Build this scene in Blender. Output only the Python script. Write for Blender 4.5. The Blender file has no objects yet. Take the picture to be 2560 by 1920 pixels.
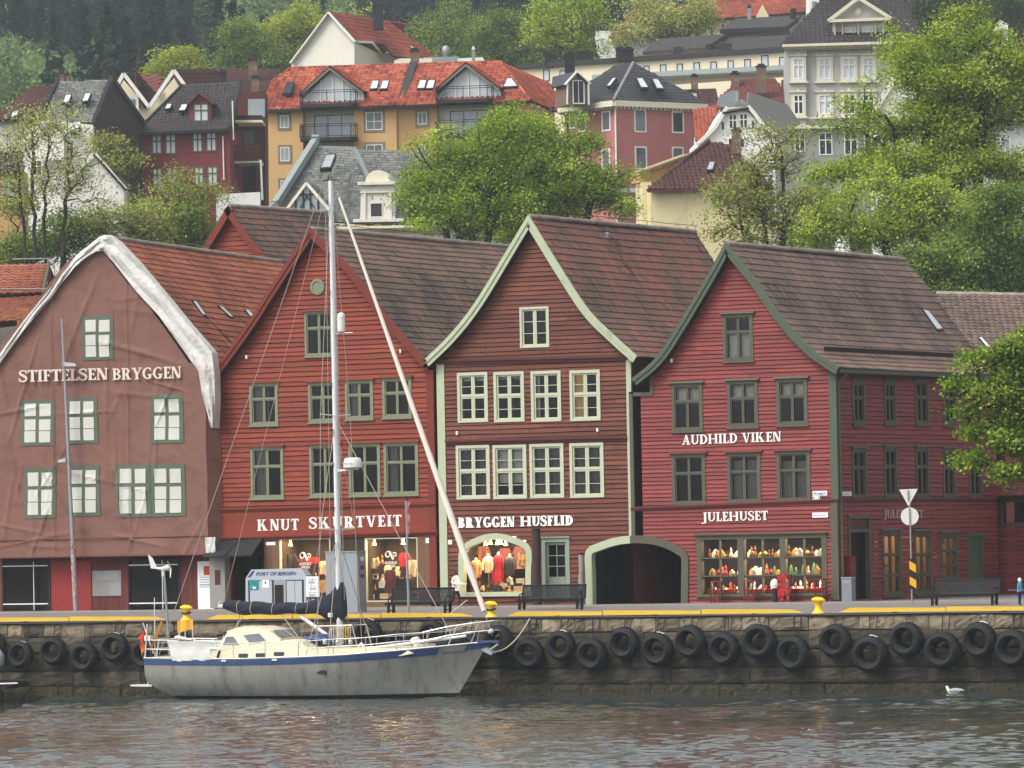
import bpy,math,random
import numpy as np
from math import radians,sin,cos,tan,pi,atan,sqrt,floor,ceil
from mathutils import Vector,Matrix
RN=random.Random(11)
SC=bpy.context.scene
COL=SC.collection
V3=Vector
# ------------------------------------------------------------------ camera
FPX,TH,RHO,YH,DF,HC=13500.0,radians(28.5),0.019,1342.0,233.0,6.14
D0=V3((-sin(TH),cos(TH),0));R0=V3((cos(TH),sin(TH),0));Z0=V3((0,0,1))
CAM=V3((DF*sin(TH),-DF*cos(TH),HC))
_p=atan((YH-960)/FPX)
FW=D0*cos(_p)+Z0*sin(_p)
_u0=Z0*cos(_p)-D0*sin(_p)
UP=_u0*cos(RHO)+R0*sin(RHO)
RT=R0*cos(RHO)-_u0*sin(RHO)
cam_d=bpy.data.cameras.new('camera');cam=bpy.data.objects.new('camera',cam_d);COL.objects.link(cam)
cam_d.sensor_width=36.0;cam_d.lens=36.0*FPX/2560;cam_d.clip_start=1;cam_d.clip_end=8000
M3=Matrix((RT,UP,-FW)).transposed();M4=M3.to_4x4();M4.translation=CAM
cam.matrix_world=M4;SC.camera=cam
def ray(px,py):return FW+RT*((px-1280)/FPX)-UP*((py-960)/FPX)
def onY(px,py,y):r=ray(px,py);return CAM+r*((y-CAM.y)/r.y)
def onX(px,py,x):r=ray(px,py);return CAM+r*((x-CAM.x)/r.x)
def onZ(px,py,z):r=ray(px,py);return CAM+r*((z-CAM.z)/r.z)
def at(px,py,t):r=ray(px,py);return CAM+r*(t/r.dot(D0))
class Pl:
 """vertical plane: origin o, horizontal direction e, outward normal n"""
 def __init__(s,o,e,n):s.o=V3(o);s.e=V3(e).normalized();s.n=V3(n).normalized()
 def pt(s,px,py,off=0.0):
  r=ray(px,py);q=s.o+s.n*off
  return CAM+r*((q-CAM).dot(s.n)/r.dot(s.n))
 def uz(s,px,py,off=0.0):
  p=s.pt(px,py,off);return(p-s.o).dot(s.e),p.z
 def w(s,u,z,off=0.0):
  p=s.o+s.e*u+s.n*off;return V3((p.x,p.y,z))
 def rect(s,x0,y0,x1,y1,off=0.0):
  xm,ym=(x0+x1)/2,(y0+y1)/2
  return s.uz(x0,ym,off)[0],s.uz(x1,ym,off)[0],s.uz(xm,y1,off)[1],s.uz(xm,y0,off)[1]
class Fr(Pl):
 """frame of a hill building: front plane through a pixel at depth t, turned by yaw"""
 def __init__(s,px,py,t,yaw):
  a=radians(yaw);e=R0*cos(a)+D0*sin(a);b=D0*cos(a)-R0*sin(a)
  Pl.__init__(s,at(px,py,t),e,-b);s.b=b
  s.o.z=0
 def W(s,u,v,z):p=s.o+s.e*u+s.b*v;return V3((p.x,p.y,z))
 def side(s,u,left=True):
  p=s.o+s.e*u
  return Pl(p,s.b,-s.e if left else s.e)
# ------------------------------------------------------------------ materials
def lin(c):
 return tuple(((x/255)/12.92 if x/255<=.04045 else((x/255+.055)/1.055)**2.4)for x in c)
MT={}
def mk(name,rgb,rough=.7,metal=0.0,spec=.3,noise=None,streak=None,tint=0.0,ramp=None,rgb2=None,mix2=None,bump=None,emis=None,k=1.0):
 m=bpy.data.materials.new(name);m.use_nodes=True;nt=m.node_tree;N=nt.nodes;L=nt.links
 b=N['Principled BSDF'];b.inputs['Roughness'].default_value=rough;b.inputs['Metallic'].default_value=metal
 b.inputs['Specular IOR Level'].default_value=spec
 c=tuple(x*k for x in lin(rgb))
 tc=N.new('ShaderNodeTexCoord').outputs['Object']
 at_=None
 if tint or ramp:
  a=N.new('ShaderNodeAttribute');a.attribute_name='tint';at_=a.outputs['Fac']
 if ramp:
  r=N.new('ShaderNodeValToRGB');r.color_ramp.elements.remove(r.color_ramp.elements[0])
  for i,(p,q)in enumerate(ramp):
   e=r.color_ramp.elements[0]if i==0 else r.color_ramp.elements.new(p)
   e.position=p;e.color=(*[x*k for x in lin(q)],1)
  L.new(at_,r.inputs[0]);out=r.outputs[0]
 else:
  r=N.new('ShaderNodeRGB');r.outputs[0].default_value=(*c,1);out=r.outputs[0]
 def nz(scale,det=4,vec=None,rough_=.6):
  n=N.new('ShaderNodeTexNoise');n.inputs['Detail'].default_value=det;n.inputs['Roughness'].default_value=rough_
  n.inputs['Scale'].default_value=scale;L.new(vec or tc,n.inputs['Vector']);return n.outputs['Fac']
 def scl(o,fac_socket,amt):
  mm=N.new('ShaderNodeMath');mm.operation='MULTIPLY_ADD'
  L.new(fac_socket,mm.inputs[0]);mm.inputs[1].default_value=2*amt;mm.inputs[2].default_value=1-amt
  v=N.new('ShaderNodeVectorMath');v.operation='SCALE';L.new(o,v.inputs[0]);L.new(mm.outputs[0],v.inputs['Scale'])
  return v.outputs[0]
 if tint and not ramp:out=scl(out,at_,tint)
 if noise:out=scl(out,nz(noise[0]),noise[1])
 if streak:
  mp=N.new('ShaderNodeMapping');mp.inputs['Scale'].default_value=streak[0];L.new(tc,mp.inputs['Vector'])
  out=scl(out,nz(1.0,3,mp.outputs[0]),streak[1])
 if rgb2:
  sc_,lo,hi=mix2
  rr=N.new('ShaderNodeMapRange');rr.inputs[1].default_value=lo;rr.inputs[2].default_value=hi
  if isinstance(sc_,tuple):
   mp=N.new('ShaderNodeMapping');mp.inputs['Scale'].default_value=sc_;L.new(tc,mp.inputs['Vector'])
   L.new(nz(1.0,5,mp.outputs[0],.7),rr.inputs[0])
  else:L.new(nz(sc_,5,None,.7),rr.inputs[0])
  mx=N.new('ShaderNodeMix');mx.data_type='RGBA';L.new(rr.outputs[0],mx.inputs[0])
  L.new(out,mx.inputs[6]);mx.inputs[7].default_value=(*[x*k for x in lin(rgb2)],1);out=mx.outputs[2]
 L.new(out,b.inputs['Base Color'])
 if bump:
  bb=N.new('ShaderNodeBump');bb.inputs['Strength'].default_value=bump[1];bb.inputs['Distance'].default_value=bump[2]if len(bump)>2 else .02
  L.new(nz(bump[0],5),bb.inputs['Height']);L.new(bb.outputs[0],b.inputs['Normal'])
 if emis:
  L.new(out,b.inputs['Emission Color']);b.inputs['Emission Strength'].default_value=emis
 MT[name]=m;return m
def mk_leaf(name,ramp,trans=.35):
 m=bpy.data.materials.new(name);m.use_nodes=True;nt=m.node_tree;N=nt.nodes;L=nt.links
 N.remove(N['Principled BSDF']);o=N['Material Output']
 a=N.new('ShaderNodeAttribute');a.attribute_name='tint'
 r=N.new('ShaderNodeValToRGB');r.color_ramp.elements.remove(r.color_ramp.elements[0])
 for i,(p,q)in enumerate(ramp):
  e=r.color_ramp.elements[0]if i==0 else r.color_ramp.elements.new(p)
  e.position=p;e.color=(*lin(q),1)
 L.new(a.outputs['Fac'],r.inputs[0])
 d=N.new('ShaderNodeBsdfDiffuse');t=N.new('ShaderNodeBsdfTranslucent');mx=N.new('ShaderNodeMixShader')
 mx.inputs[0].default_value=trans
 L.new(r.outputs[0],d.inputs[0]);L.new(r.outputs[0],t.inputs[0]);L.new(d.outputs[0],mx.inputs[1]);L.new(t.outputs[0],mx.inputs[2])
 L.new(mx.outputs[0],o.inputs[0]);MT[name]=m;return m
def mk_glass(name,tintc=(.9,.92,.9),ior=1.5,rough=.02):
 m=bpy.data.materials.new(name);m.use_nodes=True;nt=m.node_tree;N=nt.nodes;L=nt.links
 N.remove(N['Principled BSDF']);o=N['Material Output']
 f=N.new('ShaderNodeFresnel');f.inputs[0].default_value=ior
 t=N.new('ShaderNodeBsdfTransparent');t.inputs[0].default_value=(*tintc,1)
 g=N.new('ShaderNodeBsdfGlossy');g.inputs['Roughness'].default_value=rough
 mx=N.new('ShaderNodeMixShader');L.new(f.outputs[0],mx.inputs[0]);L.new(t.outputs[0],mx.inputs[1]);L.new(g.outputs[0],mx.inputs[2])
 L.new(mx.outputs[0],o.inputs[0]);MT[name]=m;return m
# ------------------------------------------------------------------ objects
WO={}
def _prop(o,label=None,cat=None,group=None,kind=None):
 if label:o['label']=label
 if cat:o['category']=cat
 if group:o['group']=group
 if kind:o['kind']=kind
 return o
def thing(name,loc,label,cat,group=None):
 o=bpy.data.objects.new(name,None);COL.objects.link(o);o.location=loc;o.empty_display_size=.2
 WO[o.name]=V3(loc);return _prop(o,label,cat,group)
def _link(name,me,c,parent,**kw):
 o=bpy.data.objects.new(name,me);COL.objects.link(o)
 WO[o.name]=V3(c)
 if parent is not None:
  o.parent=parent;o.location=V3(c)-WO[parent.name]
 else:o.location=c
 return _prop(o,**kw)
def np_mesh(name,verts,faces,tint,mats,parent=None,smooth=False,mi=None,origin=None,**kw):
 """verts (n,3) array, faces (m,k) array of equal arity, tint (m,)"""
 verts=np.asarray(verts,float);faces=np.asarray(faces,np.int32)
 c=V3(verts.mean(0))if origin is None else V3(origin)
 me=bpy.data.meshes.new(name);m,kk=faces.shape
 me.vertices.add(len(verts));me.vertices.foreach_set('co',(verts-np.array(c)).ravel())
 me.loops.add(m*kk);me.loops.foreach_set('vertex_index',faces.ravel())
 me.polygons.add(m);me.polygons.foreach_set('loop_start',np.arange(0,m*kk,kk));me.polygons.foreach_set('loop_total',np.full(m,kk))
 if smooth:me.polygons.foreach_set('use_smooth',np.ones(m,bool))
 for q in(mats if isinstance(mats,(list,tuple))else[mats]):me.materials.append(MT[q]if isinstance(q,str)else q)
 if mi is not None:me.polygons.foreach_set('material_index',np.asarray(mi,np.int32))
 a=me.attributes.new('tint','FLOAT','FACE');a.data.foreach_set('value',np.asarray(tint,np.float32))
 me.update(calc_edges=True);me.validate()
 return _link(name,me,c,parent,**kw)
class MB:
 def __init__(s):s.v=[];s.f=[];s.t=[];s.m=[]
 def face(s,pts,t=.5,m=0):
  i=len(s.v);s.v+=[tuple(p)for p in pts];s.f.append(tuple(range(i,i+len(pts))));s.t.append(t);s.m.append(m)
 def hexa(s,a,b,t=.5,m=0):
  """a: 4 front points (ccw seen from outside), b: 4 back points in the same order"""
  i=len(s.v);s.v+=[tuple(p)for p in a]+[tuple(p)for p in b]
  n=len(a)
  fs=[tuple(range(i,i+n)),tuple(i+n+q for q in reversed(range(n)))]
  for q in range(n):r=(q+1)%n;fs.append((i+r,i+q,i+n+q,i+n+r))
  s.f+=fs;s.t+=[t]*len(fs);s.m+=[m]*len(fs)
 def pbox(s,pl,u0,u1,z0,z1,d0,d1,t=.5,m=0):
  s.hexa([pl.w(u0,z0,d1),pl.w(u1,z0,d1),pl.w(u1,z1,d1),pl.w(u0,z1,d1)],[pl.w(u0,z0,d0),pl.w(u1,z0,d0),pl.w(u1,z1,d0),pl.w(u0,z1,d0)],t,m)
 def box(s,x0,x1,y0,y1,z0,z1,t=.5,m=0):
  s.hexa([(x0,y0,z0),(x1,y0,z0),(x1,y0,z1),(x0,y0,z1)],[(x0,y1,z0),(x1,y1,z0),(x1,y1,z1),(x0,y1,z1)],t,m)
 def prism(s,pl,poly,d0,d1,t=.5,m=0):
  s.hexa([pl.w(u,z,d1)for u,z in poly],[pl.w(u,z,d0)for u,z in poly],t,m)
 def bar(s,a,b,wx,wz,up=Z0,t=.5,m=0):
  a,b=V3(a),V3(b);d=(b-a).normalized();x=d.cross(up)
  if x.length<1e-4:x=d.cross(V3((1,0,0)))
  x.normalize();y=x.cross(d)
  q=[x*wx/2*i+y*wz/2*j for i,j in((-1,-1),(1,-1),(1,1),(-1,1))]
  s.hexa([b+o for o in q],[a+o for o in q],t,m)
 def tube(s,pts,r,seg=8,t=.5,m=0,cap=True):
  pts=[V3(p)for p in pts];n=len(pts);rs=r if isinstance(r,(list,tuple))else[r]*n
  base=len(s.v);prev=None
  for i,p in enumerate(pts):
   d=(pts[min(i+1,n-1)]-pts[max(i-1,0)]).normalized()
   x=prev-d*prev.dot(d)if prev is not None else d.cross(Z0 if abs(d.z)<.9 else V3((1,0,0)))
   if x.length<1e-5:x=d.orthogonal()
   x.normalize();prev=x;y=d.cross(x)
   rr=rs[i];rx,ry=rr if isinstance(rr,tuple)else(rr,rr)
   for k in range(seg):
    a=2*pi*k/seg;s.v.append(tuple(p+x*cos(a)*rx+y*sin(a)*ry))
  for i in range(n-1):
   for k in range(seg):
    k2=(k+1)%seg
    s.f.append((base+i*seg+k,base+i*seg+k2,base+(i+1)*seg+k2,base+(i+1)*seg+k));s.t.append(t);s.m.append(m)
  if cap:
   s.f.append(tuple(base+k for k in reversed(range(seg))));s.f.append(tuple(base+(n-1)*seg+k for k in range(seg)));s.t+=[t,t];s.m+=[m,m]
 def lathe(s,c,prof,seg=16,axis=Z0,t=.5,m=0):
  axis=V3(axis).normalized();x=axis.orthogonal().normalized();y=axis.cross(x);c=V3(c);b=len(s.v)
  for r,h in prof:
   for k in range(seg):a=2*pi*k/seg;s.v.append(tuple(c+axis*h+(x*cos(a)+y*sin(a))*r))
  for i in range(len(prof)-1):
   for k in range(seg):
    k2=(k+1)%seg;s.f.append((b+i*seg+k,b+i*seg+k2,b+(i+1)*seg+k2,b+(i+1)*seg+k));s.t.append(t);s.m.append(m)
  for i,o in((0,-1),(len(prof)-1,1)):
   if prof[i][0]>1e-4:
    q=[b+i*seg+k for k in range(seg)];s.f.append(tuple(q if o>0 else reversed(q)));s.t.append(t);s.m.append(m)
 def grid(s,P,t=.5,m=0,close=False):
  """P: list of rows of points"""
  b=len(s.v);R,C=len(P),len(P[0])
  for r in P:s.v+=[tuple(p)for p in r]
  for i in range(R-1):
   for j in range(C if close else C-1):
    j2=(j+1)%C
    s.f.append((b+i*C+j,b+i*C+j2,b+(i+1)*C+j2,b+(i+1)*C+j));s.t.append(t if not callable(t)else t(i,j));s.m.append(m if not callable(m)else m(i,j))
 def build(s,name,mats,parent=None,smooth=False,origin=None,**kw):
  if not s.v:return None
  va=np.array(s.v);c=V3((va.max(0)+va.min(0))/2)if origin is None else V3(origin)
  me=bpy.data.meshes.new(name);me.from_pydata((va-np.array(c)).tolist(),[],s.f)
  for q in(mats if isinstance(mats,(list,tuple))else[mats]):me.materials.append(MT[q]if isinstance(q,str)else q)
  if any(s.m):me.polygons.foreach_set('material_index',s.m)
  a=me.attributes.new('tint','FLOAT','FACE');a.data.foreach_set('value',s.t)
  if smooth:
   me.polygons.foreach_set('use_smooth',[True]*len(s.f))
   try:me.set_sharp_from_angle(angle=radians(50))
   except Exception:pass
  me.update()
  return _link(name,me,c,parent,**kw)
def dup(root,delta,rotz=0.0,label=None,group=None,name=None):
 r=root.copy();COL.objects.link(r);r.location=root.location+V3(delta);r.rotation_euler.z+=rotz
 if label:r['label']=label
 if group:r['group']=group
 for ch in list(root.children):
  c=ch.copy();COL.objects.link(c);c.parent=r
  for g in list(ch.children):
   d=g.copy();COL.objects.link(d);d.parent=c
 return r
def lerp(a,b,t):return a+(b-a)*t
def interp(pts,x):
 """pts sorted by x: [(x, y)...]"""
 if x<=pts[0][0]:return pts[0][1]
 for(a,p),(b,q)in zip(pts,pts[1:]):
  if x<=b:return p+(q-p)*(x-a)/(b-a+1e-12)
 return pts[-1][1]
def smooth_poly(pts,n):
 """Catmull-Rom resample to n+1 points by arc length"""
 P=[V3((*p,0))if len(p)==2 else V3(p)for p in pts];Q=[]
 for i in range(len(P)-1):
  p0,p1,p2,p3=P[max(i-1,0)],P[i],P[i+1],P[min(i+2,len(P)-1)]
  for k in range(12):
   t=k/12
   Q.append(.5*((2*p1)+(p2-p0)*t+(2*p0-5*p1+4*p2-p3)*t*t+(3*p1-p0-3*p2+p3)*t**3))
 Q.append(P[-1]);d=[0]
 for a,b in zip(Q,Q[1:]):d.append(d[-1]+(b-a).length)
 out=[]
 for i in range(n+1):
  s_=d[-1]*i/n;j=max(k for k in range(len(d))if d[k]<=s_+1e-9);j=min(j,len(Q)-2)
  out.append(Q[j].lerp(Q[j+1],(s_-d[j])/(d[j+1]-d[j]+1e-12)))
 return out
# ------------------------------------------------------------------ material library
WST=((2.2,2.2,.35),.16)
mk('red_orange_paint',(126,54,36),.68,tint=.2,noise=(1.3,.10),streak=WST,rgb2=(120,50,42),mix2=((1.5,1.5,.5),.55,.8),bump=(30,.15))
mk('red_orange_trim',(112,46,33),.65,tint=.1,noise=(2,.12),bump=(25,.12))
mk('brown_red_paint',(104,57,45),.7,tint=.26,noise=(1.3,.12),streak=WST,rgb2=(70,42,40),mix2=((2.5,2.5,.6),.56,.78),bump=(30,.18))
mk('brown_red_trim',(80,42,37),.68,tint=.1,noise=(2,.12))
mk('rose_red_paint',(125,53,51),.64,tint=.2,noise=(1.3,.08),streak=WST,rgb2=(128,52,54),mix2=((1.5,1.5,.5),.55,.85),bump=(30,.12))
mk('rose_red_trim',(92,42,42),.6,tint=.1,noise=(2,.1))
mk('rust_red_wall',(100,50,44),.7,tint=.15,noise=(1.5,.12),streak=((6,6,.4),.2),bump=(20,.15))
mk('bright_red_panel',(136,42,42),.55,noise=(3,.08))
mk('dark_red_paint',(122,54,56),.7,tint=.08,noise=(2,.08))
mk('maroon_paint',(88,42,40),.7,tint=.1,noise=(2,.1))
mk('pale_green_trim',(172,182,154),.6,tint=.06,noise=(3,.08),streak=((4,4,.5),.1),rgb2=(128,130,108),mix2=((5,5,1.2),.58,.8),bump=(25,.12))
mk('grey_green_trim',(122,128,104),.6,tint=.08,noise=(3,.1),rgb2=(84,86,72),mix2=(4,.58,.8),bump=(25,.12))
mk('dark_green_trim',(78,90,74),.6,tint=.08,noise=(3,.1),rgb2=(56,62,54),mix2=(3,.55,.8),bump=(25,.12))
mk('olive_trim',(86,84,70),.62,tint=.1,noise=(3,.12),rgb2=(60,58,50),mix2=(4,.55,.8))
mk('cream_window',(184,188,164),.55,noise=(4,.06),rgb2=(150,150,128),mix2=(7,.62,.85))
mk('white_paint',(228,228,222),.55,noise=(3,.05))
mk('warm_white',(226,220,204),.6,noise=(2,.06),streak=((2,2,.4),.06))
mk('letter_white',(236,234,228),.5)
mk('letter_cream',(212,200,188),.6,noise=(6,.12))
mk('letter_dull',(176,168,160),.6)
RT_BROWN=[(0,(66,60,55)),(.35,(94,80,71)),(.7,(108,86,76)),(1,(124,84,72))]
RT_BROWN2=[(0,(66,58,54)),(.35,(94,76,68)),(.65,(110,78,70)),(1,(130,82,70))]
RT_GREY=[(0,(70,62,58)),(.5,(100,84,77)),(1,(118,94,84))]
RT_RED=[(0,(96,58,46)),(.5,(128,74,56)),(1,(148,92,70))]
for n_,r_ in(('tile_brown',RT_BROWN),('tile_mixed',RT_BROWN2),('tile_grey_brown',RT_GREY),('tile_red',RT_RED)):
 mk(n_,r_[0][1],.8,ramp=r_,noise=(2.2,.2),rgb2=(136,128,112),mix2=(5.0,.66,.8),bump=(18,.25),k=1.15)
mk('tile_orange',(0,0,0),.75,ramp=[(0,(140,66,48)),(.5,(196,96,70)),(1,(224,132,98))],noise=(1.2,.12),k=.58)
mk('tile_maroon',(0,0,0),.8,ramp=[(0,(66,44,42)),(.5,(86,56,50)),(1,(104,66,58))],noise=(1.5,.12),k=.75)
mk('tile_oldred',(0,0,0),.8,ramp=[(0,(104,58,54)),(.5,(126,72,66)),(1,(140,82,74))],noise=(1.5,.12),k=.75)
mk('tile_black',(0,0,0),.5,spec=.4,ramp=[(0,(44,46,50)),(.5,(54,56,60)),(1,(66,68,70))],noise=(1.5,.1),k=.8)
mk('tile_dark',(0,0,0),.7,ramp=[(0,(52,50,50)),(.5,(64,60,60)),(1,(78,72,70))],noise=(1.5,.12),k=.8)
mk('slate_grey',(0,0,0),.65,ramp=[(0,(96,100,98)),(.5,(128,130,126)),(1,(156,156,150))],noise=(2,.15),k=.7)
mk('roof_under',(40,32,30),.9)
mk('mortar',(168,158,148),.85,noise=(12,.25),tint=.15,k=.8)
mk('zinc',(150,160,160),.45,metal=.3,noise=(2,.12),k=.85)
mk('roof_felt',(62,60,60),.85,noise=(.6,.12),k=.85)
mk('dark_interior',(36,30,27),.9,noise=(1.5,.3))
mk('warm_interior',(176,140,100),.85,noise=(1.2,.2))
mk('dark_wood',(58,46,38),.8,noise=(3,.2),streak=((5,5,.4),.2))
mk('brown_panel',(112,82,60),.75,noise=(3,.15),streak=((6,6,.4),.2))
mk('curtain',(206,204,196),.9,noise=(3,.1),streak=((14,14,.3),.2))
mk('curtain_grey',(128,126,122),.9,noise=(3,.1),streak=((14,14,.3),.25))
mk('curtain_glowing',(190,150,96),.9,noise=(3,.1),emis=.12)  # faint emission put into the cloth to imitate lamplight behind it
mk('asphalt',(150,142,140),.9,noise=(.35,.08),rgb2=(120,114,112),mix2=(.8,.5,.75),bump=(40,.2),k=.62)
mk('concrete',(140,138,132),.85,noise=(2,.15),streak=((2,2,.3),.15),bump=(20,.2))
mk('grey_plaster',(162,164,164),.75,noise=(1,.05),streak=((1.5,1.5,.2),.07))
mk('quay_stone',(0,0,0),.88,ramp=[(0,(70,65,57)),(.5,(108,99,84)),(1,(156,141,118))],noise=(3.5,.3),streak=((4,4,.5),.3),rgb2=(44,42,38),mix2=((1.6,1.6,.9),.54,.7),bump=(9,.6,.05))
mk('quay_stone_low',(0,0,0),.88,ramp=[(0,(52,48,42)),(.5,(68,64,55)),(1,(88,81,68))],noise=(2.5,.3),rgb2=(40,42,32),mix2=(1.3,.48,.66),bump=(8,.6,.05))
mk('quay_weed',(50,48,34),.9,noise=(2,.4),rgb2=(84,78,56),mix2=(6,.5,.7),bump=(10,.9,.06))
mk('rubber',(34,34,36),.75,spec=.25,noise=(3,.25),rgb2=(62,60,56),mix2=(2.5,.56,.8),bump=(35,.3,.01))
mk('yellow_paint',(206,168,44),.5,noise=(3,.1),rgb2=(150,110,40),mix2=((.8,3,6),.62,.8))
mk('yellow_bollard',(238,198,44),.45,noise=(4,.08),rgb2=(170,120,40),mix2=(5,.64,.8))
mk('black_iron',(34,34,36),.5,metal=.2,noise=(4,.15))
mk('bench_metal',(26,28,31),.45,metal=.4,noise=(4,.15))
mk('galvanised',(150,152,156),.5,metal=.4,noise=(3,.15))
mk('cabinet_grey',(140,148,154),.55,noise=(1.5,.06),streak=((3,3,.2),.06))
mk('kiosk_grey',(164,172,180),.5,noise=(1.5,.04))
mk('kiosk_dark',(44,50,60),.5)
mk('navy_letter',(40,60,110),.5)
mk('teal_poster',(28,126,128),.6,rgb2=(70,160,158),mix2=((2,2,12),.55,.62))
mk('paper',(228,230,232),.7)
mk('paper_print',(150,154,160),.7)
mk('paper_red',(190,74,60),.7)
mk('navy_cloth',(30,34,48),.8,noise=(2,.25),bump=(9,.35,.03))
mk('white_cloth',(196,196,192),.85,noise=(1.5,.05),bump=(4,.4,.06))
mk('boat_white',(212,212,206),.35,spec=.5,noise=(3,.05))
mk('boat_cream',(206,197,173),.45,spec=.4,noise=(1.5,.06),streak=((1.5,1.5,12),.04),rgb2=(196,180,150),mix2=(2.5,.62,.85))
mk('boat_blue',(48,72,116),.4,spec=.5,noise=(2,.12),rgb2=(84,110,150),mix2=((1,1,8),.6,.8))
mk('aluminium_hull',(146,146,140),.5,metal=.25,noise=(.8,.16),streak=((1.4,1.4,.25),.22),rgb2=(96,88,74),mix2=((2.2,2.2,.4),.5,.8),bump=(3,.12,.03))
mk('hull_black',(16,16,20),.5)
mk('steel',(190,190,188),.3,metal=.7)
mk('rope',(196,184,160),.85)
mk('thin_wire',(176,160,150),.5,metal=.3)
mk('mast_white',(222,224,226),.4,spec=.4,noise=(2,.05),streak=((8,8,.4),.08))
mk('sail_white',(226,216,204),.85,noise=(2,.08),bump=(6,.3,.03))
mk('oar_wood',(158,110,56),.6,noise=(6,.15))
mk('dark_window',(34,36,38),.12,spec=.5)
mk('pale_window',(150,160,166),.12,spec=.6,noise=(.8,.25))  # opaque pane; reflected sky and curtains are put into its pale colour
mk('grey_window',(92,98,100),.1,spec=.6,noise=(.9,.35))
mk('light_window',(196,204,208),.2,spec=.5,noise=(1.2,.12))  # whitish colour stands in for sky reflected in the glass
mk('tarp',(124,89,79),.9,noise=(22,.16),streak=((.5,.5,1.6),.14),rgb2=(104,72,64),mix2=((.8,.8,1.4),.5,.72),bump=(60,.5,.015))
mk('tarp_pane',(196,196,188),.8,noise=(2.5,.07))
mk('tarp_green',(88,100,86),.85,noise=(3,.12))
mk('plastic_sheet',(202,200,196),.6,spec=.3,noise=(1.2,.14),rgb2=(150,146,140),mix2=(2.5,.58,.8),bump=(4,.9,.12))
mk('ochre_plaster',(200,164,112),.85,noise=(.7,.05),streak=((1,1,.2),.05))
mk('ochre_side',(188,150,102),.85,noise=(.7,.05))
mk('yellow_plaster',(218,204,160),.85,noise=(.6,.06),rgb2=(176,164,124),mix2=((.7,.7,.35),.55,.85))
mk('cream_plaster',(232,220,192),.8,noise=(.5,.05),streak=((.6,.6,.2),.05))
mk('white_plaster',(228,228,224),.8,noise=(.7,.05))
mk('peeling_white',(212,208,198),.85,noise=(2,.1),rgb2=(70,66,62),mix2=((2.2,2.2,1.2),.6,.66))
mk('white_boards',(218,214,202),.75,noise=(1,.05),streak=((4,4,.2),.06))
mk('pink_plaster',(178,112,108),.85,noise=(.8,.06),streak=((1.2,1.2,.2),.06))
mk('crimson_boards',(120,50,54),.75,noise=(.8,.08),streak=((2,2,8),.06))
mk('dark_boards',(62,50,46),.8,noise=(.8,.1))
mk('grey_stucco',(172,172,166),.8,noise=(.6,.04),streak=((1,1,.2),.05))
mk('grey_rustic',(148,150,148),.8,noise=(.6,.05),streak=((.3,.3,6),.05))
mk('stone_trim',(212,206,186),.75,noise=(1.5,.05))
mk('grey_frame',(128,118,100),.7)
mk('green_frame',(86,90,70),.7)
mk('brick_chimney',(112,90,80),.85,noise=(4,.2),rgb2=(150,140,126),mix2=(2,.55,.7))
mk('black_metal',(38,40,42),.6,metal=.2,noise=(2,.1))
mk('bark',(62,54,44),.9,noise=(3,.25),streak=((6,6,.8),.25),k=.8)
mk('bark_pale',(120,112,92),.9,noise=(3,.25),k=.8)
mk('ground_soil',(84,92,60),.95,noise=(.1,.2),rgb2=(70,64,50),mix2=(.25,.5,.7),k=.5)
mk('skin',(206,160,134),.6);mk('hair_brown',(66,48,38),.7);mk('jacket_white',(222,218,214),.8,noise=(5,.08),bump=(10,.3));mk('jeans',(40,42,60),.85,noise=(6,.15));mk('shoe',(36,34,36),.7)
mk('teal_jacket',(60,140,170),.8,noise=(5,.1));mk('navy_trousers',(34,40,88),.85);mk('wool_white',(230,230,228),.95)
mk('gull_white',(234,234,230),.8);mk('gull_grey',(160,164,168),.8);mk('beak',(200,150,60),.6)
mk('sign_white',(222,222,214),.5,noise=(3,.05),rgb2=(180,178,168),mix2=(3,.6,.8));mk('hazard_yellow',(236,176,40),.5);mk('hazard_black',(34,34,30),.5)
mk('sticker',(0,0,0),.7,ramp=[(0,(180,60,60)),(.3,(214,206,196)),(.55,(90,70,110)),(.8,(200,150,120)),(1,(120,160,170))])
mk('wool_red',(176,36,44),.9);mk('knit_cream',(222,200,160),.9,noise=(4,.1),streak=((1,1,20),.1));mk('knit_stripe',(226,186,120),.9,rgb2=(196,110,56),mix2=((.5,.5,16),.48,.52));mk('knit_dark',(62,56,56),.9);mk('mannequin',(214,180,140),.6)
mk('trinket_red',(196,44,40),.5);mk('trinket_gold',(220,170,84),.4,metal=.4);mk('trinket_white',(234,224,206),.6);mk('trinket_brown',(130,84,50),.7);mk('trinket_green',(60,100,60),.7);mk('faded_pink',(150,92,98),.8)
mk('trinket_blue',(50,70,110),.7)
mk('lamp_glow',(255,206,140),.5,emis=4.0)
mk('red_metal',(112,30,38),.5);mk('bin_grey',(128,134,142),.5,metal=.3,noise=(2,.1));mk('flag_red',(190,50,44),.8);mk('flag_yellow',(226,170,60),.8);mk('flag_orange',(214,110,50),.8)
mk_glass('glass');mk_glass('shop_glass',(.96,.96,.95),1.45);mk_glass('balcony_glass',(.86,.88,.9),1.5,.08)
G_BRIGHT=[(0,(84,108,32)),(.45,(132,158,50)),(.8,(168,190,76)),(1,(196,210,100))]
mk_leaf('leaf_bright',G_BRIGHT);mk_leaf('leaf_lime',[(0,(96,118,34)),(.5,(152,174,56)),(1,(200,210,98))])
mk_leaf('leaf_mid',[(0,(58,80,34)),(.5,(102,128,54)),(1,(150,168,84))]);mk_leaf('leaf_olive',[(0,(100,108,52)),(.5,(152,160,80)),(1,(192,196,118))])
mk_leaf('leaf_quay',[(0,(66,92,28)),(.5,(118,146,48)),(1,(184,198,88))]);mk_leaf('leaf_purple',[(0,(50,26,36)),(1,(86,44,56))])
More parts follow.
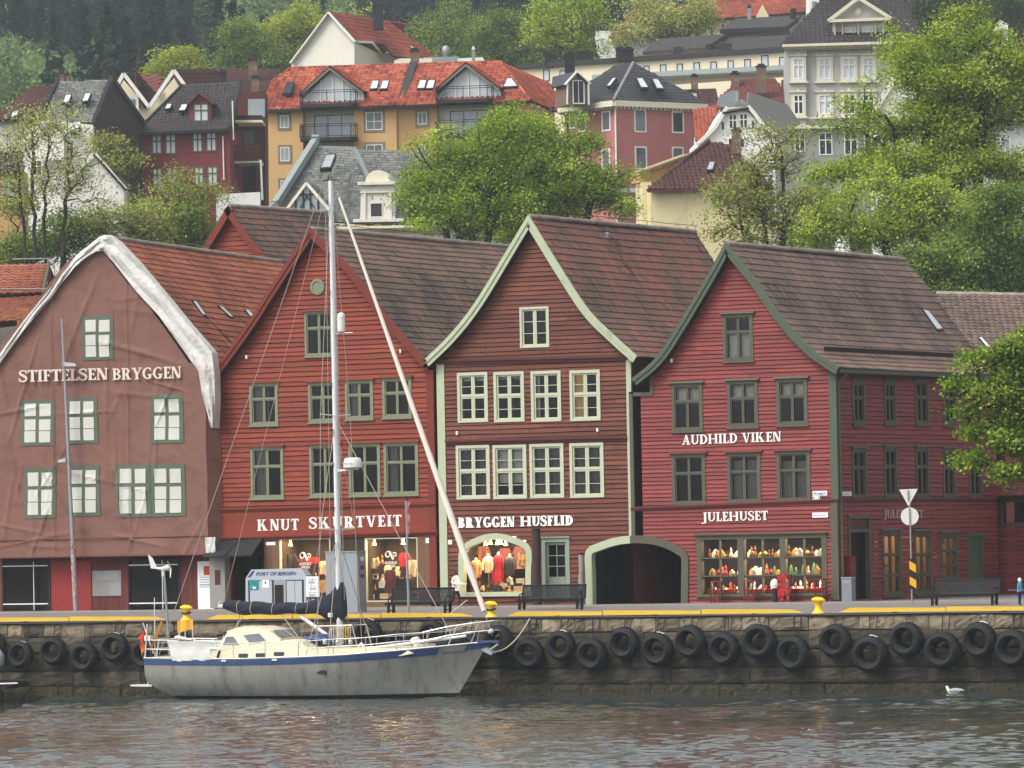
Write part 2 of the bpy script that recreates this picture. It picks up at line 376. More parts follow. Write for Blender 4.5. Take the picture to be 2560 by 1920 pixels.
mk_leaf('leaf_forest',[(0,(40,54,50)),(.4,(58,74,64)),(.55,(84,106,68)),(1,(140,164,104))],.35)  # bluish dark tones put part of the distance haze into the leaf colour
mk_leaf('leaf_yellowgreen',[(0,(100,116,34)),(.5,(154,166,58)),(1,(196,200,92))])
# ------------------------------------------------------------------ clapboards
def clap(mb,pl,outl,z0,z1,bh,holes=(),d=.042,sub=1,seed=0,m=0,gap=.022):
 """lapped boards on plane pl; outl(z)->(uL,uR); holes: (za,zb,(u0,u1) | f(z)->(u0,u1)|None)"""
 rg=random.Random(seed);z=z0;row=0
 while z<z1-1e-3:
  h=bh*rg.uniform(.88,1.12);ze=min(z+h,z1)
  cuts=[z,ze]+[lerp(z,ze,k/sub)for k in range(1,sub)]
  for a,b,f in holes:
   for q in(a,b):
    if z+1e-3<q<ze-1e-3:cuts.append(q)
  cuts=sorted(set(round(c,5)for c in cuts))
  L0,Rr0=outl((z+ze)/2);joints=sorted(rg.uniform(L0-1,Rr0+1)for _ in range(rg.randint(1,3)))
  ts=[rg.random()for _ in range(len(joints)+1)];wob=rg.uniform(-.004,.004)
  for ca,cb in zip(cuts,cuts[1:]):
   def segs(zz):
    l,r=outl(zz);out=[(l,r)]
    zm=min(max(zz,ca+1e-4),cb-1e-4)
    for a,b,f in holes:
     if a-1e-6<=(ca+cb)/2<=b+1e-6:
      q=f(zm)if callable(f)else f
      if q is None:continue
      nw=[]
      for s0,s1 in out:
       nw+=[(s0,min(s1,max(s0,q[0]))),(max(s0,min(s1,q[1])),s1)]if callable(f)or(q[1]>s0 and q[0]<s1)else[(s0,s1)]
      out=nw
    return out
   A,B=segs(ca),segs(cb)
   if len(A)!=len(B):B=A
   oa=d*(1-(ca-z)/h)+.004;ob=d*(1-(cb-z)/h)+.004
   low,top=abs(ca-z)<1e-4,abs(cb-ze)<1e-4 and ze<z1-.01;zc=cb-gap if top and cb-gap>ca else cb;jz=lambda u:.011*sin(u*1.1+row*2.3)+.007*sin(u*2.9+row*1.7)if low else 0
   for(a0,a1),(b0,b1)in zip(A,B):
    if a1-a0<.01 and b1-b0<.01:continue
    nn=int((a1-a0)/.8);js=sorted([j for j in joints if max(a0,b0)+.1<j<min(a1,b1)-.1]+[q for q in(lerp(a0,a1,(k+.5)/max(1,nn))for k in range(nn)if low)if max(a0,b0)+.1<q<min(a1,b1)-.1])
    pa=[a0]+js+[a1];pb=[b0]+js+[b1]
    for k in range(len(pa)-1):
     ti=sum(1 for j in joints if j<(pa[k]+pa[k+1])/2)
     mb.face([pl.w(pa[k],ca+jz(pa[k]),oa+wob),pl.w(pa[k+1],ca+jz(pa[k+1]),oa+wob),pl.w(pb[k+1],zc,ob),pl.w(pb[k],zc,ob)],ts[ti],m)
    if abs(ca-z)<1e-4:
     [mb.face([pl.w(pa[k],ca+jz(pa[k]),.012),pl.w(pa[k+1],ca+jz(pa[k+1]),.012),pl.w(pa[k+1],ca+jz(pa[k+1]),oa+wob),pl.w(pa[k],ca+jz(pa[k]),oa+wob)],ts[0],m)for k in range(len(pa)-1)]
  z=ze;row+=1
# ------------------------------------------------------------------ windows
def window(pl,parent,px,mat,rows=(.36,),mrows=(),cols=2,cas=.11,sash=.05,hood=None,sill=None,cur=None,glass='glass',name='window',proud=.06,mull=.07,cmat='curtain',two=False,deep=.16):
 """px: pixel rectangle of the outer casing. rows: fractions (from top) of transoms; mrows: thin glazing bars. returns the hole"""
 u0,u1,z0,z1=pl.rect(*px);H=z1-z0;mb=MB()
 def bx(a,b,c,d_,o0,o1,t=.5):mb.pbox(pl,a,b,c,d_,o0,o1,t)
 c=cas
 bx(u0,u0+c,z0,z1,-deep,proud,.4);bx(u1-c,u1,z0,z1,-deep,proud,.6)
 bx(u0+c,u1-c,z1-c,z1,-deep,proud-.002,.7);bx(u0+c,u1-c,z0,z0+c*.8,-deep,proud-.002,.3)
 a0,a1,b0,b1=u0+c,u1-c,z0+c*.8,z1-c;s_=sash
 lv=[b1]+[b1-(b1-b0)*r for r in rows]+[b0]
 bw=(a1-a0)/cols
 for k in range(len(lv)-1):
  t,bt=lv[k],lv[k+1]
  if k:t-=.02
  if k<len(lv)-2:bt+=.02
  for j in range(cols):
   l,r=a0+bw*j+(.012 if j else 0),a0+bw*(j+1)-(.012 if j<cols-1 else 0)
   bx(l,l+s_,bt,t,-.09,.012,.5);bx(r-s_,r,bt,t,-.09,.012,.5)
   bx(l+s_,r-s_,t-s_,t,-.09,.010,.6);bx(l+s_,r-s_,bt,bt+s_,-.09,.010,.4)
   for f in mrows:
    zz=lerp(t,bt,f);bx(l+s_,r-s_,zz-.013,zz+.013,-.07,.004,.5)
  if k:bx(a0,a1,lv[k]-.022,lv[k]+.022,-.09,.03,.5)
 for j in range(1,cols):bx(a0+bw*j-.014,a0+bw*j+.014,b0,b1,-.09,.022,.5)
 if sill:bx(u0-.05,u1+.05,z0-.07,z0,-.02,proud+.05,.35)
 fr=mb.build(name,mat,parent)
 if hood:
  h=MB();h.hexa([pl.w(u0-.1,z1+.003,.16),pl.w(u1+.1,z1+.003,.16),pl.w(u1+.1,z1+.05,.14),pl.w(u0-.1,z1+.05,.14)],[pl.w(u0-.1,z1+.003,-.02),pl.w(u1+.1,z1+.003,-.02),pl.w(u1+.1,z1+.12,-.02),pl.w(u0-.1,z1+.12,-.02)])
  h.build('hood',hood,fr)
 g=MB();g.face([pl.w(a0,b0,-.05),pl.w(a1,b0,-.05),pl.w(a1,b1,-.05),pl.w(a0,b1,-.05)]);g.build('pane',glass,fr)
 if cur:
  q=MB();kind,f=cur
  def cloth(l,r,bt,t,off):
   n=max(4,int((r-l)/.05));P=[]
   for zz in(t,bt):P.append([pl.w(lerp(l,r,k/n),zz,off+.02*sin(k*2.1+l))for k in range(n+1)])
   q.grid(P)
  if kind=='top':cloth(a0,a1,b1-(b1-b0)*f,b1,-.2)
  elif kind=='low':cloth(a0,a1,b0,b0+(b1-b0)*f,-.2)
  elif kind=='sides':cloth(a0,lerp(a0,a1,f),b0,b1,-.2);cloth(lerp(a1,a0,f),a1,b0,b1,-.2)
  elif kind=='left':cloth(a0,lerp(a0,a1,f),b0,b1,-.2)
  q.build('curtain',cmat,fr)
 return(z0+.01,z1-.01,(u0+.02,u1-.02))
def hwin(pl,parent,px,mat='white_paint',cols=2,rows=(.4,),pane='pale_window',fw=.07,mw=.05,cas=None,cmat='grey_frame',off=0.0,d=.06,name='window'):
 """small window of a house on the hillside"""
 u0,u1,z0,z1=pl.rect(*px);mb=MB()
 def bx(a,b,c,e,o0,o1,m=0):mb.pbox(pl,a,b,c,e,off+o0,off+o1,.5,m)
 i0,i1,j0,j1=u0,u1,z0,z1
 if cas:
  bx(u0,u0+cas,z0,z1,-.02,d*.8,1);bx(u1-cas,u1,z0,z1,-.02,d*.8,1)
  bx(u0+cas,u1-cas,z1-cas,z1,-.02,d*.79,1);bx(u0+cas,u1-cas,z0,z0+cas,-.02,d*.79,1)
  i0,i1,j0,j1=u0+cas,u1-cas,z0+cas,z1-cas
 bx(i0,i0+fw,j0,j1,-.02,d);bx(i1-fw,i1,j0,j1,-.02,d);bx(i0+fw,i1-fw,j1-fw,j1,-.02,d-.002);bx(i0+fw,i1-fw,j0,j0+fw,-.02,d-.002)
 for k in range(1,cols):x=lerp(i0,i1,k/cols);bx(x-mw/2,x+mw/2,j0+fw,j1-fw,-.02,d-.012)
 for r in rows:y=lerp(j1,j0,r);bx(i0+fw,i1-fw,y-mw/2,y+mw/2,-.02,d-.015)
 fr=mb.build(name,[mat,cmat],parent)
 g=MB();g.face([pl.w(i0+fw/2,j0+fw/2,off+.016),pl.w(i1-fw/2,j0+fw/2,off+.016),pl.w(i1-fw/2,j1-fw/2,off+.016),pl.w(i0+fw/2,j1-fw/2,off+.016)])
 g.build('pane',pane,fr);return fr
# ------------------------------------------------------------------ roofs
TP=((0,.006),(.22,.04),(.5,.03),(.8,.0),(1.0,.004))
def tiles(mb,P,N,ncol,nrow,seed,tone=.5,var=.35,keep=None,amp=1.0,lift=.038,blot=1.0):
 """P(r, c) point on the roof (r rows from the ridge, c columns), N(r, c) normal"""
 rg=random.Random(seed);ph=[rg.uniform(0,6)for _ in range(6)]
 for i in range(nrow):
  for j in range(ncol):
   if keep and not keep(i+.5,j+.5):continue
   big=.5+.25*sin(i*.31+ph[0]+.8*sin(j*.17+ph[1]))+.25*sin(j*.43+ph[2]+1.3*sin(i*.23+ph[3]))
   t=min(1,max(0,tone+(big-.5)*.5*blot+rg.gauss(0,var*.45)))
   jr=rg.uniform(-.05,.05);lf=lift+rg.uniform(-.008,.014)*amp
   n=N(i+.5,j+.5);b=len(mb.v);k=len(TP)
   for f,h in TP:mb.v.append(tuple(P(i-.06,j+f)+n*(h*amp)))
   for f,h in TP:mb.v.append(tuple(P(i+1.05+jr,j+f)+n*(h*amp+lf)))
   for f,h in TP:mb.v.append(tuple(P(i+1.05+jr,j+f)+n*(h*amp-.02)))
   for q in range(k-1):
    mb.f.append((b+q,b+k+q,b+k+q+1,b+q+1));mb.f.append((b+k+q,b+2*k+q,b+2*k+q+1,b+k+q+1))
    mb.t+=[t,t*.8];mb.m+=[0,0]
def roof_sweep(parent,prof,y0,y1,dz,mat,seed,tw=.29,th=.38,tone=.5,name='roof',right=True,var=.35,amp=1.0,sag=.0,detail=True,blot=1.0):
 """prof: (x, z) from ridge to eave, swept along Y from y0 to y1"""
 L=sum((V3((*b,0))-V3((*a,0))).length for a,b in zip(prof,prof[1:]))
 nr=max(3,int(round(L/th)));nc=max(2,int(round(abs(y1-y0)/tw)));pr=smooth_poly(prof,nr)
 def P(r,c):
  r=min(max(r,0),nr+.25);i=min(int(r),nr-1);q=pr[i]+(pr[i+1]-pr[i])*(r-i);f=c/nc
  return V3((q.x,y0+(y1-y0)*f,q.y+dz*f-sag*sin(pi*f)*(1-.6*r/nr)))
 def N(r,c):
  i=min(int(r),nr-1);d=pr[i+1]-pr[i];n=V3((-d.y,0,d.x)).normalized();return n if n.z>0 else-n
 mb=MB()
 if detail:tiles(mb,P,N,nc,nr,seed,tone,var,amp=amp,blot=blot)
 top=[[P(i,c)-N(min(i,nr-.5),c)*.02 for c in(0,nc)]for i in range(nr+1)];bot=[[P(i,c)-N(min(i,nr-.5),c)*.16 for c in(0,nc)]for i in range(nr+1)]
 mb.grid(top,m=1);mb.grid([r[::-1]for r in bot],m=1)
 mb.grid([[top[i][1],bot[i][1]]for i in range(nr+1)],m=1);mb.face([top[nr][0],top[nr][1],bot[nr][1],bot[nr][0]],m=1)
 return mb.build(name,[mat,'roof_under'],parent),P
def pip(poly,x,y):
 c=False;j=len(poly)-1
 for i in range(len(poly)):
  (xi,yi),(xj,yj)=poly[i],poly[j]
  if(yi>y)!=(yj>y)and x<(xj-xi)*(y-yi)/(yj-yi+1e-12)+xi:c=not c
  j=i
 return c
def roof_poly(parent,pts,mat,seed=1,tw=.34,th=.4,tone=.5,var=.3,name='roof',amp=1.0,thick=.15,holes=(),detail=True,mb=None):
 """planar roof slope; pts[0]->pts[1] is the eave"""
 pts=[V3(p)for p in pts];c0=sum(pts,V3())/len(pts);n=V3()
 for p,q in zip(pts,pts[1:]+pts[:1]):n+=(p-c0).cross(q-c0)
 n.normalize();pts=[p-n*(p-c0).dot(n)for p in pts];e=(pts[1]-pts[0]).normalized()
 if n.z<0:n=-n
 up=n.cross(e);up=up if up.z>0 else-up
 q=[((p-pts[0]).dot(e),(p-pts[0]).dot(up))for p in pts]
 x0,x1=min(a for a,b in q),max(a for a,b in q);y1=max(b for a,b in q);y0=min(0,min(b for a,b in q))
 nc=max(1,int(round((x1-x0)/tw)));nr=max(1,int(round((y1-y0)/th)));o=pts[0]
 def P(r,c):return o+e*(x0+(x1-x0)*c/nc)+up*(y1-(y1-y0)*r/nr)
 own=mb is None;mb=mb or MB()
 if detail:tiles(mb,P,lambda r,c:n,nc,nr,seed,tone,var,keep=lambda r,c:pip(q,x0+(x1-x0)*c/nc,y1-(y1-y0)*r/nr),amp=amp)
 off=-.0 if detail else .03
 a=[p+n*(off+.002)for p in pts];
 if(a[1]-a[0]).cross(a[2]-a[0]).dot(n)<0:a=a[::-1]
 mb.hexa(a,[p-n*thick for p in a],.45,1)
 return mb.build(name,[mat,mat if not detail else 'roof_under'],parent)if own else None
def ridge_caps(parent,a,b,mat='mortar',r=.11,step=.33,name='ridge_cap',seed=3,m2=None):
 a,b=V3(a),V3(b);n=max(1,int((b-a).length/step));mb=MB();rg=random.Random(seed)
 for i in range(n):
  p,q=a.lerp(b,i/n),a.lerp(b,(i+1.08)/n);j=V3((0,0,rg.uniform(-.012,.012)))
  mb.tube([p+j,q+j],[r*1.06,r*.94],8,rg.random())
 return mb.build(name,mat,parent)
# ------------------------------------------------------------------ serif lettering
def glyphs(S=.2,T=.085,sh=.075,se=.085):
 def rc(x0,y0,x1,y1):return[(x0,y0),(x1,y0),(x1,y1),(x0,y1)]
 def stem(x,y0=0,y1=1,w=None,top=True,bot=True):
  w=w or S;o=[rc(x,y0,x+w,y1)]
  if top:o.append(rc(x-se,y1-sh,x+w+se,y1))
  if bot:o.append(rc(x-se,y0,x+w+se,y0+sh))
  return o
 def ring(cx,cy,rx,ry,a0,a1,w=None,h=None,n=14):
  w=w or S;h=h or T;o=[]
  for i in range(n):
   a,b=radians(a0+(a1-a0)*i/n),radians(a0+(a1-a0)*(i+1)/n)
   o.append([(cx+(rx-w)*cos(a),cy+(ry-h)*sin(a)),(cx+rx*cos(a),cy+ry*sin(a)),(cx+rx*cos(b),cy+ry*sin(b)),(cx+(rx-w)*cos(b),cy+(ry-h)*sin(b))])
  return o
 def diag(xa,ya,xb,yb,w):return[[(xa,ya),(xa+w,ya),(xb+w,yb),(xb,yb)]]if ya<yb else[[(xb,yb),(xb+w,yb),(xa+w,ya),(xa,ya)]]
 def ft(x0,x1,y):return[rc(x0,y,x1,y+sh)]
 G={}
 G['I']=(stem(se),S+2*se)
 W=.62+S*.3
 G['T']=(stem(W/2-S/2,top=False)+[rc(0,1-T,W,1),[(0,.76),(T*.7,.76),(T*1.1,1-T),(0,1-T)],[(W-T*.7,.76),(W,.76),(W,1-T),(W-T*1.1,1-T)]],W)
 def ef(bot):
  w=.5+S*.35;o=stem(se)+[rc(se+S,1-T,w,1),[(w-T*.7,.75),(w,.75),(w,1-T),(w-T*1.2,1-T)],rc(se+S,.5-T/2,w-.12,.5+T/2),rc(w-.16,.38,w-.12+T*.2,.62)]
  if bot:o+=[rc(se+S,0,w+.03,T),[(w-T*.9,T),(w+.03,T),(w+.05,.27),(w-T*.3,.27)]]
  return o,w+.03
 G['E']=ef(True);G['F']=ef(False)
 w=.5+S*.35
 G['L']=(stem(se)+[rc(se+S,0,w,T),[(w-T,T),(w,T),(w+.02,.3),(w-T*.4,.3)]],w+.02)
 w=.42+S
 G['H']=(stem(se)+stem(se+w)+[rc(se+S,.5-T/2,se+w,.5+T/2)],w+S+2*se)
 t=S*.45
 G['N']=(stem(se,w=t,top=False)+[rc(0,1-sh,se+t,1)]+stem(se+.58,w=t,bot=False)+[[(se+.58+t-S*1.15,0),(se+.58+t,0),(se+S*1.0,1),(se-.02,1)]],.58+t+2*se)
 G['U']=(stem(se,.33,1,bot=False)+stem(se+.55,.33,1,w=S*.5,bot=False)+ring(se+(.55+S*.5)/2,.34,(.55+S*.5)/2,.34,180,360,w=S*.75),.55+S*.5+2*se)
 G['K']=(stem(se)+diag(se+S,.42,se+S+.3,1,S*.5)+ft(se+S+.18,se+S+.5,1-sh)+[[(se+S+.32,0),(se+S+.32+S*1.2,0),(se+S+.06+S,.6),(se+S+.08,.5)]]+ft(se+S+.2,se+S+.38+S*1.3,0),.62+S*1.9)
 ap=.36+S*.25;w=.72+S*.5
 G['A']=(diag(.1,0,ap-S*.15,1,S*.45)+[[(w-S*1.05-.06,0),(w-.06,0),(ap+S*.5,1),(ap-S*.3,1)]]+[rc(.2,.28,w-.25,.28+T)]+ft(0,.1+S*.45+se,0)+ft(w-S*1.05-.06-se,w+.03,0),w+.02)
 G['V']=([[(ap-S*.3,0),(ap+S*.45,0),(.06+S*1.05,1),(.06,1)]]+diag(ap+S*.05,0,w-.12-S*.3,1,S*.45)+ft(-.03,.06+S*1.05+se,1-sh)+ft(w-.2-S*.3,w+.04,1-sh),w+.02)
 G['Y']=(stem(ap-S/2,0,.46,top=False)+[[(ap-S/2,.44),(ap+S/2,.44),(.04+S*1.05,1),(.04,1)],[(ap,.44),(ap+S/2,.44),(w-.06,1),(w-.06-S*.45,1)]]+ft(-.04,.04+S*1.05+se,1-sh)+ft(w-.2-S*.3,w+.04,1-sh),w+.02)
 G['D']=(stem(se)+[rc(se+S,1-T,.32,1),rc(se+S,0,.32,T)]+ring(.32,.5,.38+S*.4,.5,-90,90),.72+S*.4)
 G['B']=(stem(se)+[rc(se+S,1-T,.34,1),rc(se+S,0,.34,T),rc(se+S,.52-T/2,.36,.52+T/2)]+ring(.32,.74,.26+S*.35,.26,-90,90)+ring(.32,.27,.31+S*.4,.27,-90,90),.66+S*.4)
 G['P']=(stem(se)+[rc(se+S,1-T,.34,1),rc(se+S,.46-T/2,.34,.46+T/2)]+ring(.32,.71,.28+S*.38,.29,-90,90),.62+S*.38)
 G['R']=(G['P'][0]+[[(.5,0),(.5+S*1.15,0),(.34+S,.47),(.32,.44)]]+ft(.42,.58+S*1.2,0),.64+S)
 G['O']=(ring(.37+S*.2,.5,.37+S*.2,.51,0,360,n=24),.74+S*.4)
 c=.4+S*.2
 G['G']=(ring(c,.5,c,.51,48,318,n=20)+[rc(c+.08,.05,c+.08+S,.42)]+[rc(c-.02,.42-sh,c+.2+S,.42)]+[[(c+.2,.68),(c+.27,.68),(c+.3,.98),(c+.24,.86)]],c+.34+S*.3)
 pts=smooth_poly([(.56,.74),(.53,.88),(.4,.965),(.22,.955),(.09,.84),(.1,.7),(.24,.585),(.42,.47),(.55,.33),(.52,.13),(.36,.035),(.18,.05),(.07,.16),(.03,.28)],26)
 o=[]
 for i in range(26):
  f=i/26;ww=lerp(T,S*1.05,max(0,1-abs(f-.5)/.33));g=(i+1)/26;w2=lerp(T,S*1.05,max(0,1-abs(g-.5)/.33))
  def nn(k):d=(pts[min(k+1,26)]-pts[max(k-1,0)]).normalized();return V3((-d.y,d.x,0))
  a,b=nn(i),nn(i+1)
  o.append([tuple((pts[i]-a*ww/2).xy),tuple((pts[i+1]-b*w2/2).xy),tuple((pts[i+1]+b*w2/2).xy),tuple((pts[i]+a*ww/2).xy)])
 o+=[[(.54,.68),(.6,.68),(.6,.97),(.55,.97)],[(0,.03),(.05,.03),(.06,.32),(0,.32)]]
 G['S']=(o,.64)
 G['J']=(stem(se+.1,.0,1,bot=False)+ring(se+.1+S-.2,0,.2,.24,-100,0,w=S*.9,n=8)+ring(se-.06,-.17,.09,.09,0,360,w=.088,h=.088,n=10),S+.1+2*se)
 G[' ']=([],.36)
 return G
def sign_text(parent,pl,text,p0,p1,hpx,mat,S=.2,T=.085,off=.05,th=.02,gap=.09,gaps=None,name='lettering',**kw):
 """baseline runs from pixel p0 to p1; cap height hpx pixels"""
 G=glyphs(S,T);a=pl.uz(*p0,off);b=pl.uz(*p1,off);cap=pl.uz(p0[0],p0[1]-hpx,off)[1]-a[1]
 adv=sum(G[c][1]for c in text)+gap*(len(text)-1);k=(b[0]-a[0])/adv;mb=MB();x=0
 for c in text:
  for po in G[c][0]:
   q=[(a[0]+(x+px)*k,a[1]+(b[1]-a[1])*((x+px)/adv)+py*cap)for px,py in po]
   ar=sum(q[i][0]*q[(i+1)%len(q)][1]-q[(i+1)%len(q)][0]*q[i][1]for i in range(len(q)))
   if ar<0:q=q[::-1]
   mb.prism(pl,q,off-th,off+RN.uniform(0,.0015))
  x+=G[c][1]+gap
 return mb.build(name,mat,parent,**kw)
def sans_text(parent,text,o,ex,ez,size,mat,th=.008,shear=0.0,name='lettering',width=None,bold=0.0,**kw):
 """Blender's own font turned into a mesh: o = left end of the baseline, ex/ez = directions"""
 cu=bpy.data.curves.new('tmp','FONT');cu.body=text;cu.size=1;cu.extrude=.0;cu.shear=shear;cu.offset=bold;cu.resolution_u=3
 ob=bpy.data.objects.new('tmp',cu);COL.objects.link(ob);dg=bpy.context.evaluated_depsgraph_get();dg.update()
 me=bpy.data.meshes.new_from_object(ob.evaluated_get(dg));bpy.data.objects.remove(ob);bpy.data.curves.remove(cu)
 V=np.zeros(len(me.vertices)*3);me.vertices.foreach_get('co',V);V=V.reshape(-1,3);F=[tuple(p.vertices)for p in me.polygons];bpy.data.meshes.remove(me)
 sx=size if width is None else width/(V[:,0].max()-V[:,0].min());o=V3(o);ex=V3(ex).normalized();ez=V3(ez).normalized();n=ex.cross(ez)
 x0=V[:,0].min();mb=MB();mb.v=[tuple(o+ex*((v[0]-x0)*sx)+ez*(v[1]*size)+n*th)for v in V];mb.f=F;mb.t=[.5]*len(F);mb.m=[0]*len(F)
 return mb.build(name,mat,parent,**kw)
# ------------------------------------------------------------------ the wooden warehouses on the quay
FP=Pl((0,0,0),(1,0,0),(0,-1,0))
ZG=3.16
def PX(pts):return[FP.uz(*p)for p in pts]
def arch_fn(poly):
 def f(z):
  xs=[]
  n=len(poly)
  for i in range(n):
   (x0,z0),(x1,z1)=poly[i],poly[(i+1)%n]
   if(z0>z)!=(z1>z):xs.append(x0+(x1-x0)*(z-z0)/(z1-z0))
  return(min(xs),max(xs))if xs else None
 return f
def arch_frame(parent,line,wd,mats,d0=-.25,d1=.07,split=None,name='arch_frame'):
 """line: points going round the opening clockwise from bottom left; wd: board width towards the opening"""
 P=[V3((*p,0))for p in line];n=len(P);inn=[];P_out=[]
 for i in range(n):
  d=(P[min(i+1,n-1)]-P[max(i-1,0)]).normalized();nn_=V3((d.y,-d.x,0));inn.append(P[i]+nn_*wd);P_out.append(P[i]-nn_*.07)
 mb=MB()
 for i in range(n-1):
  q=[P_out[i],inn[i],inn[i+1],P_out[i+1]];m=0 if split is None or(P[i].x+P[i+1].x)/2<split else 1
  mb.hexa([FP.w(a.x,a.y,d1)for a in q],[FP.w(a.x,a.y,d0)for a in q],.4+.2*(i%2),m)
 return mb.build(name,mats,parent),[(a.x,a.y)for a in inn]
def rake(parent,prof,mat,wd=.3,y0=-.42,name='bargeboard',dark='roof_under'):
 pr=smooth_poly(prof,26);n=len(pr);out,inn,mid=[],[],[]
 for i in range(n):
  d=(pr[min(i+1,n-1)]-pr[max(i-1,0)]).normalized();nn=V3((d.y,-d.x,0))
  if nn.y>0:nn=-nn
  if i==0:nn=V3((0,-1,0))/max(.45,abs(nn.y))
  out.append(pr[i]-nn*.05);mid.append(pr[i]+nn*wd*.42);inn.append(pr[i]+nn*wd)
 def Q(p,y):return V3((p.x,y,p.y))
 mb=MB()
 for i in range(n-1):
  t=.4+.3*((i*7)%5)/5
  mb.hexa([Q(mid[i],y0),Q(inn[i],y0),Q(inn[i+1],y0),Q(mid[i+1],y0)],[Q(mid[i],y0+.06),Q(inn[i],y0+.06),Q(inn[i+1],y0+.06),Q(mid[i+1],y0+.06)],t)
  mb.hexa([Q(out[i],y0-.045),Q(mid[i],y0-.045),Q(mid[i+1],y0-.045),Q(out[i+1],y0-.045)],[Q(out[i],y0+.06),Q(mid[i],y0+.06),Q(mid[i+1],y0+.06),Q(out[i+1],y0+.06)],t)
  mb.face([Q(inn[i],y0+.06),Q(inn[i+1],y0+.06),Q(inn[i+1],.0),Q(inn[i],.0)],.5,1)
 return mb.build(name,[mat,dark],parent)
class House:pass
def warehouse(key,label,rl,rr,xl,xr,ridge_end,wallmat,zlow,bh,roofmat,tone,seed,holes,inset=.16,trim=None,wd=.3,capmat='mortar',y0=-.4,cat='house',body='maroon_paint',sides=True,amp=1.0,sub=1,gap=.024):
 h=House();h.L,h.R=FP.uz(xl,1200)[0],FP.uz(xr,1200)[0]
 h.rl,h.rr=PX(rl),PX(rr);ap=((h.rl[0][0]+h.rr[0][0])/2,max(h.rl[0][1],h.rr[0][1]));h.rl[0]=h.rr[0]=ap;h.ap=ap
 e=onX(*ridge_end,ap[0]);h.len=e.y;h.dz=e.z-ap[1]
 h.root=thing('warehouse',((h.L+h.R)/2,0,ZG),label,cat,'timber gable houses along the quay')
 zl,zr=sorted((z,x)for x,z in h.rl),sorted((z,x)for x,z in h.rr)
 def outl(z):return(max(h.L,interp(zl,z)+inset),min(h.R,interp(zr,z)-inset))
 h.outl=outl
 mb=MB();clap(mb,FP,outl,zlow,ap[1]-.3,bh,holes(h)if holes else(),seed=seed,sub=sub,gap=gap);h.wallmb=mb
 h.wallmat=wallmat
 rs=h.rr[-1][1];ls=h.rl[-1][1]
 bm=MB()
 bm.face([(h.L,.05,ZG),(h.L,h.len,ZG),(h.L,h.len,ls),(h.L,.05,ls)]);bm.face([(h.R,.05,ZG),(h.R,h.len,ZG),(h.R,h.len,rs),(h.R,.05,rs)])if sides else None
 bk=[(x,h.len,z+h.dz-.15)for x,z in[(h.L,ls)]+h.rl[-2::-1]+h.rr[1:-1]+[(h.R,rs)]]
 bm.face([(h.L,h.len,ZG)]+bk+[(h.R,h.len,ZG)])
 bm.build('house_body',body,h.root)
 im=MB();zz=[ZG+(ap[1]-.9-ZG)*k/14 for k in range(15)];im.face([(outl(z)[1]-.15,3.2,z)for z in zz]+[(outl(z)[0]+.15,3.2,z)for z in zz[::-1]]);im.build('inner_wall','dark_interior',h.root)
 h.roofR=roof_sweep(h.root,h.rr,y0,h.len,h.dz,roofmat,seed,tone=tone,amp=amp,sag=.06)
 roof_sweep(h.root,h.rl,y0,h.len,h.dz,roofmat,seed+1,tone=tone,right=False,amp=amp)
 if capmat:ridge_caps(h.root,(ap[0],y0+.05,ap[1]+.03),(ap[0],h.len,ap[1]+h.dz+.03),capmat,.1)
 if trim:rake(h.root,h.rl,trim,wd,y0-.04);rake(h.root,h.rr,trim,wd,y0-.04)
 w=MB();ps=[V3((ap[0],lerp(1.2,h.len,k/6),ap[1]+lerp(0,h.dz,k/6)+.3-.03*(k%2)))for k in range(7)];w.tube(ps,.014,5)
 for p in ps[::2]:w.tube([p,p-V3((0,0,.3))],.012,5)
 w.build('ridge_wire','black_metal',h.root)
 return h
def post(parent,px0,px1,py0,py1,mat,off=.07,name='corner_post'):
 u0,u1,z0,z1=FP.rect(px0,py0,px1,py1);mb=MB();mb.pbox(FP,u0,u1,max(z0,ZG),z1,-.05,off);return mb.build(name,mat,parent)
def belt(parent,p0,p1,mat,h=.13,off=.14,name='belt_moulding',pl=None):
 pl=pl or FP;a,b=pl.uz(*p0),pl.uz(*p1);mb=MB()
 def q(z0,z1,d0,d1):mb.hexa([pl.w(a[0],a[1]+z0,d1),pl.w(b[0],b[1]+z0,d1),pl.w(b[0],b[1]+z1,d1),pl.w(a[0],a[1]+z1,d1)],[pl.w(a[0],a[1]+z0,d0),pl.w(b[0],b[1]+z0,d0),pl.w(b[0],b[1]+z1,d0),pl.w(a[0],a[1]+z1,d0)])
 q(0,h*.35,-.02,off);q(-h*.65,-.003,-.02,off*.6)
 mb.hexa([pl.w(a[0],a[1]+h*.35+.003,off),pl.w(b[0],b[1]+h*.35+.003,off),pl.w(b[0],b[1]+h*.8,.03),pl.w(a[0],a[1]+h*.8,.03)],[pl.w(a[0],a[1]+h*.35+.003,-.02),pl.w(b[0],b[1]+h*.35+.003,-.02),pl.w(b[0],b[1]+h*.8,-.02),pl.w(a[0],a[1]+h*.8,-.02)])
 return mb.build(name,mat,parent)
def hole(px,pl=None):
 u0,u1,z0,z1=(pl or FP).rect(*px);return(z0+.01,z1-.01,(u0+.02,u1-.02))
def plate(parent,pl,px,mat,off=.05,th=.03,name='plate',**kw):
 u0,u1,z0,z1=pl.rect(*px);mb=MB();mb.pbox(pl,u0,u1,z0,z1,off-th,off);return mb.build(name,mat,parent,**kw)
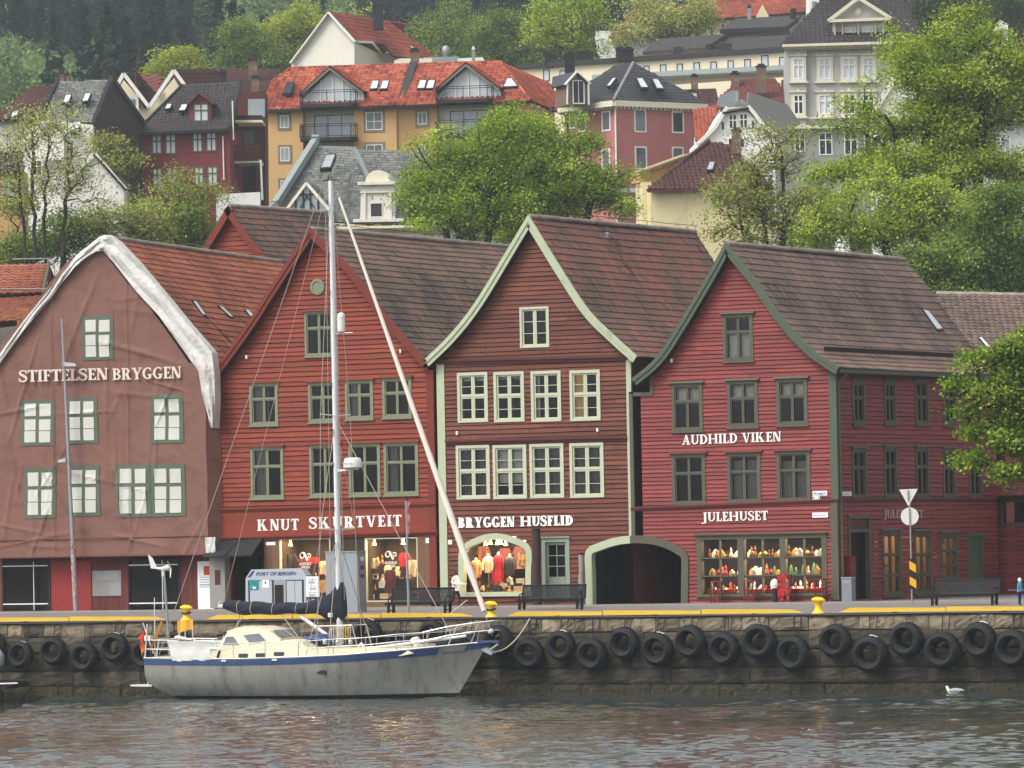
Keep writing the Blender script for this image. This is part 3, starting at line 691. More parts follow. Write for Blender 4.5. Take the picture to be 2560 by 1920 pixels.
# ---- house with the orange-red gable (between the tarpaulin and the maroon house)
W2=[(763,778,833,890)],[(625,957,696,1063),(772,955,845,1055),(864,950,934,1048),(957,944,1030,1044)],[(628,1117,710,1246),(775,1111,852,1241),(873,1108,952,1239),(961,1106,1047,1237)]
h2=warehouse('orange','orange-red clapboard gable house with a small round window, behind the white mast',[(787,574),(694,716),(631,814),(536,945)],[(789,574),(891,675),(984,797),(1079,905)],549,1084,(1290,619),'red_orange_paint',FP.uz(820,1272)[1],.215,'tile_brown',.36,21,lambda h:[hole(r)for g in W2 for r in g],trim='red_orange_trim',wd=.3)
cu2=[[None],[('left',.6),None,('left',.35),None],[('left',.5),None,None,('left',.3)]]
for gi,g in enumerate(W2):
 for i,r in enumerate(g):window(FP,h2.root,r,'grey_green_trim',rows=(.36,),cas=.13 if gi else .1,hood='red_orange_trim',sill=True,cur=cu2[gi][i],cmat='curtain_grey')
h2.wallmb.build('wall','red_orange_paint',h2.root)
post(h2.root,543,556,962,1400,'red_orange_trim');post(h2.root,1072,1090,925,1505,'red_orange_trim')
c=FP.uz(795,717);mb=MB();n=V3((0,-1,0));o=FP.w(*c,.03)
mb.lathe(o,[(.36,0),(.36,.05),(.25,.06),(.25,.03),(.0,.03)],24,n);mb.build('round_window','grey_green_trim',h2.root)
belt(h2.root,(546,1276),(1092,1261),'red_orange_trim');belt(h2.root,(556,1347),(1096,1331),'red_orange_trim',.16,.18)
u0,u1=FP.uz(553,1310)[0],FP.uz(1092,1310)[0];mb=MB()
zt,zb=FP.uz(820,1272)[1],FP.uz(820,1342)[1]
mb.pbox(FP,u0,u1,lerp(zb,zt,.5)+.004,zt,-.05,.05,.4);mb.pbox(FP,u0,u1,zb,lerp(zb,zt,.5),-.05,.052,.6);mb.build('sign_band','red_orange_paint',h2.root)
sign_text(h2.root,FP,'KNUT',(643,1327),(747,1325),28,'letter_white',S=.22,T=.09,off=.075,gap=.13)
sign_text(h2.root,FP,'SKURTVEIT',(773,1322),(1004,1315),28,'letter_white',S=.22,T=.09,off=.075,gap=.13)
zs=FP.uz(820,1338)[1]
def shop_panel(parent,x0,x1,z0,z1,mat,off=.04,name='shop_panel'):
 mb=MB();a,b=FP.uz(x0,1430)[0],FP.uz(x1,1430)[0];n=max(1,int((b-a)/.28))
 for k in range(n):mb.pbox(FP,lerp(a,b,k/n)+.006,lerp(a,b,(k+1)/n)-.006,z0,z1,-.06,off+.006*(k%2),RN.random())
 return mb.build(name,mat,parent)
zA,zB=FP.uz(960,1500)[1],FP.uz(960,1348)[1]
shop_panel(h2.root,662,700,ZG,zs,'brown_panel');shop_panel(h2.root,1046,1078,ZG,zs,'brown_panel');shop_panel(h2.root,828,914,ZG,zs,'dark_wood')
shop_panel(h2.root,700,828,ZG,zA,'brown_panel');shop_panel(h2.root,914,1046,ZG,zA,'brown_panel');shop_panel(h2.root,556,580,ZG,zs,'red_orange_trim')
def shopwin(parent,px,mat,fw=.06,cols=1,rows=1,glass='shop_glass',name='shop_window',pl=None,off=.05):
 pl=pl or FP;u0,u1,z0,z1=pl.rect(*px);mb=MB()
 mb.pbox(pl,u0,u0+fw,z0,z1,-.1,off);mb.pbox(pl,u1-fw,u1,z0,z1,-.1,off);mb.pbox(pl,u0+fw,u1-fw,z1-fw,z1,-.1,off-.002);mb.pbox(pl,u0+fw,u1-fw,z0,z0+fw,-.1,off-.002)
 for k in range(1,cols):x=lerp(u0+fw,u1-fw,k/cols);mb.pbox(pl,x-.02,x+.02,z0+fw,z1-fw,-.08,off-.012)
 for k in range(1,rows):z=lerp(z0+fw,z1-fw,k/rows);mb.pbox(pl,u0+fw,u1-fw,z-.02,z+.02,-.08,off-.015)
 fr=mb.build(name,mat,parent);g=MB();g.face([pl.w(u0+fw,z0+fw,-.03),pl.w(u1-fw,z0+fw,-.03),pl.w(u1-fw,z1-fw,-.03),pl.w(u0+fw,z1-fw,-.03)]);g.build('pane',glass,fr)
 return u0,u1,z0,z1,fr
def shop_room(parent,px,depth=2.0,mat='warm_interior',back=None,pl=None,floor=.0):
 """lit room behind a shop window: floor, back, sides, ceiling"""
 pl=pl or FP;u0,u1,z0,z1=pl.rect(*px);m=.05
 mb=MB();A=lambda u,z,d:pl.w(u,z,-d)
 a,b,c,d=u0-m,u1+m,z0+floor,z1+.05
 mb.face([A(a,c,.08),A(b,c,.08),A(b,c,depth),A(a,c,depth)],.5,0);mb.face([A(a,c,depth),A(b,c,depth),A(b,d,depth),A(a,d,depth)],.5,1)
 mb.face([A(a,c,.08),A(a,c,depth),A(a,d,depth),A(a,d,.08)],.5,1);mb.face([A(b,c,.08),A(b,c,depth),A(b,d,depth),A(b,d,.08)],.5,1);mb.face([A(a,d,.08),A(b,d,.08),A(b,d,depth),A(a,d,depth)],.5,0)
 mb.build('shop_room',[mat,back or mat],parent);return u0,u1,z0,z1
LN=[0]
def shop_light(pl,u0,u1,z,d,power,col=(1.0,.72,.42),sz=.4):
 l=bpy.data.lights.new('shop_lamp','AREA');l.shape='RECTANGLE';l.size=max(.3,u1-u0);l.size_y=sz;l.energy=power;l.color=col
 o=bpy.data.objects.new('shop_lamp',l);COL.objects.link(o);p=pl.w((u0+u1)/2,z,-d);a=pl.e;
 o.matrix_world=Matrix(((a.x,-pl.n.x,0,p.x),(a.y,-pl.n.y,0,p.y),(0,0,1,p.z),(0,0,0,1)))
 return o
SW2=[(700,1346,828,1500),(914,1344,1046,1504)]
for r in SW2:
 shopwin(h2.root,r,'cream_window',.055)
 u0,u1,z0,z1=shop_room(h2.root,r,1.9,'warm_interior','dark_wood');shop_light(FP,u0+.2,u1-.2,z1-.02,.5,130)
plate(h2.root,FP,(667,1355,690,1363),'paper',.065,name='shop_sign');plate(h2.root,FP,(1066,1345,1077,1358),'paper',.07,name='house_number_plate')
ca=[V3((FP.pt(*p,o).x,-o,FP.pt(*p,o).z))for p,o in(((556,1350),.05),((660,1341),.05),((628,1386),1.1),((506,1391),1.1))]
mb=MB();mb.hexa([ca[3],ca[2],ca[1],ca[0]],[p-V3((0,0,.07))for p in(ca[3],ca[2],ca[1],ca[0])]);mid0,mid1=ca[0].lerp(ca[1],.47),ca[3].lerp(ca[2],.47);mb.bar(mid0+V3((0,0,.02)),mid1+V3((0,0,.02)),.05,.05)
mb.build('entrance_canopy','black_metal',h2.root)
u0,u1,z0,z1=FP.rect(580,1388,662,1515);mb=MB()
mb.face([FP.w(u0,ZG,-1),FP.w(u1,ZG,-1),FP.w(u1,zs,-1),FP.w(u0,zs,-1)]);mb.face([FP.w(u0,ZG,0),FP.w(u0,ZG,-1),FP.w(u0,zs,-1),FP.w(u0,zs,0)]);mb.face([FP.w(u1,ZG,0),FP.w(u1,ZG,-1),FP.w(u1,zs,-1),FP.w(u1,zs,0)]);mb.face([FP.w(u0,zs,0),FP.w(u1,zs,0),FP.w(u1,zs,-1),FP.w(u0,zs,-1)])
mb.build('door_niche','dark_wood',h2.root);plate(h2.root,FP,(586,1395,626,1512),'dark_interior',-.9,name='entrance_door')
mk('pane_tone_cloth',(104,102,104),.9,noise=(3,.2),streak=((14,14,.3),.3))  # grey cloth added behind three windows to give their panes a grey tone
# ---- maroon house with pale green boards
W3=[(1301,767,1374,869)],[(1145,931,1221,1056),(1236,929,1312,1055),(1329,927,1404,1054),(1426,925,1502,1052)],[(1142,1113,1226,1248),(1234,1112,1318,1247),(1326,1109,1411,1245),(1426,1107,1511,1244)]
ARC=smooth_poly(PX([(1471,1520),(1470,1440),(1470,1379),(1500,1361),(1540,1348),(1580,1343),(1628,1345),(1670,1356),(1703,1374),(1718,1390),(1719,1440),(1718,1520)]),40)
ARC=[(p.x,p.y)for p in ARC]
AWN=[(p.x,p.y)for p in smooth_poly(PX([(1150,1490),(1152,1430),(1155,1374),(1190,1349),(1236,1337),(1283,1346),(1325,1370),(1326,1430),(1326,1489)]),32)]
fa,fw_=arch_fn(ARC),arch_fn(AWN)
zmax=lambda P:max(z for x,z in P);zmin=lambda P:min(z for x,z in P)
def split_arch(f,P,n=16):
 za,zb=zmin(P),zmax(P)-.01;return[(lerp(za,zb,k/n),lerp(za,zb,(k+1)/n),f)for k in range(n)]
DOOR3=(1357,1345,1426,1500)
h3=warehouse('maroon','maroon clapboard gable house with pale green bargeboards and an arched shop window',[(1332,543),(1285,623),(1204,756),(1140,838),(1074,903)],[(1334,543),(1418,681),(1481,776),(1539,835),(1603,893)],1096,1577,(1738,580),'brown_red_paint',ZG,.2,'tile_mixed',.52,31,lambda h:[hole(r)for g in W3 for r in g]+[hole(DOOR3)]+split_arch(fa,ARC)+split_arch(fw_,AWN),trim='pale_green_trim',wd=.3)
cu3=[[None],[('top',.12),('top',.1),('left',.15),('left',.5)],[('low',.97),('top',.72),('low',.97),('low',.97)]]
for gi,g in enumerate(W3):
 for i,r in enumerate(g):
  cm='curtain_glowing' if(gi,i)==(1,3)else 'pane_tone_cloth' if gi==2 and i!=1 else 'curtain'
  window(FP,h3.root,r,'cream_window',rows=(.47,)if gi else(),mrows=(.55,)if gi else(.34,.66),cas=.13 if gi else .1,sash=.075,cur=cu3[gi][i],proud=.07,cmat=cm)
h3.wallmb.build('wall','brown_red_paint',h3.root)
post(h3.root,1098,1117,906,1512,'pale_green_trim');post(h3.root,1567,1579,897,980,'pale_green_trim');post(h3.root,1571,1577,980,1346,'pale_green_trim')
belt(h3.root,(1094,905),(1570,894),'brown_red_trim',.18,.16);belt(h3.root,(1116,1106),(1570,1096),'brown_red_trim',.16,.16)
sign_text(h3.root,FP,'BRYGGEN',(1145,1320),(1287,1317),26,'letter_white',S=.3,T=.13,off=.075,gap=.05);sign_text(h3.root,FP,'HUSFLID',(1300,1316),(1433,1313),25,'letter_white',S=.3,T=.13,off=.075,gap=.05)
arch_frame(h3.root,AWN,.2,'pale_green_trim',-.18,.09,name='shop_window_frame')
u0,u1,z0,z1=FP.rect(1150,1480,1326,1491);mb=MB();mb.pbox(FP,u0,u1,z0,z1,-.15,.12);mb.build('window_sill','pale_green_trim',h3.root)
g=MB();g.face([FP.w(x,z,-.06)for x,z in AWN][::-1]);g.build('shop_pane','shop_glass',h3.root)
AR3=(1146,1330,1330,1489);u0,u1,z0,z1=shop_room(h3.root,AR3,2.4,'warm_interior','dark_interior');shop_light(FP,u0+.4,u1-.4,z1-.06,.5,260,(1,.78,.52));SH3=(u0,u1,z0,z1)
arch_frame(h3.root,ARC,.26,['pale_green_trim','olive_trim'],-.25,.1,split=FP.uz(1577,1342)[0],name='gateway_frame')
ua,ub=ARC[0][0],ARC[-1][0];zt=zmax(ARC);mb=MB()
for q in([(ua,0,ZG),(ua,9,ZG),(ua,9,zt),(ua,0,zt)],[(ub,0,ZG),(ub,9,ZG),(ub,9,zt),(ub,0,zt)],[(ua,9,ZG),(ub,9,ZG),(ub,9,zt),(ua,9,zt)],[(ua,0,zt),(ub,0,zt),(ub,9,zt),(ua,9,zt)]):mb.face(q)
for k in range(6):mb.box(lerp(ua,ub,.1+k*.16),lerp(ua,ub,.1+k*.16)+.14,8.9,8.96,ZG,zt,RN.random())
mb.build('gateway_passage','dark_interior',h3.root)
def panel_door(parent,px,mat,cols=2,rows=3,gl=.58,arch=True,cas=.17,name='door'):
 u0,u1,z0,z1=FP.rect(*px);z0=max(z0,ZG);mb=MB();c=cas
 mb.pbox(FP,u0,u0+c,z0,z1,-.12,.07,.4);mb.pbox(FP,u1-c,u1,z0,z1,-.12,.07,.6);mb.pbox(FP,u0+c,u1-c,z1-c,z1,-.12,.068);mb.pbox(FP,u0-.05,u1+.05,z1+.003,z1+.07,-.05,.13)
 a,b,t=u0+c,u1-c,z1-c;zg=t-(t-z0)*gl-.1;s=.1
 mb.pbox(FP,a,a+s,zg,t,-.09,-.04);mb.pbox(FP,b-s,b,zg,t,-.09,-.04);mb.pbox(FP,a+s,b-s,t-s*1.3,t,-.09,-.042);mb.pbox(FP,a+s,b-s,zg,zg+.05,-.09,-.042)
 for k in range(1,cols):x=lerp(a+s,b-s,k/cols);mb.pbox(FP,x-.02,x+.02,zg+.05,t-s*1.3,-.085,-.045)
 for k in range(1,rows):z=lerp(zg+.05,t-s*1.3,k/rows);mb.pbox(FP,a+s,b-s,z-.02,z+.02,-.085,-.047)
 n=7
 for k in range(n):mb.pbox(FP,lerp(a,b,k/n)+.008,lerp(a,b,(k+1)/n)-.008,z0+.12,zg,-.09,-.05,RN.random())
 mb.pbox(FP,a,b,z0,zg,-.1,-.062);mb.pbox(FP,a,b,z0,z0+.12,-.09,-.045)
 d=mb.build(name,mat,parent);g=MB();g.face([FP.w(a+s,zg,-.075),FP.w(b-s,zg,-.075),FP.w(b-s,t,-.075),FP.w(a+s,t,-.075)]);g.build('pane','glass',d)
 k_=MB();k_.lathe(FP.w(a+.06,zg-.05,-.04),[(.03,0),(.03,.06),(.0,.06)],8,(0,-1,0));k_.build('door_knob','galvanised',d)
mk('door_green',(134,146,132),.55,tint=.06,noise=(3,.06))
panel_door(h3.root,DOOR3,'door_green')
u0,u1,z0,z1=FP.rect(*DOOR3);mb=MB();mb.pbox(FP,u0,u1,z0,z1,-.6,-.5);mb.build('door_backing','dark_interior',h3.root)
plate(h3.root,FP,(1122,1350,1131,1361),'paper',.06,name='house_number_plate')
# ---- rose-red house with dark green boards and the long side wall
W4=[(1808,784,1884,903)],[(1680,958,1758,1078),(1819,951,1896,1068),(1942,946,2020,1063)],[(1681,1134,1765,1262),(1819,1131,1903,1257),(1943,1127,2027,1254)]
SW4=(1744,1336,2069,1497)
h4=warehouse('rose','rose-red clapboard corner house with dark green bargeboards and a three-part lit shop window',[(1825,611),(1788,681),(1713,808),(1655,895),(1593,949)],[(1827,611),(1898,698),(1967,796),(2037,872),(2108,920)],1577.5,2091,(2262,650),'rose_red_paint',ZG,.17,'tile_grey_brown',.45,41,lambda h:[hole(r)for g in W4 for r in g]+[hole(SW4),hole((1560,940,1632,984))]+split_arch(fa,ARC),trim='dark_green_trim',wd=.3,sides=False,gap=.014)
cu4=[[('low',.62)],[('top',.36),('top',.36),('top',.34)],[None,('low',.9),('low',.85)]]
for gi,g in enumerate(W4):
 for i,r in enumerate(g):window(FP,h4.root,r,'olive_trim',rows=(.36,),cas=.15,sash=.05,hood='rose_red_trim' if gi==2 else 'olive_trim',sill=gi!=2,cur=cu4[gi][i],cmat='curtain' if gi<2 else 'curtain_grey')
h4.wallmb.build('wall','rose_red_paint',h4.root)
post(h4.root,1577.5,1586,985,1344,'olive_trim');post(h4.root,2076,2094,925,1250,'dark_green_trim');post(h4.root,2079,2097,1252,1500,'olive_trim')
mb=MB();u0,u1,z0,z1=FP.rect(1584,940,1634,990);mb.pbox(FP,u0,u1,z0,z0+.16,-.05,.07);mb.pbox(FP,u1-.16,u1,z0+.16,z1,-.05,.068);mb.build('loft_opening_frame','olive_trim',h4.root)
belt(h4.root,(1579,1273),(2097,1251),'rose_red_trim',.12,.13);sign_text(h4.root,FP,'AUDHILD VIKEN',(1705,1112),(1953,1103),24,'letter_white',S=.2,T=.09,off=.075,gap=.06);sign_text(h4.root,FP,'JULEHUSET',(1756,1304),(1920,1300),23,'letter_white',S=.21,T=.09,off=.075,gap=.06)
u0,u1,z0,z1=FP.rect(*SW4);S4=(u0,u1,z0,z1);mb=MB();cw=.17
xs=[FP.uz(x,1420)[0]for x in(1744,1755,1846,1861,1951,1964,2056,2069)];zt,zb=FP.uz(1900,1347)[1],FP.uz(1900,1484)[1]
for k in range(0,8,2):mb.pbox(FP,xs[k],xs[k+1],z0,z1,-.2,.06,.5)
mb.pbox(FP,xs[1],xs[6],zt,z1,-.2,.058);mb.pbox(FP,xs[1],xs[6],z0,zb,-.2,.058);mb.pbox(FP,u0-.06,u1+.06,z1+.003,z1+.07,-.03,.16);mb.pbox(FP,u0-.06,u1+.06,z0+.1,z0+.17,.06,.14)
fr4=mb.build('shop_window','olive_trim',h4.root)
for k in(1,3,5):
 s=MB();a,b=xs[k],xs[k+1];m=(a+b)/2;s.pbox(FP,m-.025,m+.025,zb,zt,-.12,.02)
 for f in(.34,.67):z=lerp(zt,zb,f);s.pbox(FP,a,b,z-.025,z+.025,-.12,.018)
 s.build('glazing_bars','olive_trim',fr4)
 g=MB();g.face([FP.w(a,zb,-.06),FP.w(b,zb,-.06),FP.w(b,zt,-.06),FP.w(a,zt,-.06)]);g.build('pane','shop_glass',fr4)
shop_room(h4.root,(1750,1342,2063,1486),1.3,'dark_wood','dark_interior');shop_light(FP,u0+.4,u1-.4,zt+.03,.3,75,(1,.8,.58),.15)
for f_ in(.36,.69):shop_light(FP,u0+.4,u1-.4,lerp(zt,zb,f_)-.02,.3,70,(1,.8,.58),.15)  # unseen lights added below the shelves to brighten the lower rows
mb=MB()
for f in(.34,.67,.995):z=lerp(zt,zb,f);mb.pbox(FP,xs[1],xs[6],z-.02,z+.02,-.75,-.13)
mb.build('display_shelves','dark_wood',h4.root)
SHELF4=[lerp(zt,zb,f)+.02 for f in(.34,.67,.995)];XS4=xs
# ---- its side wall, running away from the quay
XR=h4.R;SPL=Pl((XR,0,0),(0,1,0),(1,0,0));LW=onX(2492,1300,XR).y;ze=h4.rr[-1][1]-.12
WS=[(2129,951,2161,1061),(2209,951,2238,1061),(2286,949,2320,1062),(2357,952,2388,1065),(2423,953,2452,1066)],[(2129,1120,2165,1247),(2209,1117,2242,1244),(2288,1118,2321,1244),(2356,1121,2388,1244),(2421,1125,2453,1244)]
WG=[(2204,1326,2251,1490),(2284,1328,2328,1487),(2350,1332,2394,1452)];DS=[(2120,1288,2176,1499),(2417,1331,2458,1490)]
mb=MB();hs=[hole(r,SPL)for g in(*WS,WG,DS)for r in g];zbelt=SPL.uz(2300,1249)[1]
clap(mb,SPL,lambda z:(0.0,LW),ZG,ze,.19,hs,seed=77,gap=.016);mb.build('side_wall','rose_red_paint',h4.root)
for g in WS:
 for r in g:window(SPL,h4.root,r,'olive_trim',rows=(.36,),cas=.16,sash=.06,hood='olive_trim',sill=True,cur=('low',.95)if g is WS[0]else('sides',.25),cmat='curtain_grey')
belt(h4.root,(2098,1250),(2494,1249),'rose_red_trim',.12,.13,pl=SPL)
for r in WG:window(SPL,h4.root,r,'olive_trim',rows=(.34,.7),cas=.2,sash=.05,hood='olive_trim',sill=True,glass='shop_glass',name='shop_window')
for r in WG[:1]:pass
u0=SPL.uz(2195,1400)[0];u1=SPL.uz(2400,1400)[0];mb=MB();zc=SPL.uz(2300,1322)[1];A=lambda u,z,d:SPL.w(u,z,-d)
for q in([A(u0,ZG,.1),A(u1,ZG,.1),A(u1,ZG,1.2),A(u0,ZG,1.2)],[A(u0,ZG,1.2),A(u1,ZG,1.2),A(u1,zc,1.2),A(u0,zc,1.2)],[A(u0,ZG,.15),A(u0,ZG,1.2),A(u0,zc,1.2),A(u0,zc,.15)],[A(u1,ZG,.15),A(u1,ZG,1.2),A(u1,zc,1.2),A(u1,zc,.15)],[A(u0,zc,.15),A(u1,zc,.15),A(u1,zc,1.2),A(u0,zc,1.2)]):mb.face(q)
mb.build('shop_room','warm_interior',h4.root);shop_light(SPL,u0+.6,u1-.6,zc-.04,.6,40)
mb=MB();a,b,z0,z1=SPL.rect(*DS[0]);mb.pbox(SPL,a,a+.2,ZG,z1,-.15,.06);mb.pbox(SPL,b-.2,b,ZG,z1,-.15,.06);mb.pbox(SPL,a,b,z1-.14,z1,-.15,.09);mb.pbox(SPL,a+.2,b-.2,lerp(ZG,z1,.8),lerp(ZG,z1,.84),-.12,.03);mb.build('door_frame','olive_trim',h4.root)
mb=MB();mb.pbox(SPL,a+.2,b-.2,lerp(ZG,z1,.84),z1-.14,-.1,-.03);mb.build('transom_panel','rose_red_trim',h4.root)
mb=MB();mb.pbox(SPL,a+.2,b-.2,ZG,lerp(ZG,z1,.8),-.5,-.42);mb.build('entrance_door','dark_interior',h4.root)
a,b,z0,z1=SPL.rect(*DS[1]);mb=MB();mb.pbox(SPL,a,a+.16,ZG,z1,-.1,.05);mb.pbox(SPL,b-.16,b,ZG,z1,-.1,.05);mb.pbox(SPL,a+.16,b-.16,z1-.14,z1,-.1,.05);mb.pbox(SPL,a+.16,b-.16,ZG,z1-.14,-.1,-.05,.2);mb.build('side_door','dark_green_trim',h4.root)
sign_text(h4.root,SPL,'JULEHUSET',(2211,1295),(2309,1294),20,'letter_dull',S=.16,T=.07,off=.07,gap=.07)
rr=h4.rr;ex,ez_=rr[-1];mb=MB();mb.box(XR-.02,ex-.02,-.3,h4.len,ez_-.2,ez_-.14,.3);mb.box(ex-.05,ex,-.3,h4.len,ez_-.2,ez_-.04,.5);mb.build('eaves_board','dark_green_trim',h4.root)
_,PR=h4.roofR;gx=onX(2262,890,h4.ap[0]);mb=MB()
k=.9;sx,sz=interp([(x,x)for x,z in rr],lerp(rr[-2][0],rr[-1][0],.25)),0
sz=interp(rr,sx)
mb.box(sx,sx+.03,.2,h4.len-.3,sz+.1,sz+.3,.4);mb.build('snow_guard','roof_under',h4.root)
pa=SPL.w(.12,ze-.1,.1);mb=MB();mb.tube([V3((ex,.35,ez_-.15)),V3((XR+.35,.25,ez_-.4)),V3((XR+.13,.16,ez_-.7)),V3((XR+.13,.16,ZG))],.055,8)
for z in(4,6,8):mb.tube([V3((XR+.13,.16,z)),V3((XR+.13,.16,z+.12))],.075,8)
mb.build('rain_pipe','olive_trim',h4.root)
def skylight(parent,pts,mat,name='roof_window',up=.07,frame='black_metal'):
 """pts: 4 points on the slope"""
 p=[V3(q)for q in pts];n=(p[1]-p[0]).cross(p[3]-p[0]).normalized();n=n if n.z>0 else-n;c=sum(p,V3())/4
 mb=MB();mb.hexa([q+n*up for q in p],[q-n*.05 for q in p]);f=mb.build(name,frame,parent)
 g=MB();g.face([c+(q-c)*.84+n*(up+.006)for q in p]);g.build('pane',mat,f);return f
def on_sweep(h,P,px,py,x=None):
 """point of the right slope seen at a pixel: bisect along the ray"""
 r=ray(px,py);best=None;zr=sorted(h.rr)
 for k in range(400):
  t=(210+k*.25);q=CAM+r*(t/r.dot(D0));z=interp(zr,q.x)+h.dz*q.y/h.len
  if q.x>=h.ap[0]and q.z<z and q.y>-1:return V3((q.x,q.y,z))
 return q
for h,quads in((h4,[[(2301,780),(2317,779),(2358,830),(2342,831)]]),):
 for qd in quads:skylight(h.root,[on_sweep(h,None,*p)+V3((0,0,.03))for p in qd],'light_window')
q0,q1=on_sweep(h3,None,1518,598),on_sweep(h3,None,1587,697);mb=MB();mb.bar(q0+V3((0,0,.06)),q1+V3((0,0,.06)),.12,.06);mb.build('roof_flashing','tile_oldred',h3.root)
mb=MB();mb.lathe(q0+V3((0,0,.1)),[(.1,-.1),(.12,.1),(0,.18)],10);mb.build('roof_vent','zinc',h3.root)
# ---- house under the tarpaulin
h1=warehouse('tarp','house under repair with a red tiled roof and rust-red boarded ground floor',[(266,594),(200,652),(100,775),(0,900),(-40,955)],[(268,594),(400,742),(470,825),(536,905)],-8,541,(700,655),'rust_red_wall',FP.uz(265,1392)[1],.22,'tile_red',.45,51,None,trim=None,wd=.3,y0=-.3)
h1.wallmb.build('wall','rust_red_wall',h1.root)
zt=FP.uz(265,1392)[1];WN1=[(6,1399,127,1531),(321,1396,452,1529)]
mb=MB();us=[FP.uz(x,1460)[0]for x in(-60,6,127,321,452,541)]
for a,b in((0,1),(2,3),(4,5)):
 n=max(1,int((us[b]-us[a])/.16))
 for k in range(n):mb.pbox(FP,lerp(us[a],us[b],k/n)+.004,lerp(us[a],us[b],(k+1)/n)-.004,ZG,zt,-.05,.02+.006*(k%2),RN.random())
for r in WN1:
 u0,u1,z0,z1=FP.rect(*r);mb.pbox(FP,u0,u1,ZG,z0+.02,-.05,.03)
mb.build('ground_floor_wall','rust_red_wall',h1.root)
for r in WN1:
 window(FP,h1.root,r,'dark_wood',rows=(),cols=1,cas=.06,sash=.04,name='shop_window')
 u0,u1,z0,z1=FP.rect(*r);s=MB()
 for f in(.68,):s.tube([FP.w(lerp(u0,u1,f),z0+.1,.12),FP.w(lerp(u0,u1,f),z1-.1,.12)],.022,6)
 for f in(.16,.88):s.bar(FP.w(u0+.1,lerp(z0,z1,f),.1),FP.w(u1-.1,lerp(z0,z1,f),.1),.03,.05)
 s.build('support_frame','white_paint',h1.root)
plate(h1.root,FP,(131,1401,230,1534),'bright_red_panel',.06,.05,name='red_door');pq=plate(h1.root,FP,(233,1426,305,1490),'concrete',.07,.04,name='information_board');plate(pq,FP,(239,1428,298,1449),'galvanised',.076,.006,name='board_heading');plate(pq,FP,(274,1456,304,1489),'galvanised',.076,.006,name='board_panel')
po=plate(h1.root,FP,(497,1403,537,1524),'paper',.09,.05,name='poster_board');plate(po,FP,(512,1415,528,1438),'paper_red',.094,.004,name='poster_picture')
for k in range(5):plate(po,FP,(502,1442+k*6,530,1444+k*6),'paper_print',.094,.004,name='poster_text')
plate(po,FP,(501,1462,534,1463.5),'paper_print',.094,.004,name='poster_text')
pp=plate(h1.root,FP,(539,1392,577,1520),'concrete',.5,.5,name='concrete_pier');plate(pp,FP,(552,1425,566,1462),'brown_red_trim',.505,.004,name='graffiti')
for qd in([(478,758),(487,760),(514,797),(506,797)],[(543,770),(552,772),(584,804),(575,803)],[(610,778),(617,780),(632,795),(625,798)]):skylight(h1.root,[on_sweep(h1,None,*p)+V3((0,0,.03))for p in qd],'light_window')
q0,q1=on_sweep(h1,None,512,797),on_sweep(h1,None,575,860);mb=MB();mb.tube([q0+V3((0,0,.07)),q1+V3((0,0,.07))],.03,6);mb.build('roof_cable','black_metal',h1.root)
INN=[(-40,956),(0,909),(60,827),(120,755),(150,713),(188,666),(240,628),(258,629),(283,655),(340,728),(396,788),(450,864),(496,928),(505,985),(520,1040),(526,1068)]
OUT=[(-40,930),(0,884),(60,800),(120,728),(155,682),(192,637),(250,591),(268,587),(290,603),(340,655),(400,727),(470,812),(529,880),(536,935),(537,1000),(534,1070)]
TO=.75
rg=random.Random(5);CR=[]
for k in range(44):
 x=rg.uniform(20,500);y=rg.uniform(700,1380);a=rg.choice([rg.uniform(.9,1.5),rg.uniform(-.3,.3),rg.uniform(1.3,1.8)])*(1 if rg.random()<.75 else-1);CR.append((FP.uz(x,y),a,rg.uniform(.04,.11),rg.uniform(.03,.08),rg.uniform(.6,2.6)))
for x in(156,345):CR.append((FP.uz(x,1040),pi/2,.05,.06,9))
def wr(u,z):
 s=.03*sin(u*1.1+z*.4)+.02*sin(z*1.7-u*.6)+.012*sin(u*3.1+z*2.2)
 for(cu,cz),a,sg,am,ln in CR:
  du,dz=u-cu,z-cz;al=du*cos(a)+dz*sin(a);pe=-du*sin(a)+dz*cos(a)
  if abs(pe)<sg*3:s+=am*math.exp(-(pe/sg)**2)*math.exp(-(al/ln)**4)
 return s
top=PX([(x,y-(20 if 262<x else 6))for x,y in INN[:13]]);uA,uB=FP.uz(-40,1200,TO)[0],FP.uz(517,1200,TO)[0];zbt=FP.uz(265,1391,TO)[1]
rt=thing('tarpaulin',(FP.uz(265,1300)[0],-TO,ZG),'big brown scaffold tarpaulin printed with a gable front and windows','tarpaulin')
nu,nv=150,150;mb=MB();Pg=[]
for j in range(nv+1):
 row=[]
 for i in range(nu+1):
  u=lerp(uA,uB,i/nu);zt_=interp(top,u);z=lerp(zbt+.02*sin(u*5),zt_-.0,j/nv);row.append(FP.w(u,z,TO+wr(u,z)))
 Pg.append(row)
mb.grid(Pg);mb.build('sheet','tarp',rt,smooth=True)
mb=MB();Pg=[[FP.w(uB+.0+.06*k/6*sin(j*.7+k)+.5*k/6,lerp(zbt,top[-1][1],j/40),TO*1.0-1.1*k/6+wr(uB,lerp(zbt,top[-1][1],j/40)))for k in range(7)]for j in range(41)];mb.grid(Pg);mb.build('side_flap','tarp',rt,smooth=True)
def decal(x0,y0,x1,y1,mat,name,par,e=.008,n=6):
 u0,u1,z0,z1=FP.rect(x0,y0,x1,y1,TO);mb=MB();mb.grid([[FP.w(lerp(u0,u1,i/n),lerp(z0,z1,j/n),TO+e+wr(lerp(u0,u1,i/n),lerp(z0,z1,j/n)))for i in range(n+1)]for j in range(n+1)]);return mb.build(name,mat,par)
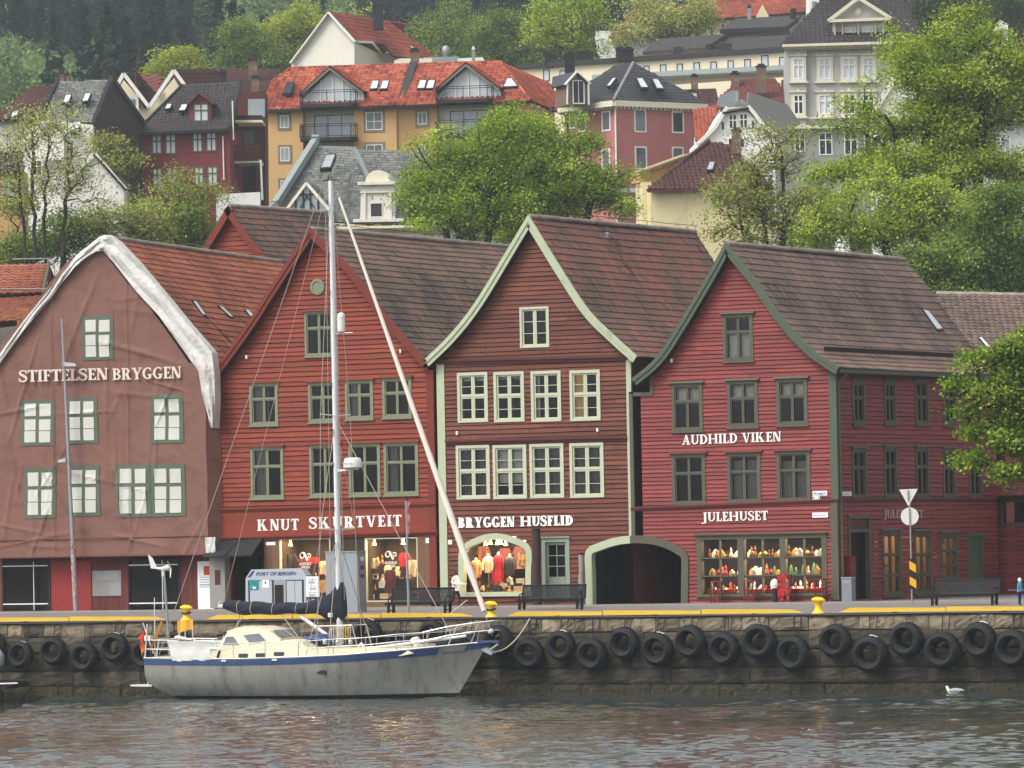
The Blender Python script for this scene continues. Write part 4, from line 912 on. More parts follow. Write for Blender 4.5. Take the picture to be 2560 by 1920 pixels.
for x0,y0,x1,y1 in[(207,790,285,900),(53,999,137,1114),(166,993,246,1109),(377,987,458,1108),(62,1170,141,1296),(170,1164,250,1290),(293,1160,378,1293),(379,1160,463,1291)]:
 w_,h_=x1-x0,y1-y0;fr=decal(x0,y0,x1,y1,'tarp_green','printed_window',rt,.03,14)
 for cx in(.12,.55):
  for ya,yb in((.09,.36),(.43,.67),(.685,.93)):decal(x0+w_*cx,y0+h_*ya,x0+w_*(cx+.33),y0+h_*yb,'tarp_pane','printed_pane',fr,.05,6)
sign_text(rt,FP,'STIFTELSEN',(47,955),(270,949),29,'letter_cream',S=.2,T=.1,off=TO+.13,gap=.04);sign_text(rt,FP,'BRYGGEN',(281,950),(453,945),29,'letter_cream',S=.2,T=.1,off=TO+.13,gap=.04)
mb=MB();zz=zbt;mb.tube([FP.w(lerp(uA,uB,k/20),FP.uz(lerp(-40,517,k/20),lerp(1353,1340,k/20),TO)[1],TO+.05)for k in range(21)],.02,5);mb.tube([FP.w(lerp(uA,uB,k/20),zbt,TO+.02)for k in range(21)],.05,6);mb.build('hem','maroon_paint',rt)
def by_index(P):return[V3((*P[k],0)).lerp(V3((*P[k+1],0)),q/5)for k in range(len(P)-1)for q in range(5)]+[V3((*P[-1],0))]
sh=MB();o_,i_=by_index(OUT),by_index(INN);Pg=[];rg=random.Random(9);ph=[rg.uniform(0,6)for _ in range(4)]
for a in range(len(o_)):
 row=[]
 for k in range(9):
  f=k/8;p=o_[a].lerp(i_[a],f);fold=.03*sin(pi*f)+.14*abs(sin(f*5+a*.13+ph[0]))+.05*abs(sin(f*11-a*.37+ph[1]))+.04*sin(a*.9+ph[2]+f*4)-.06*(1-f)
  row.append(FP.pt(p.x,p.y,TO+.08+fold))
 Pg.append(row+[Pg_ for Pg_ in[FP.pt(i_[a].x,i_[a].y,TO+.02)]])
back=[[r[0]+V3((0,.5,-.02)),r[0]+V3((0,.2,.0)),*r]for r in Pg]
sh.grid(back);sh.build('plastic_sheet','plastic_sheet',None,smooth=True,label='loose white plastic sheeting draped along the gable edge of the brown tarpaulin',cat='plastic sheet')
mb=MB();u0,u1,z0,z1=FP.rect(514,1343,539,1382,TO+.1)
mb.grid([[FP.w(lerp(u0,u1,i/6),lerp(z1,z0,j/5),TO+.12+.04*sin(i*2+j))for i in range(7)]for j in range(6)]);mb.build('plastic_patch','plastic_sheet',None,smooth=True,label='small crumpled white plastic scrap at the lower corner of the tarpaulin',cat='plastic sheet')
# ---- houses seen behind the front row
def back_gable(label,apx,lpx,rpx,Y,rend,wallmat,roofmat,tone,seed,trim):
 pl=Pl((0,Y,0),(1,0,0),(0,-1,0));a=pl.uz(*apx);l=[pl.uz(*p)for p in lpx];r=[pl.uz(*p)for p in rpx]
 e=onX(*rend,a[0]);root=thing('back_house',(a[0],Y,4),label,'house')
 zl=sorted((z,x)for x,z in[a]+l);zr=sorted((z,x)for x,z in[a]+r);mb=MB()
 clap(mb,pl,lambda z:(interp(zl,z),interp(zr,z)),min(l[-1][1],r[-1][1])-3,a[1]-.25,.24,seed=seed);mb.build('wall',wallmat,root)
 def sh(P):return[(x,z)for x,z in P]
 dz=e.z-a[1];P=[]
 for prof in(r,l):
  m,_=roof_sweep(root,[a]+prof,Y-.35,e.y,dz,roofmat,seed,tone=tone,amp=1)
  b=MB()
  for(x0,z0),(x1,z1)in zip([a]+prof,prof):d=V3((x1-x0,0,z1-z0)).normalized();n=V3((d.z,0,-d.x));n=n if n.z<0 else-n;A0,A1=V3((x0,Y-.42,z0)),V3((x1,Y-.42,z1));b.hexa([A0,A1,A1+n*.34,A0+n*.34],[q+V3((0,.1,0))for q in(A0,A1,A1+n*.34,A0+n*.34)])
  b.build('bargeboard',trim,root)
 ridge_caps(root,(a[0],Y-.3,a[1]+.03),(a[0],e.y,e.z+.03),'mortar',.11)
 bm=MB();bm.face([(r[-1][0],Y,3),(r[-1][0],e.y,3),(r[-1][0],e.y,r[-1][1]),(r[-1][0],Y,r[-1][1])]);bm.build('house_body','maroon_paint',root)
 return root
back_gable('small red gable house with a brown roof, standing behind the tarpaulin house',(580,516),[(508,634)],[(640,600),(700,668),(745,720)],24,(815,533),'red_orange_paint','tile_mixed',.4,61,'red_orange_trim')
def at_roof(parent,pts,mat,seed,tone=.5,**kw):return roof_poly(parent,[at(x,y,t)for x,y,t in pts],mat,seed,tone=tone,**kw)
rb=thing('back_house',at(60,760,262),'low red tiled house cut by the left edge, beside the scaffold','house')
at_roof(rb,[(-60,737,258),(102,732,258),(122,662,262),(-60,664,262)],'tile_red',71,.6,amp=1.3);at_roof(rb,[(-60,815,254),(112,790,254),(122,745,258),(-60,745,258)],'tile_red',72,.3)
mb=MB();mb.bar(at(123,660,261.5),at(107,737,257.6),.12,.3);mb.build('bargeboard','olive_trim',rb)
mb=MB();mb.face([at(124,662,261.6),at(146,715,262),at(146,800,262),at(108,800,258)]);mb.face([at(-60,740,258.3),at(106,735,258.3),at(106,850,258.3),at(-60,850,258.3)]);mb.build('wall','maroon_paint',rb)
mb=MB();mb.tube([at(30,648,261),at(136,646,261),at(138,722,261)],.03,6);mb.tube([at(-40,722,257),at(138,722,257)],.025,6);mb.build('roof_railing','galvanised',rb)
sf=thing('scaffold',at(40,850,247),'pale timber scaffold roof and grey sheet at the left edge','scaffold')
mb=MB();mb.bar(at(-40,812,247),at(108,766,247),.25,.12);mb.bar(at(46,800,247),at(50,835,247),.15,.15);mb.bar(at(-40,885,247),at(30,880,247),.12,.14);mb.build('timber_frame','oar_wood',sf)
mb=MB();mb.hexa([at(-40,825,247.5),at(60,812,247.5),at(60,900,247.5),at(-40,920,247.5)],[at(-40,825,247.7),at(60,812,247.7),at(60,900,247.7),at(-40,920,247.7)]);mb.build('grey_sheet','curtain_grey',sf)
vr=thing('valley_roof',at(660,720,252),'small orange tiled cross roof between the tarpaulin house and the orange-red gable','roof')
at_roof(vr,[(640,800,249),(730,800,249),(730,672,256),(602,674,256)],'tile_red',73,.75,amp=1.5)
mb=MB();mb.bar(at(604,672,255.8),at(662,768,250.5),.2,.1);mb.build('valley_gutter','tile_oldred',vr)
rw=thing('rear_wing',at(2450,800,275),'brown tiled rear wing behind the rose-red corner house, half hidden by the tree','house')
at_roof(rw,[(2440,960,268),(2640,960,268),(2640,742,279),(2330,735,279)],'tile_grey_brown',81,.5,amp=1.4);ridge_caps(rw,at(2340,734,279),at(2640,740,279),'mortar',.13)
mb=MB();mb.face([at(2440,955,268.4),at(2640,955,268.4),at(2640,1500,268.4),at(2440,1500,268.4)]);mb.build('wall','maroon_paint',rw)
skylight(rw,[at(2446,845,272.6),at(2452,843,272.7),at(2478,872,271),at(2472,876,270.8)],'light_window')
NPL=Pl((0,LW+.8,0),(1,0,0),(0,-1,0));nr=thing('next_house',NPL.pt(2530,1490),'red clapboard house with a dark window cut by the right edge','house')
u0=NPL.uz(2494,1400)[0];HN=(2500,1247,2600,1313);mb=MB();clap(mb,NPL,lambda z:(u0,u0+6),ZG,NPL.uz(2530,1225)[1]+1.2,.2,[hole(HN,NPL)],seed=88);mb.build('wall','rose_red_paint',nr)
window(NPL,nr,HN,'olive_trim',rows=(),cols=1,cas=.1);pn=NPL.uz(2530,1240);roof_poly(nr,[NPL.w(u0-.2,pn[1],.8),NPL.w(u0+6,pn[1],.8),NPL.w(u0+6,pn[1]+.55,0),NPL.w(u0-.2,pn[1]+.55,0)],'tile_oldred',89)
mb=MB();mb.face([NPL.w(u0,ZG,-2),NPL.w(u0+6,ZG,-2),NPL.w(u0+6,9,-2),NPL.w(u0,9,-2)]);mb.build('inner_wall','dark_interior',nr)
def name_plate(pl,px,text,label,px2=None):
 u0,u1,z0,z1=pl.rect(*px);mb=MB();mb.pbox(pl,u0,u1,z0,z1,.03,.055);r=mb.build('street_sign','paper',None,label=label,cat='sign')
 if text:sans_text(r,text,pl.w(u0+(u1-u0)*.08,z0+(z1-z0)*.28,.058),pl.e,Z0,(z1-z0)*.7,'hazard_black',.004,width=(u1-u0)*.84)
 return r
name_plate(FP,(2033,1227,2069,1239),'Bryggen','white street name plate on the rose-red front reading Bryggen');name_plate(FP,(2033,1240,2051,1249),'11','small white house number plate reading 11 below the street name plate')
mk('faded_letter',(150,150,150),.6)
for pl_,px_,lb in((FP,(2032,1281,2071,1294),'white plate with faded lettering beside the lower shop name'),(SPL,(2099,1229,2126,1240),'white street name plate on the side wall near the rain pipe')):
 r=name_plate(pl_,px_,None,lb);u0,u1,z0,z1=pl_.rect(*px_);sans_text(r,'Nordre',pl_.w(u0+.06,z0+(z1-z0)*.3,.058),pl_.e,Z0,(z1-z0)*.55,'faded_letter',.004,width=(u1-u0)*.75)
for h_,px,py in((h2,620,893),(h2,1005,878),(h3,1146,1083),(h3,1497,1075),(h4,1682,902),(h4,2033,888)):plate(h_.root,FP,(px-2,py-5,px+2,py+4),'white_paint',.16,.12,name='wall_spotlight')
# ------------------------------------------------------------------ quay, water, ground
EXPO=.88;HAZE=.0002
YQ,ZQ=-20.0,3.03
def gs(s):
 return interp([(-60,3.0),(42,3.0),(75,5),(125,12),(195,24),(245,33),(300,41),(370,50),(470,56),(570,74),(670,92),(770,111),(970,152),(1200,205),(1500,260),(2600,300)],s)
def hgt(x,y):
 s=y*cos(TH)-x*sin(TH);return min(gs(s),interp([(-60,3.0),(40,3.0),(120,30),(400,80),(900,150),(1500,260),(3000,320)],y))
xs_=np.concatenate([np.linspace(-2600,-420,14),np.linspace(-400,200,61),np.linspace(230,1600,12)]);ys_=np.concatenate([np.linspace(YQ+.4,40,8),np.linspace(48,700,70),np.linspace(730,3000,30)])
VV=[(x,y,hgt(x,y)-(.35 if y<45 else 0))for y in ys_ for x in xs_];nx=len(xs_)
FF=[(j*nx+i,j*nx+i+1,(j+1)*nx+i+1,(j+1)*nx+i)for j in range(len(ys_)-1)for i in range(nx-1)]
np_mesh('ground',VV,FF,[.5]*len(FF),'ground_soil',smooth=True,kind='structure')
mb=MB();n=40
mb.grid([[(lerp(-160,260,i/n),y,z)for i in range(n+1)]for y,z in((YQ+.02,ZQ),(-8,ZQ+.05),(0,ZG),(44,ZG))]);mb.build('quay','asphalt',kind='structure')
mb=MB();mb.box(-160,260,-2.6,-2.45,ZG-.06,ZG+.06);mb.build('kerb','concrete',kind='structure')
qw=thing('quay_wall',(40,YQ,0),'old stone quay wall hung with tyres above the water','quay wall')
def course(z0,z1,mat,w0,w1,name,seed,tone,rough_):
 rg=random.Random(seed);x=-50;mb=MB()
 while x<75:
  w=rg.uniform(w0,w1);d=rg.uniform(0,rough_);c=rg.uniform(.012,.03);za,zb=z0+rg.uniform(-.02,.03),z1-rg.uniform(.0,.03);t=min(1,max(0,tone+rg.gauss(0,.22)))
  n=5;y=YQ-d
  P=[]
  for j in range(n+1):
   P.append([(lerp(x+.005,x+w-.005,i/n),y+(.04 if i in(0,n)or j in(0,n)else rg.uniform(-.025,.025)),lerp(za,zb,j/n))for i in range(n+1)])
  mb.grid(P,t);x+=w
 mb.build(name,mat,qw)
course(2.42,2.99,'quay_stone',.45,1.25,'coping_stones',1,.62,.07);course(1.72,2.4,'quay_stone_low',.8,1.9,'wall_stones',2,.55,.08);course(1.02,1.7,'quay_stone_low',1.0,2.2,'wall_stones',3,.5,.08)
course(.42,1.0,'quay_stone_low',1.1,2.4,'wall_stones',4,.45,.1);course(-.5,.4,'quay_weed',.5,1.4,'weedy_footing',5,.4,.16)
mb=MB();mb.face([(-160,YQ+.05,-2),(260,YQ+.05,-2),(260,YQ+.05,3),(-160,YQ+.05,3)]);mb.build('wall_core','roof_under',qw)
def rock(x0,x1):
 return
K=[((-60,408),'yellow timber kerb at the left end of the quay edge'),((515,1176),'yellow timber kerb on the quay edge behind the sailing boat'),((1265,2003),'longest clear yellow timber kerb, right of the bow'),((2095,2640),'yellow timber kerb at the right end, below the bench')]
for(a,b),lb in K:
 xa,xb=onY(a,1545,YQ).x,onY(b,1530,YQ).x;mb=MB();r=thing('kerb_beam',((xa+xb)/2,YQ+.2,ZQ),lb,'kerb','yellow kerbs along the quay edge');n=max(2,int((xb-xa)/3.4))
 for k in range(n):
  p,q=lerp(xa,xb,k/n)+.02,lerp(xa,xb,(k+1)/n)-.02;e0,e1=(.5 if k==0 else 0),(.5 if k==n-1 else 0)
  mb.hexa([(p,YQ+.0,ZQ+.03),(q,YQ+.0,ZQ+.03),(q-e1,YQ+.02,ZQ+.16),(p+e0,YQ+.02,ZQ+.2)],[(p,YQ+.3,ZQ+.03),(q,YQ+.3,ZQ+.03),(q-e1,YQ+.3,ZQ+.16),(p+e0,YQ+.3,ZQ+.2)],RN.random())
 mb.build('beam','yellow_paint',r);mb=MB()
 for k in range(n):x=lerp(xa,xb,(k+.5)/n);mb.box(x,x+.12,YQ+.05,YQ+.28,ZQ-.005,ZQ+.05)
 mb.build('bracket','black_iron',r)
mb=MB();mb.tube([(x,YQ-.06-.02*sin(x),2.98+.015*sin(x*.7))for x in range(-60,80,2)],.05,6);mb.build('fender_chain_rail','black_iron',None,label='long black pipe running along the top of the quay wall',cat='pipe')
def bollard(px,py,lb,rope=False):
 p=onY(px,py,YQ+.35);p.z=ZQ;r=thing('bollard',p,lb,'bollard','yellow mooring bollards')
 mb=MB();mb.lathe(p,[(.25,-.12),(.26,0),(.22,.04),(.14,.12),(.12,.24),(.14,.36),(.17,.41)],16);mb.build('pedestal','yellow_bollard',r,smooth=True)
 mb=MB();c=p+V3((0,0,.48));pts=[c+V3((d*.85,0,h))for d,h in((-.3,.03),(-.26,.03),(-.12,.04),(0,.03),(.16,.02),(.28,.0),(.33,-.03))]
 mb.tube(pts,[(.02,.02),(.11,.07),(.16,.1),(.17,.11),(.14,.1),(.08,.06),(.03,.03)],12);mb.build('head','yellow_bollard',r,smooth=True)
 if rope:
  mb=MB();mb.tube([p+V3((.17*cos(a),.17*sin(a),.3+.02*sin(a)))for a in[k*pi/6 for k in range(13)]],.035,6);mb.build('rope_loop','black_iron',r)
bollard(466,1558,'yellow bollard behind the stern of the sailing boat',True);bollard(1228,1550,'yellow bollard beside the foot of the furled sail, above the bow',True);bollard(2046,1545,'yellow bollard standing alone right of the three-part shop window')
def tyre_mesh(R,k):
 mb=MB();w=.42*R/.62
 prof=[(R*.5,-.02),(R*.49,w*.45),(R*.55,w*.82),(R*.74,w),(R*.93,w*.85),(R,w*.55),(R,w*.1),(R*.93,-.06),(R*.6,-.08),(R*.5,-.02)]
 mb.lathe((0,0,0),prof[:-1]+[prof[-1]],32,(0,-1,0));mb.f=mb.f[:9*32];mb.t=mb.t[:9*32];mb.m=mb.m[:9*32]
 for a in range(0,32):
  an=2*pi*a/32;c=V3((cos(an),0,sin(an)))*(R*1.0);tn=V3((-sin(an),0,cos(an)))
  for yy in(-w*.2,-w*.5):mb.bar(c+V3((0,yy-w*.11,0)),c+V3((0,yy+w*.11,0)),R*.12,.03,c.normalized(),.3)
 return mb
TY=[(-12,1612,37),(57,1638,36),(138,1626,37),(215,1642,39),(291,1619,38),(368,1636,38),(450,1612,37),(925,1585,38),(1005,1612,37),(1084,1588,37),(1168,1616,37),(1250,1603,40),(1326,1632,38),(1406,1613,37),(1485,1635,40),(1566,1607,40),(1648,1622,41),(1732,1603,41),(1816,1622,41),(1901,1604,43),(1989,1634,43),(2093,1603,41),(2179,1634,44),(2271,1599,42),(2361,1627,45),(2455,1599,43),(2538,1621,45)]
ORD=['first','second','third','fourth','fifth','sixth','seventh','eighth','ninth','tenth','eleventh','twelfth','thirteenth','fourteenth','fifteenth','sixteenth','seventeenth']
for i,(px,py,rp)in enumerate(TY):
 c=onY(px,py,YQ-.32);R=rp/64.5*1.0
 if px<400:lb='black tyre hung on the quay wall left of the boat, %s from the left edge'%ORD[i]
 elif px<1220:lb='black tyre behind the sailing boat, %s of the row from the left edge'%ORD[i]
 else:lb='black tyre hung on the quay wall right of the bow, %s from the right edge'%ORD[len(TY)-1-i]
 r=thing('tyre_fender',c,lb,'tyre','tyre fenders along the quay wall')
 mb=tyre_mesh(R,i);tl=Matrix.Rotation(RN.uniform(-.12,.12),4,'Z')@Matrix.Rotation(RN.uniform(-.05,.12),4,'X');mb.v=[tuple(tl@V3(v)+c)for v in mb.v];mb.build('tyre','rubber',r,smooth=True)
 ch=MB()
 for s_ in(-1,1):ch.tube([c+V3((s_*.12,.1,R*.9)),(c.x+s_*.16,YQ-.08,2.97)],.02,5)
 ch.tube([c+V3((-.12,.1,R*.9)),c+V3((0,.02,R*.6)),c+V3((.12,.1,R*.9))],.02,5);ch.build('chain','black_iron',r)
 if i%3==1:
  w=MB();w.tube([c+V3((R*1.01*cos(a),-.14,R*1.01*sin(a)))for a in[pi*.35+k*.1 for k in range(6)]],[(.005,.028)]*6,6);w.build('bird_dropping_streak','sign_white',r)
m=bpy.data.materials.new('water');m.use_nodes=True;nt=m.node_tree;b=nt.nodes['Principled BSDF'];MT['water']=m
b.inputs['Base Color'].default_value=(.034,.046,.043,1);b.inputs['Roughness'].default_value=.06;b.inputs['IOR'].default_value=1.33;b.inputs['Specular IOR Level'].default_value=.5
tc=nt.nodes.new('ShaderNodeTexCoord');prev=None
for sc_,rot,st,dist,det in(((1.6,2.6,1),.25,.6,.03,3),((4.0,6.0,1),-.3,.5,.01,2)):
 mp=nt.nodes.new('ShaderNodeMapping');mp.inputs['Scale'].default_value=sc_;mp.inputs['Rotation'].default_value=(0,0,rot+TH);nt.links.new(tc.outputs['Object'],mp.inputs['Vector'])
 nz=nt.nodes.new('ShaderNodeTexNoise');nz.inputs['Scale'].default_value=1;nz.inputs['Detail'].default_value=det;nt.links.new(mp.outputs[0],nz.inputs['Vector'])
 bp=nt.nodes.new('ShaderNodeBump');bp.inputs['Strength'].default_value=st;bp.inputs['Distance'].default_value=dist;nt.links.new(nz.outputs['Fac'],bp.inputs['Height'])
 if prev:nt.links.new(prev.outputs[0],bp.inputs['Normal'])
 prev=bp
nt.links.new(prev.outputs[0],b.inputs['Normal'])
def wave(P,Q,seed=4):
 rg=np.random.RandomState(seed);z=np.zeros_like(P)
 for k in range(70):
  L=np.exp(rg.uniform(np.log(.32),np.log(2.6)));a=rg.normal(0,.85)-1.15;kx,ky=np.cos(a)*2*pi/L,np.sin(a)*2*pi/L
  ph=P*kx+Q*ky+rg.uniform(0,6.28);z+=.0027*L**.9*(np.sin(ph)-.3*np.cos(2*ph))
 g=.62+.38*np.sin(P*.11+.7*np.sin(Q*.09))*np.sin(Q*.13+1.0)
 return z*g
nu,nv=420,900
pc=CAM.copy();pc.z=0;us=np.linspace(-19,19,nu);vs_=np.linspace(120,226,nv);U,Vv=np.meshgrid(us,vs_)
X=pc.x+R0.x*U+D0.x*Vv;Y=pc.y+R0.y*U+D0.y*Vv;k=Y<YQ+.03
Z=wave(X,Y);rw_=np.random.RandomState(9)
du,dv=us[1]-us[0],vs_[1]-vs_[0]
for cu,cv,su,sv,nk in[(0,172,19,52,420),(14,196,5,10,170),(-13,203,6,6,90),(2,150,18,14,330),(9,146,9,10,160),(-2,204,9,4,60),(-10,152,8,8,110)]:
 for _ in range(nk):
  a,b=cu+rw_.uniform(-su,su),cv+rw_.uniform(-sv,sv);i0,j0=int((a-us[0])/du),int((b-vs_[0])/dv);wu,wv,h=rw_.uniform(.16,.5),rw_.uniform(.12,.24),rw_.uniform(.02,.055)
  ia,ib,ja,jb=max(0,i0-12),min(nu,i0+13),max(0,j0-6),min(nv,j0+7)
  if ib>ia and jb>ja:Z[ja:jb,ia:ib]+=h*np.exp(-((us[None,ia:ib]-a)/wu)**2)*np.exp(-((vs_[ja:jb,None]-b-.12*np.sin((us[None,ia:ib]-a)*4))/wv)**2)
Yc_=np.minimum(Y,YQ+.03)
idx=np.arange(nu*nv).reshape(nv,nu);F=np.stack([idx[:-1,:-1],idx[:-1,1:],idx[1:,1:],idx[1:,:-1]],-1).reshape(-1,4)
keep=k.ravel()[F].any(1);F=F[keep]
np_mesh('water',np.stack([X,Yc_,Z],-1).reshape(-1,3),F,np.full(len(F),.5),'water',smooth=True,kind='structure',origin=(0,0,0))
mb=MB();mb.grid([[(x,y,-.22)for x in(-500,0,500)]for y in(-420,-200,YQ+.04)]);mb.build('water','water',kind='structure')
# ------------------------------------------------------------------ street furniture
def gnd(px,py):
 p=onZ(px,py,ZQ+.06)
 if p.y>-.75 and px<2098:p=onY(px,py,-.75);p.z=ZQ+.06
 if px>2098 and p.x<XR+.5 and py<1505:p=onX(px,py,XR+.55);p.z=ZQ+.06
 return p
def planeY(px,py):p=gnd(px,py);return Pl((0,p.y,0),(1,0,0),(0,-1,0)),p
pl,p=planeY(860,1531);r=thing('utility_cabinet',p,'tall grey metal utility cabinet behind the mast, in front of the lit shop window','cabinet');u0,u1,z0,z1=pl.rect(815,1381,893,1531);mb=MB();d=.75
mb.pbox(pl,u0,u1,ZQ+.35,z1,-d,0);mb.pbox(pl,u0-.01,u1+.01,ZQ,ZQ+.35,-d-.01,.012);mb.pbox(pl,u0-.03,u1+.03,z1,z1+.05,-d-.03,.03);mb.build('body','cabinet_grey',r)
sd_=Pl((pl.o+pl.e*u1),(0,1,0),(1,0,0))
mb=MB();mb.pbox(pl,u1-.012,u1+.03,ZQ+.4,z1-.06,-d+.05,-.05);mb.build('side_door','galvanised',r)
for k in range(3):z=lerp(ZQ,z1,.58+k*.14);mb=MB();mb.pbox(pl,u1+.0302,u1+.06,z,z+.16,-d+.25,-.25);mb.build('socket','navy_letter' if k<2 else 'paper',r)
pl,p=planeY(690,1533);r=thing('harbour_kiosk',p,'low grey harbour authority panel reading PORT OF BERGEN','information panel');P_=lambda x,y:pl.uz(x,y)
mb=MB();pr=[P_(*q)for q in((614,1533),(614,1446),(628,1424),(752,1420),(765,1438),(765,1533))];mb.prism(pl,pr,-.45,0);mb.build('body','kiosk_grey',r)
plate(r,pl,(621,1450,760,1531),'kiosk_dark',.012,.014,name='frame');plate(r,pl,(626,1452,681,1530),'kiosk_grey',.03,.02,name='panel');plate(r,pl,(686,1450,716,1530),'cabinet_grey',.03,.02,name='panel');plate(r,pl,(718,1452,756,1530),'kiosk_grey',.03,.02,name='panel');plate(r,pl,(688,1462,710,1530),'dark_interior',.035,.006,name='screen')
t_=plate(r,pl,(625,1450,648,1475),'teal_poster',.045,.01,name='poster');plate(t_,pl,(633,1467,641,1472),'paper',.05,.006,name='poster_label');t2=plate(r,pl,(657,1450,674,1469),'paper',.045,.01,name='poster');plate(t2,pl,(663,1453,667,1460),'paper_red',.05,.006,name='poster_picture');plate(r,pl,(737,1452,738.5,1530),'cabinet_grey',.04,.02,name='panel_seam')
o=P_(640,1439);sans_text(r,'PORT OF BERGEN',pl.w(o[0],o[1],.0),pl.e,Z0,.2,'navy_letter',.012,shear=.3,width=P_(741,1438)[0]-o[0],bold=.02)
mb=MB();mb.prism(pl,[P_(619,1443),P_(626,1443),P_(637,1428),P_(632,1427)],-.02,.01);mb.build('emblem','navy_letter',r)
pl,p=planeY(783,1534);r=thing('notice_board',p,'small white notice board on posts between the kiosk and the grey cabinet','notice board');plate(r,pl,(766,1441,799,1492),'paper',.03,.04,name='board');plate(r,pl,(767,1492,799,1498),'kiosk_dark',.032,.04,name='board_foot')
for k in range(3):plate(r,pl,(771,1448+16*k,794,1449.5+16*k),'paper_print',.034,.004,name='notice_text')
for k,(a,b)in enumerate(((772,1452),(776,1468),(774,1484))):plate(r,pl,(a,b,a+16,b+7),'kiosk_grey',.034,.004,name='notice_drawing')
for x in(769,797):u=pl.uz(x,1500)[0];mb=MB();mb.pbox(pl,u-.03,u+.03,ZQ,pl.uz(x,1498)[1],-.03,.02);mb.build('post','galvanised',r)
def bench(px0,px1,py,lb):
 p=gnd((px0+px1)/2,py);W=(gnd(px1,py)-gnd(px0,py)).length*.5/cos(TH)*cos(TH);xa,xb=gnd(px0,py).x,gnd(px1,py).x
 r=thing('park_bench',((xa+xb)/2,p.y,ZQ),lb,'bench','dark metal benches on the quay');z=ZQ+.04
 mb=MB()
 for k in range(5):mb.box(xa,xb,p.y+.06+k*.085,p.y+.125+k*.085,z+.43,z+.46)
 mb.box(xa-.02,xb+.02,p.y,p.y+.05,z+.36,z+.46);mb.build('seat','bench_metal',r)
 mb=MB();yb=p.y+.52
 for k in range(int((xb-xa)/.06)):x=xa+.04+k*.06;mb.bar((x,yb,z+.5),(x,yb+.12,z+1.0),.042,.02,(0,1,0))
 mb.tube([(xa,yb,z+.48),(xb,yb,z+.48)],.025,6);mb.tube([(xa,yb+.0,z+.46),(xa,yb+.13,z+1.02),(xb,yb+.13,z+1.02),(xb,yb,z+.46)],.04,6);mb.build('backrest','bench_metal',r)
 for x in(xa+.12,xb-.12):
  mb=MB();mb.bar((x,p.y+.05,z-.05),(x,p.y+.05,z+.42),.1,.07,(0,1,0));mb.bar((x,p.y+.45,z-.05),(x,p.y+.5,z+.5),.1,.08,(0,1,0));mb.bar((x,p.y+.05,z+.15),(x,p.y+.46,z+.15),.04,.04);mb.build('leg','bench_metal',r)
  mb=MB();mb.tube([(x,p.y+.52,z+.72),(x,p.y+.1,z+.66),(x,p.y+.04,z+.6),(x,p.y+.05,z+.42)],.025,6);mb.build('armrest','bench_metal',r)
bench(984,1098,1533,'dark metal bench on the quay left of the furled sail');bench(1312,1428,1524,'dark metal bench in front of the green door');bench(2342,2468,1513,'dark metal bench at the right end of the quay, below the tree')
def pole(px0,px1,py0,py1,lb,mat,name='wooden_post',cat='post'):
 p=gnd((px0+px1)/2,py1);pl=Pl((0,p.y,0),(1,0,0),(0,-1,0));a,b=pl.uz(px0,py1)[0],pl.uz(px1,py1)[0];R=(px1-px0)/58/2;z1=pl.uz((px0+px1)/2,py0)[1];mb=MB();n=10
 mb.tube([(p.x+.02*sin(k),p.y,lerp(ZQ,z1,k/n))for k in range(n+1)],[R*(1+.04*sin(k*1.7))for k in range(n+1)],12);r=thing(name,(p.x,p.y,ZQ),lb,cat);mb.build('shaft',mat,r);mb=MB();mb.tube([(p.x,p.y,z1-.02),(p.x,p.y,z1+.05)],R*1.06,12);mb.build('cap','black_iron',r);return r,p
pole(1333,1354,1324,1509,'thick dark weathered timber post beside the green door','dark_wood');pole(1448,1461,1385,1511,'thinner grey timber post left of the gateway','concrete')
pole(1450,1456,1476,1524,'short black bollard post at the end of the middle bench','black_iron','bollard_post','bollard');rp,p=pole(1018,1024,1250,1536,'slim grey pole with a ragged pink banner at its top, behind the left bench','galvanised','flag_pole','pole')
mb=MB();mb.grid([[(p.x+.05+.04*sin(k*1.3+j)+.06*j,p.y-.05+.04*cos(k*2),onY(1021,1255,p.y).z-k*.16)for j in range(3)]for k in range(9)]);mb.build('banner','faded_pink',rp)
p=gnd(190,1533);r=thing('street_lamp',p,'slim grey street lamp pole with two lamp heads and a stickered foot','street lamp');zt=onY(155,797,p.y).z;zm=onY(170,1352,p.y).z
lean=V3(((onY(155,797,p.y).x-p.x)/(zt-ZQ),0,1));q=lambda z:p+lean*(z-p.z)
mb=MB();mb.tube([q(ZQ),q(ZQ+.9),q(zm),q(zm+.01),q(zt)],[.115,.115,.11,.09,.055],12);mb.build('pole','galvanised',r)
mb=MB();rg=random.Random(3)
for k in range(120):
 z=rg.uniform(ZQ+.8,zm);a=rg.uniform(-pi,0);c=q(z);h=rg.uniform(.04,.1);R=.117;w=rg.uniform(.25,.6);mb.face([c+V3((R*cos(a-w),R*sin(a-w),-h)),c+V3((R*cos(a),R*sin(a),-h)),c+V3((R*cos(a),R*sin(a),h)),c+V3((R*cos(a-w),R*sin(a-w),h))],rg.random())
mb.build('stickers','sticker',r)
for px0,px1,py,s_ in((158,199,913,1),(141,172,1152,-1)):
 z=onY(165,py,p.y).z;c=q(z);mb=MB();L=(px1-px0)/58;mb.hexa([c+V3((s_*.08,-.15,-.05)),c+V3((s_*L,-.13,-.06)),c+V3((s_*L*.9,-.1,.06)),c+V3((s_*.08,-.12,.14))],[c+V3((s_*.08,.15,-.05)),c+V3((s_*L,.13,-.06)),c+V3((s_*L*.9,.1,.06)),c+V3((s_*.08,.12,.14))]);mb.tube([c-Z0*.08,c+Z0*.18],.1,10);mb.build('lamp_head','galvanised',r)
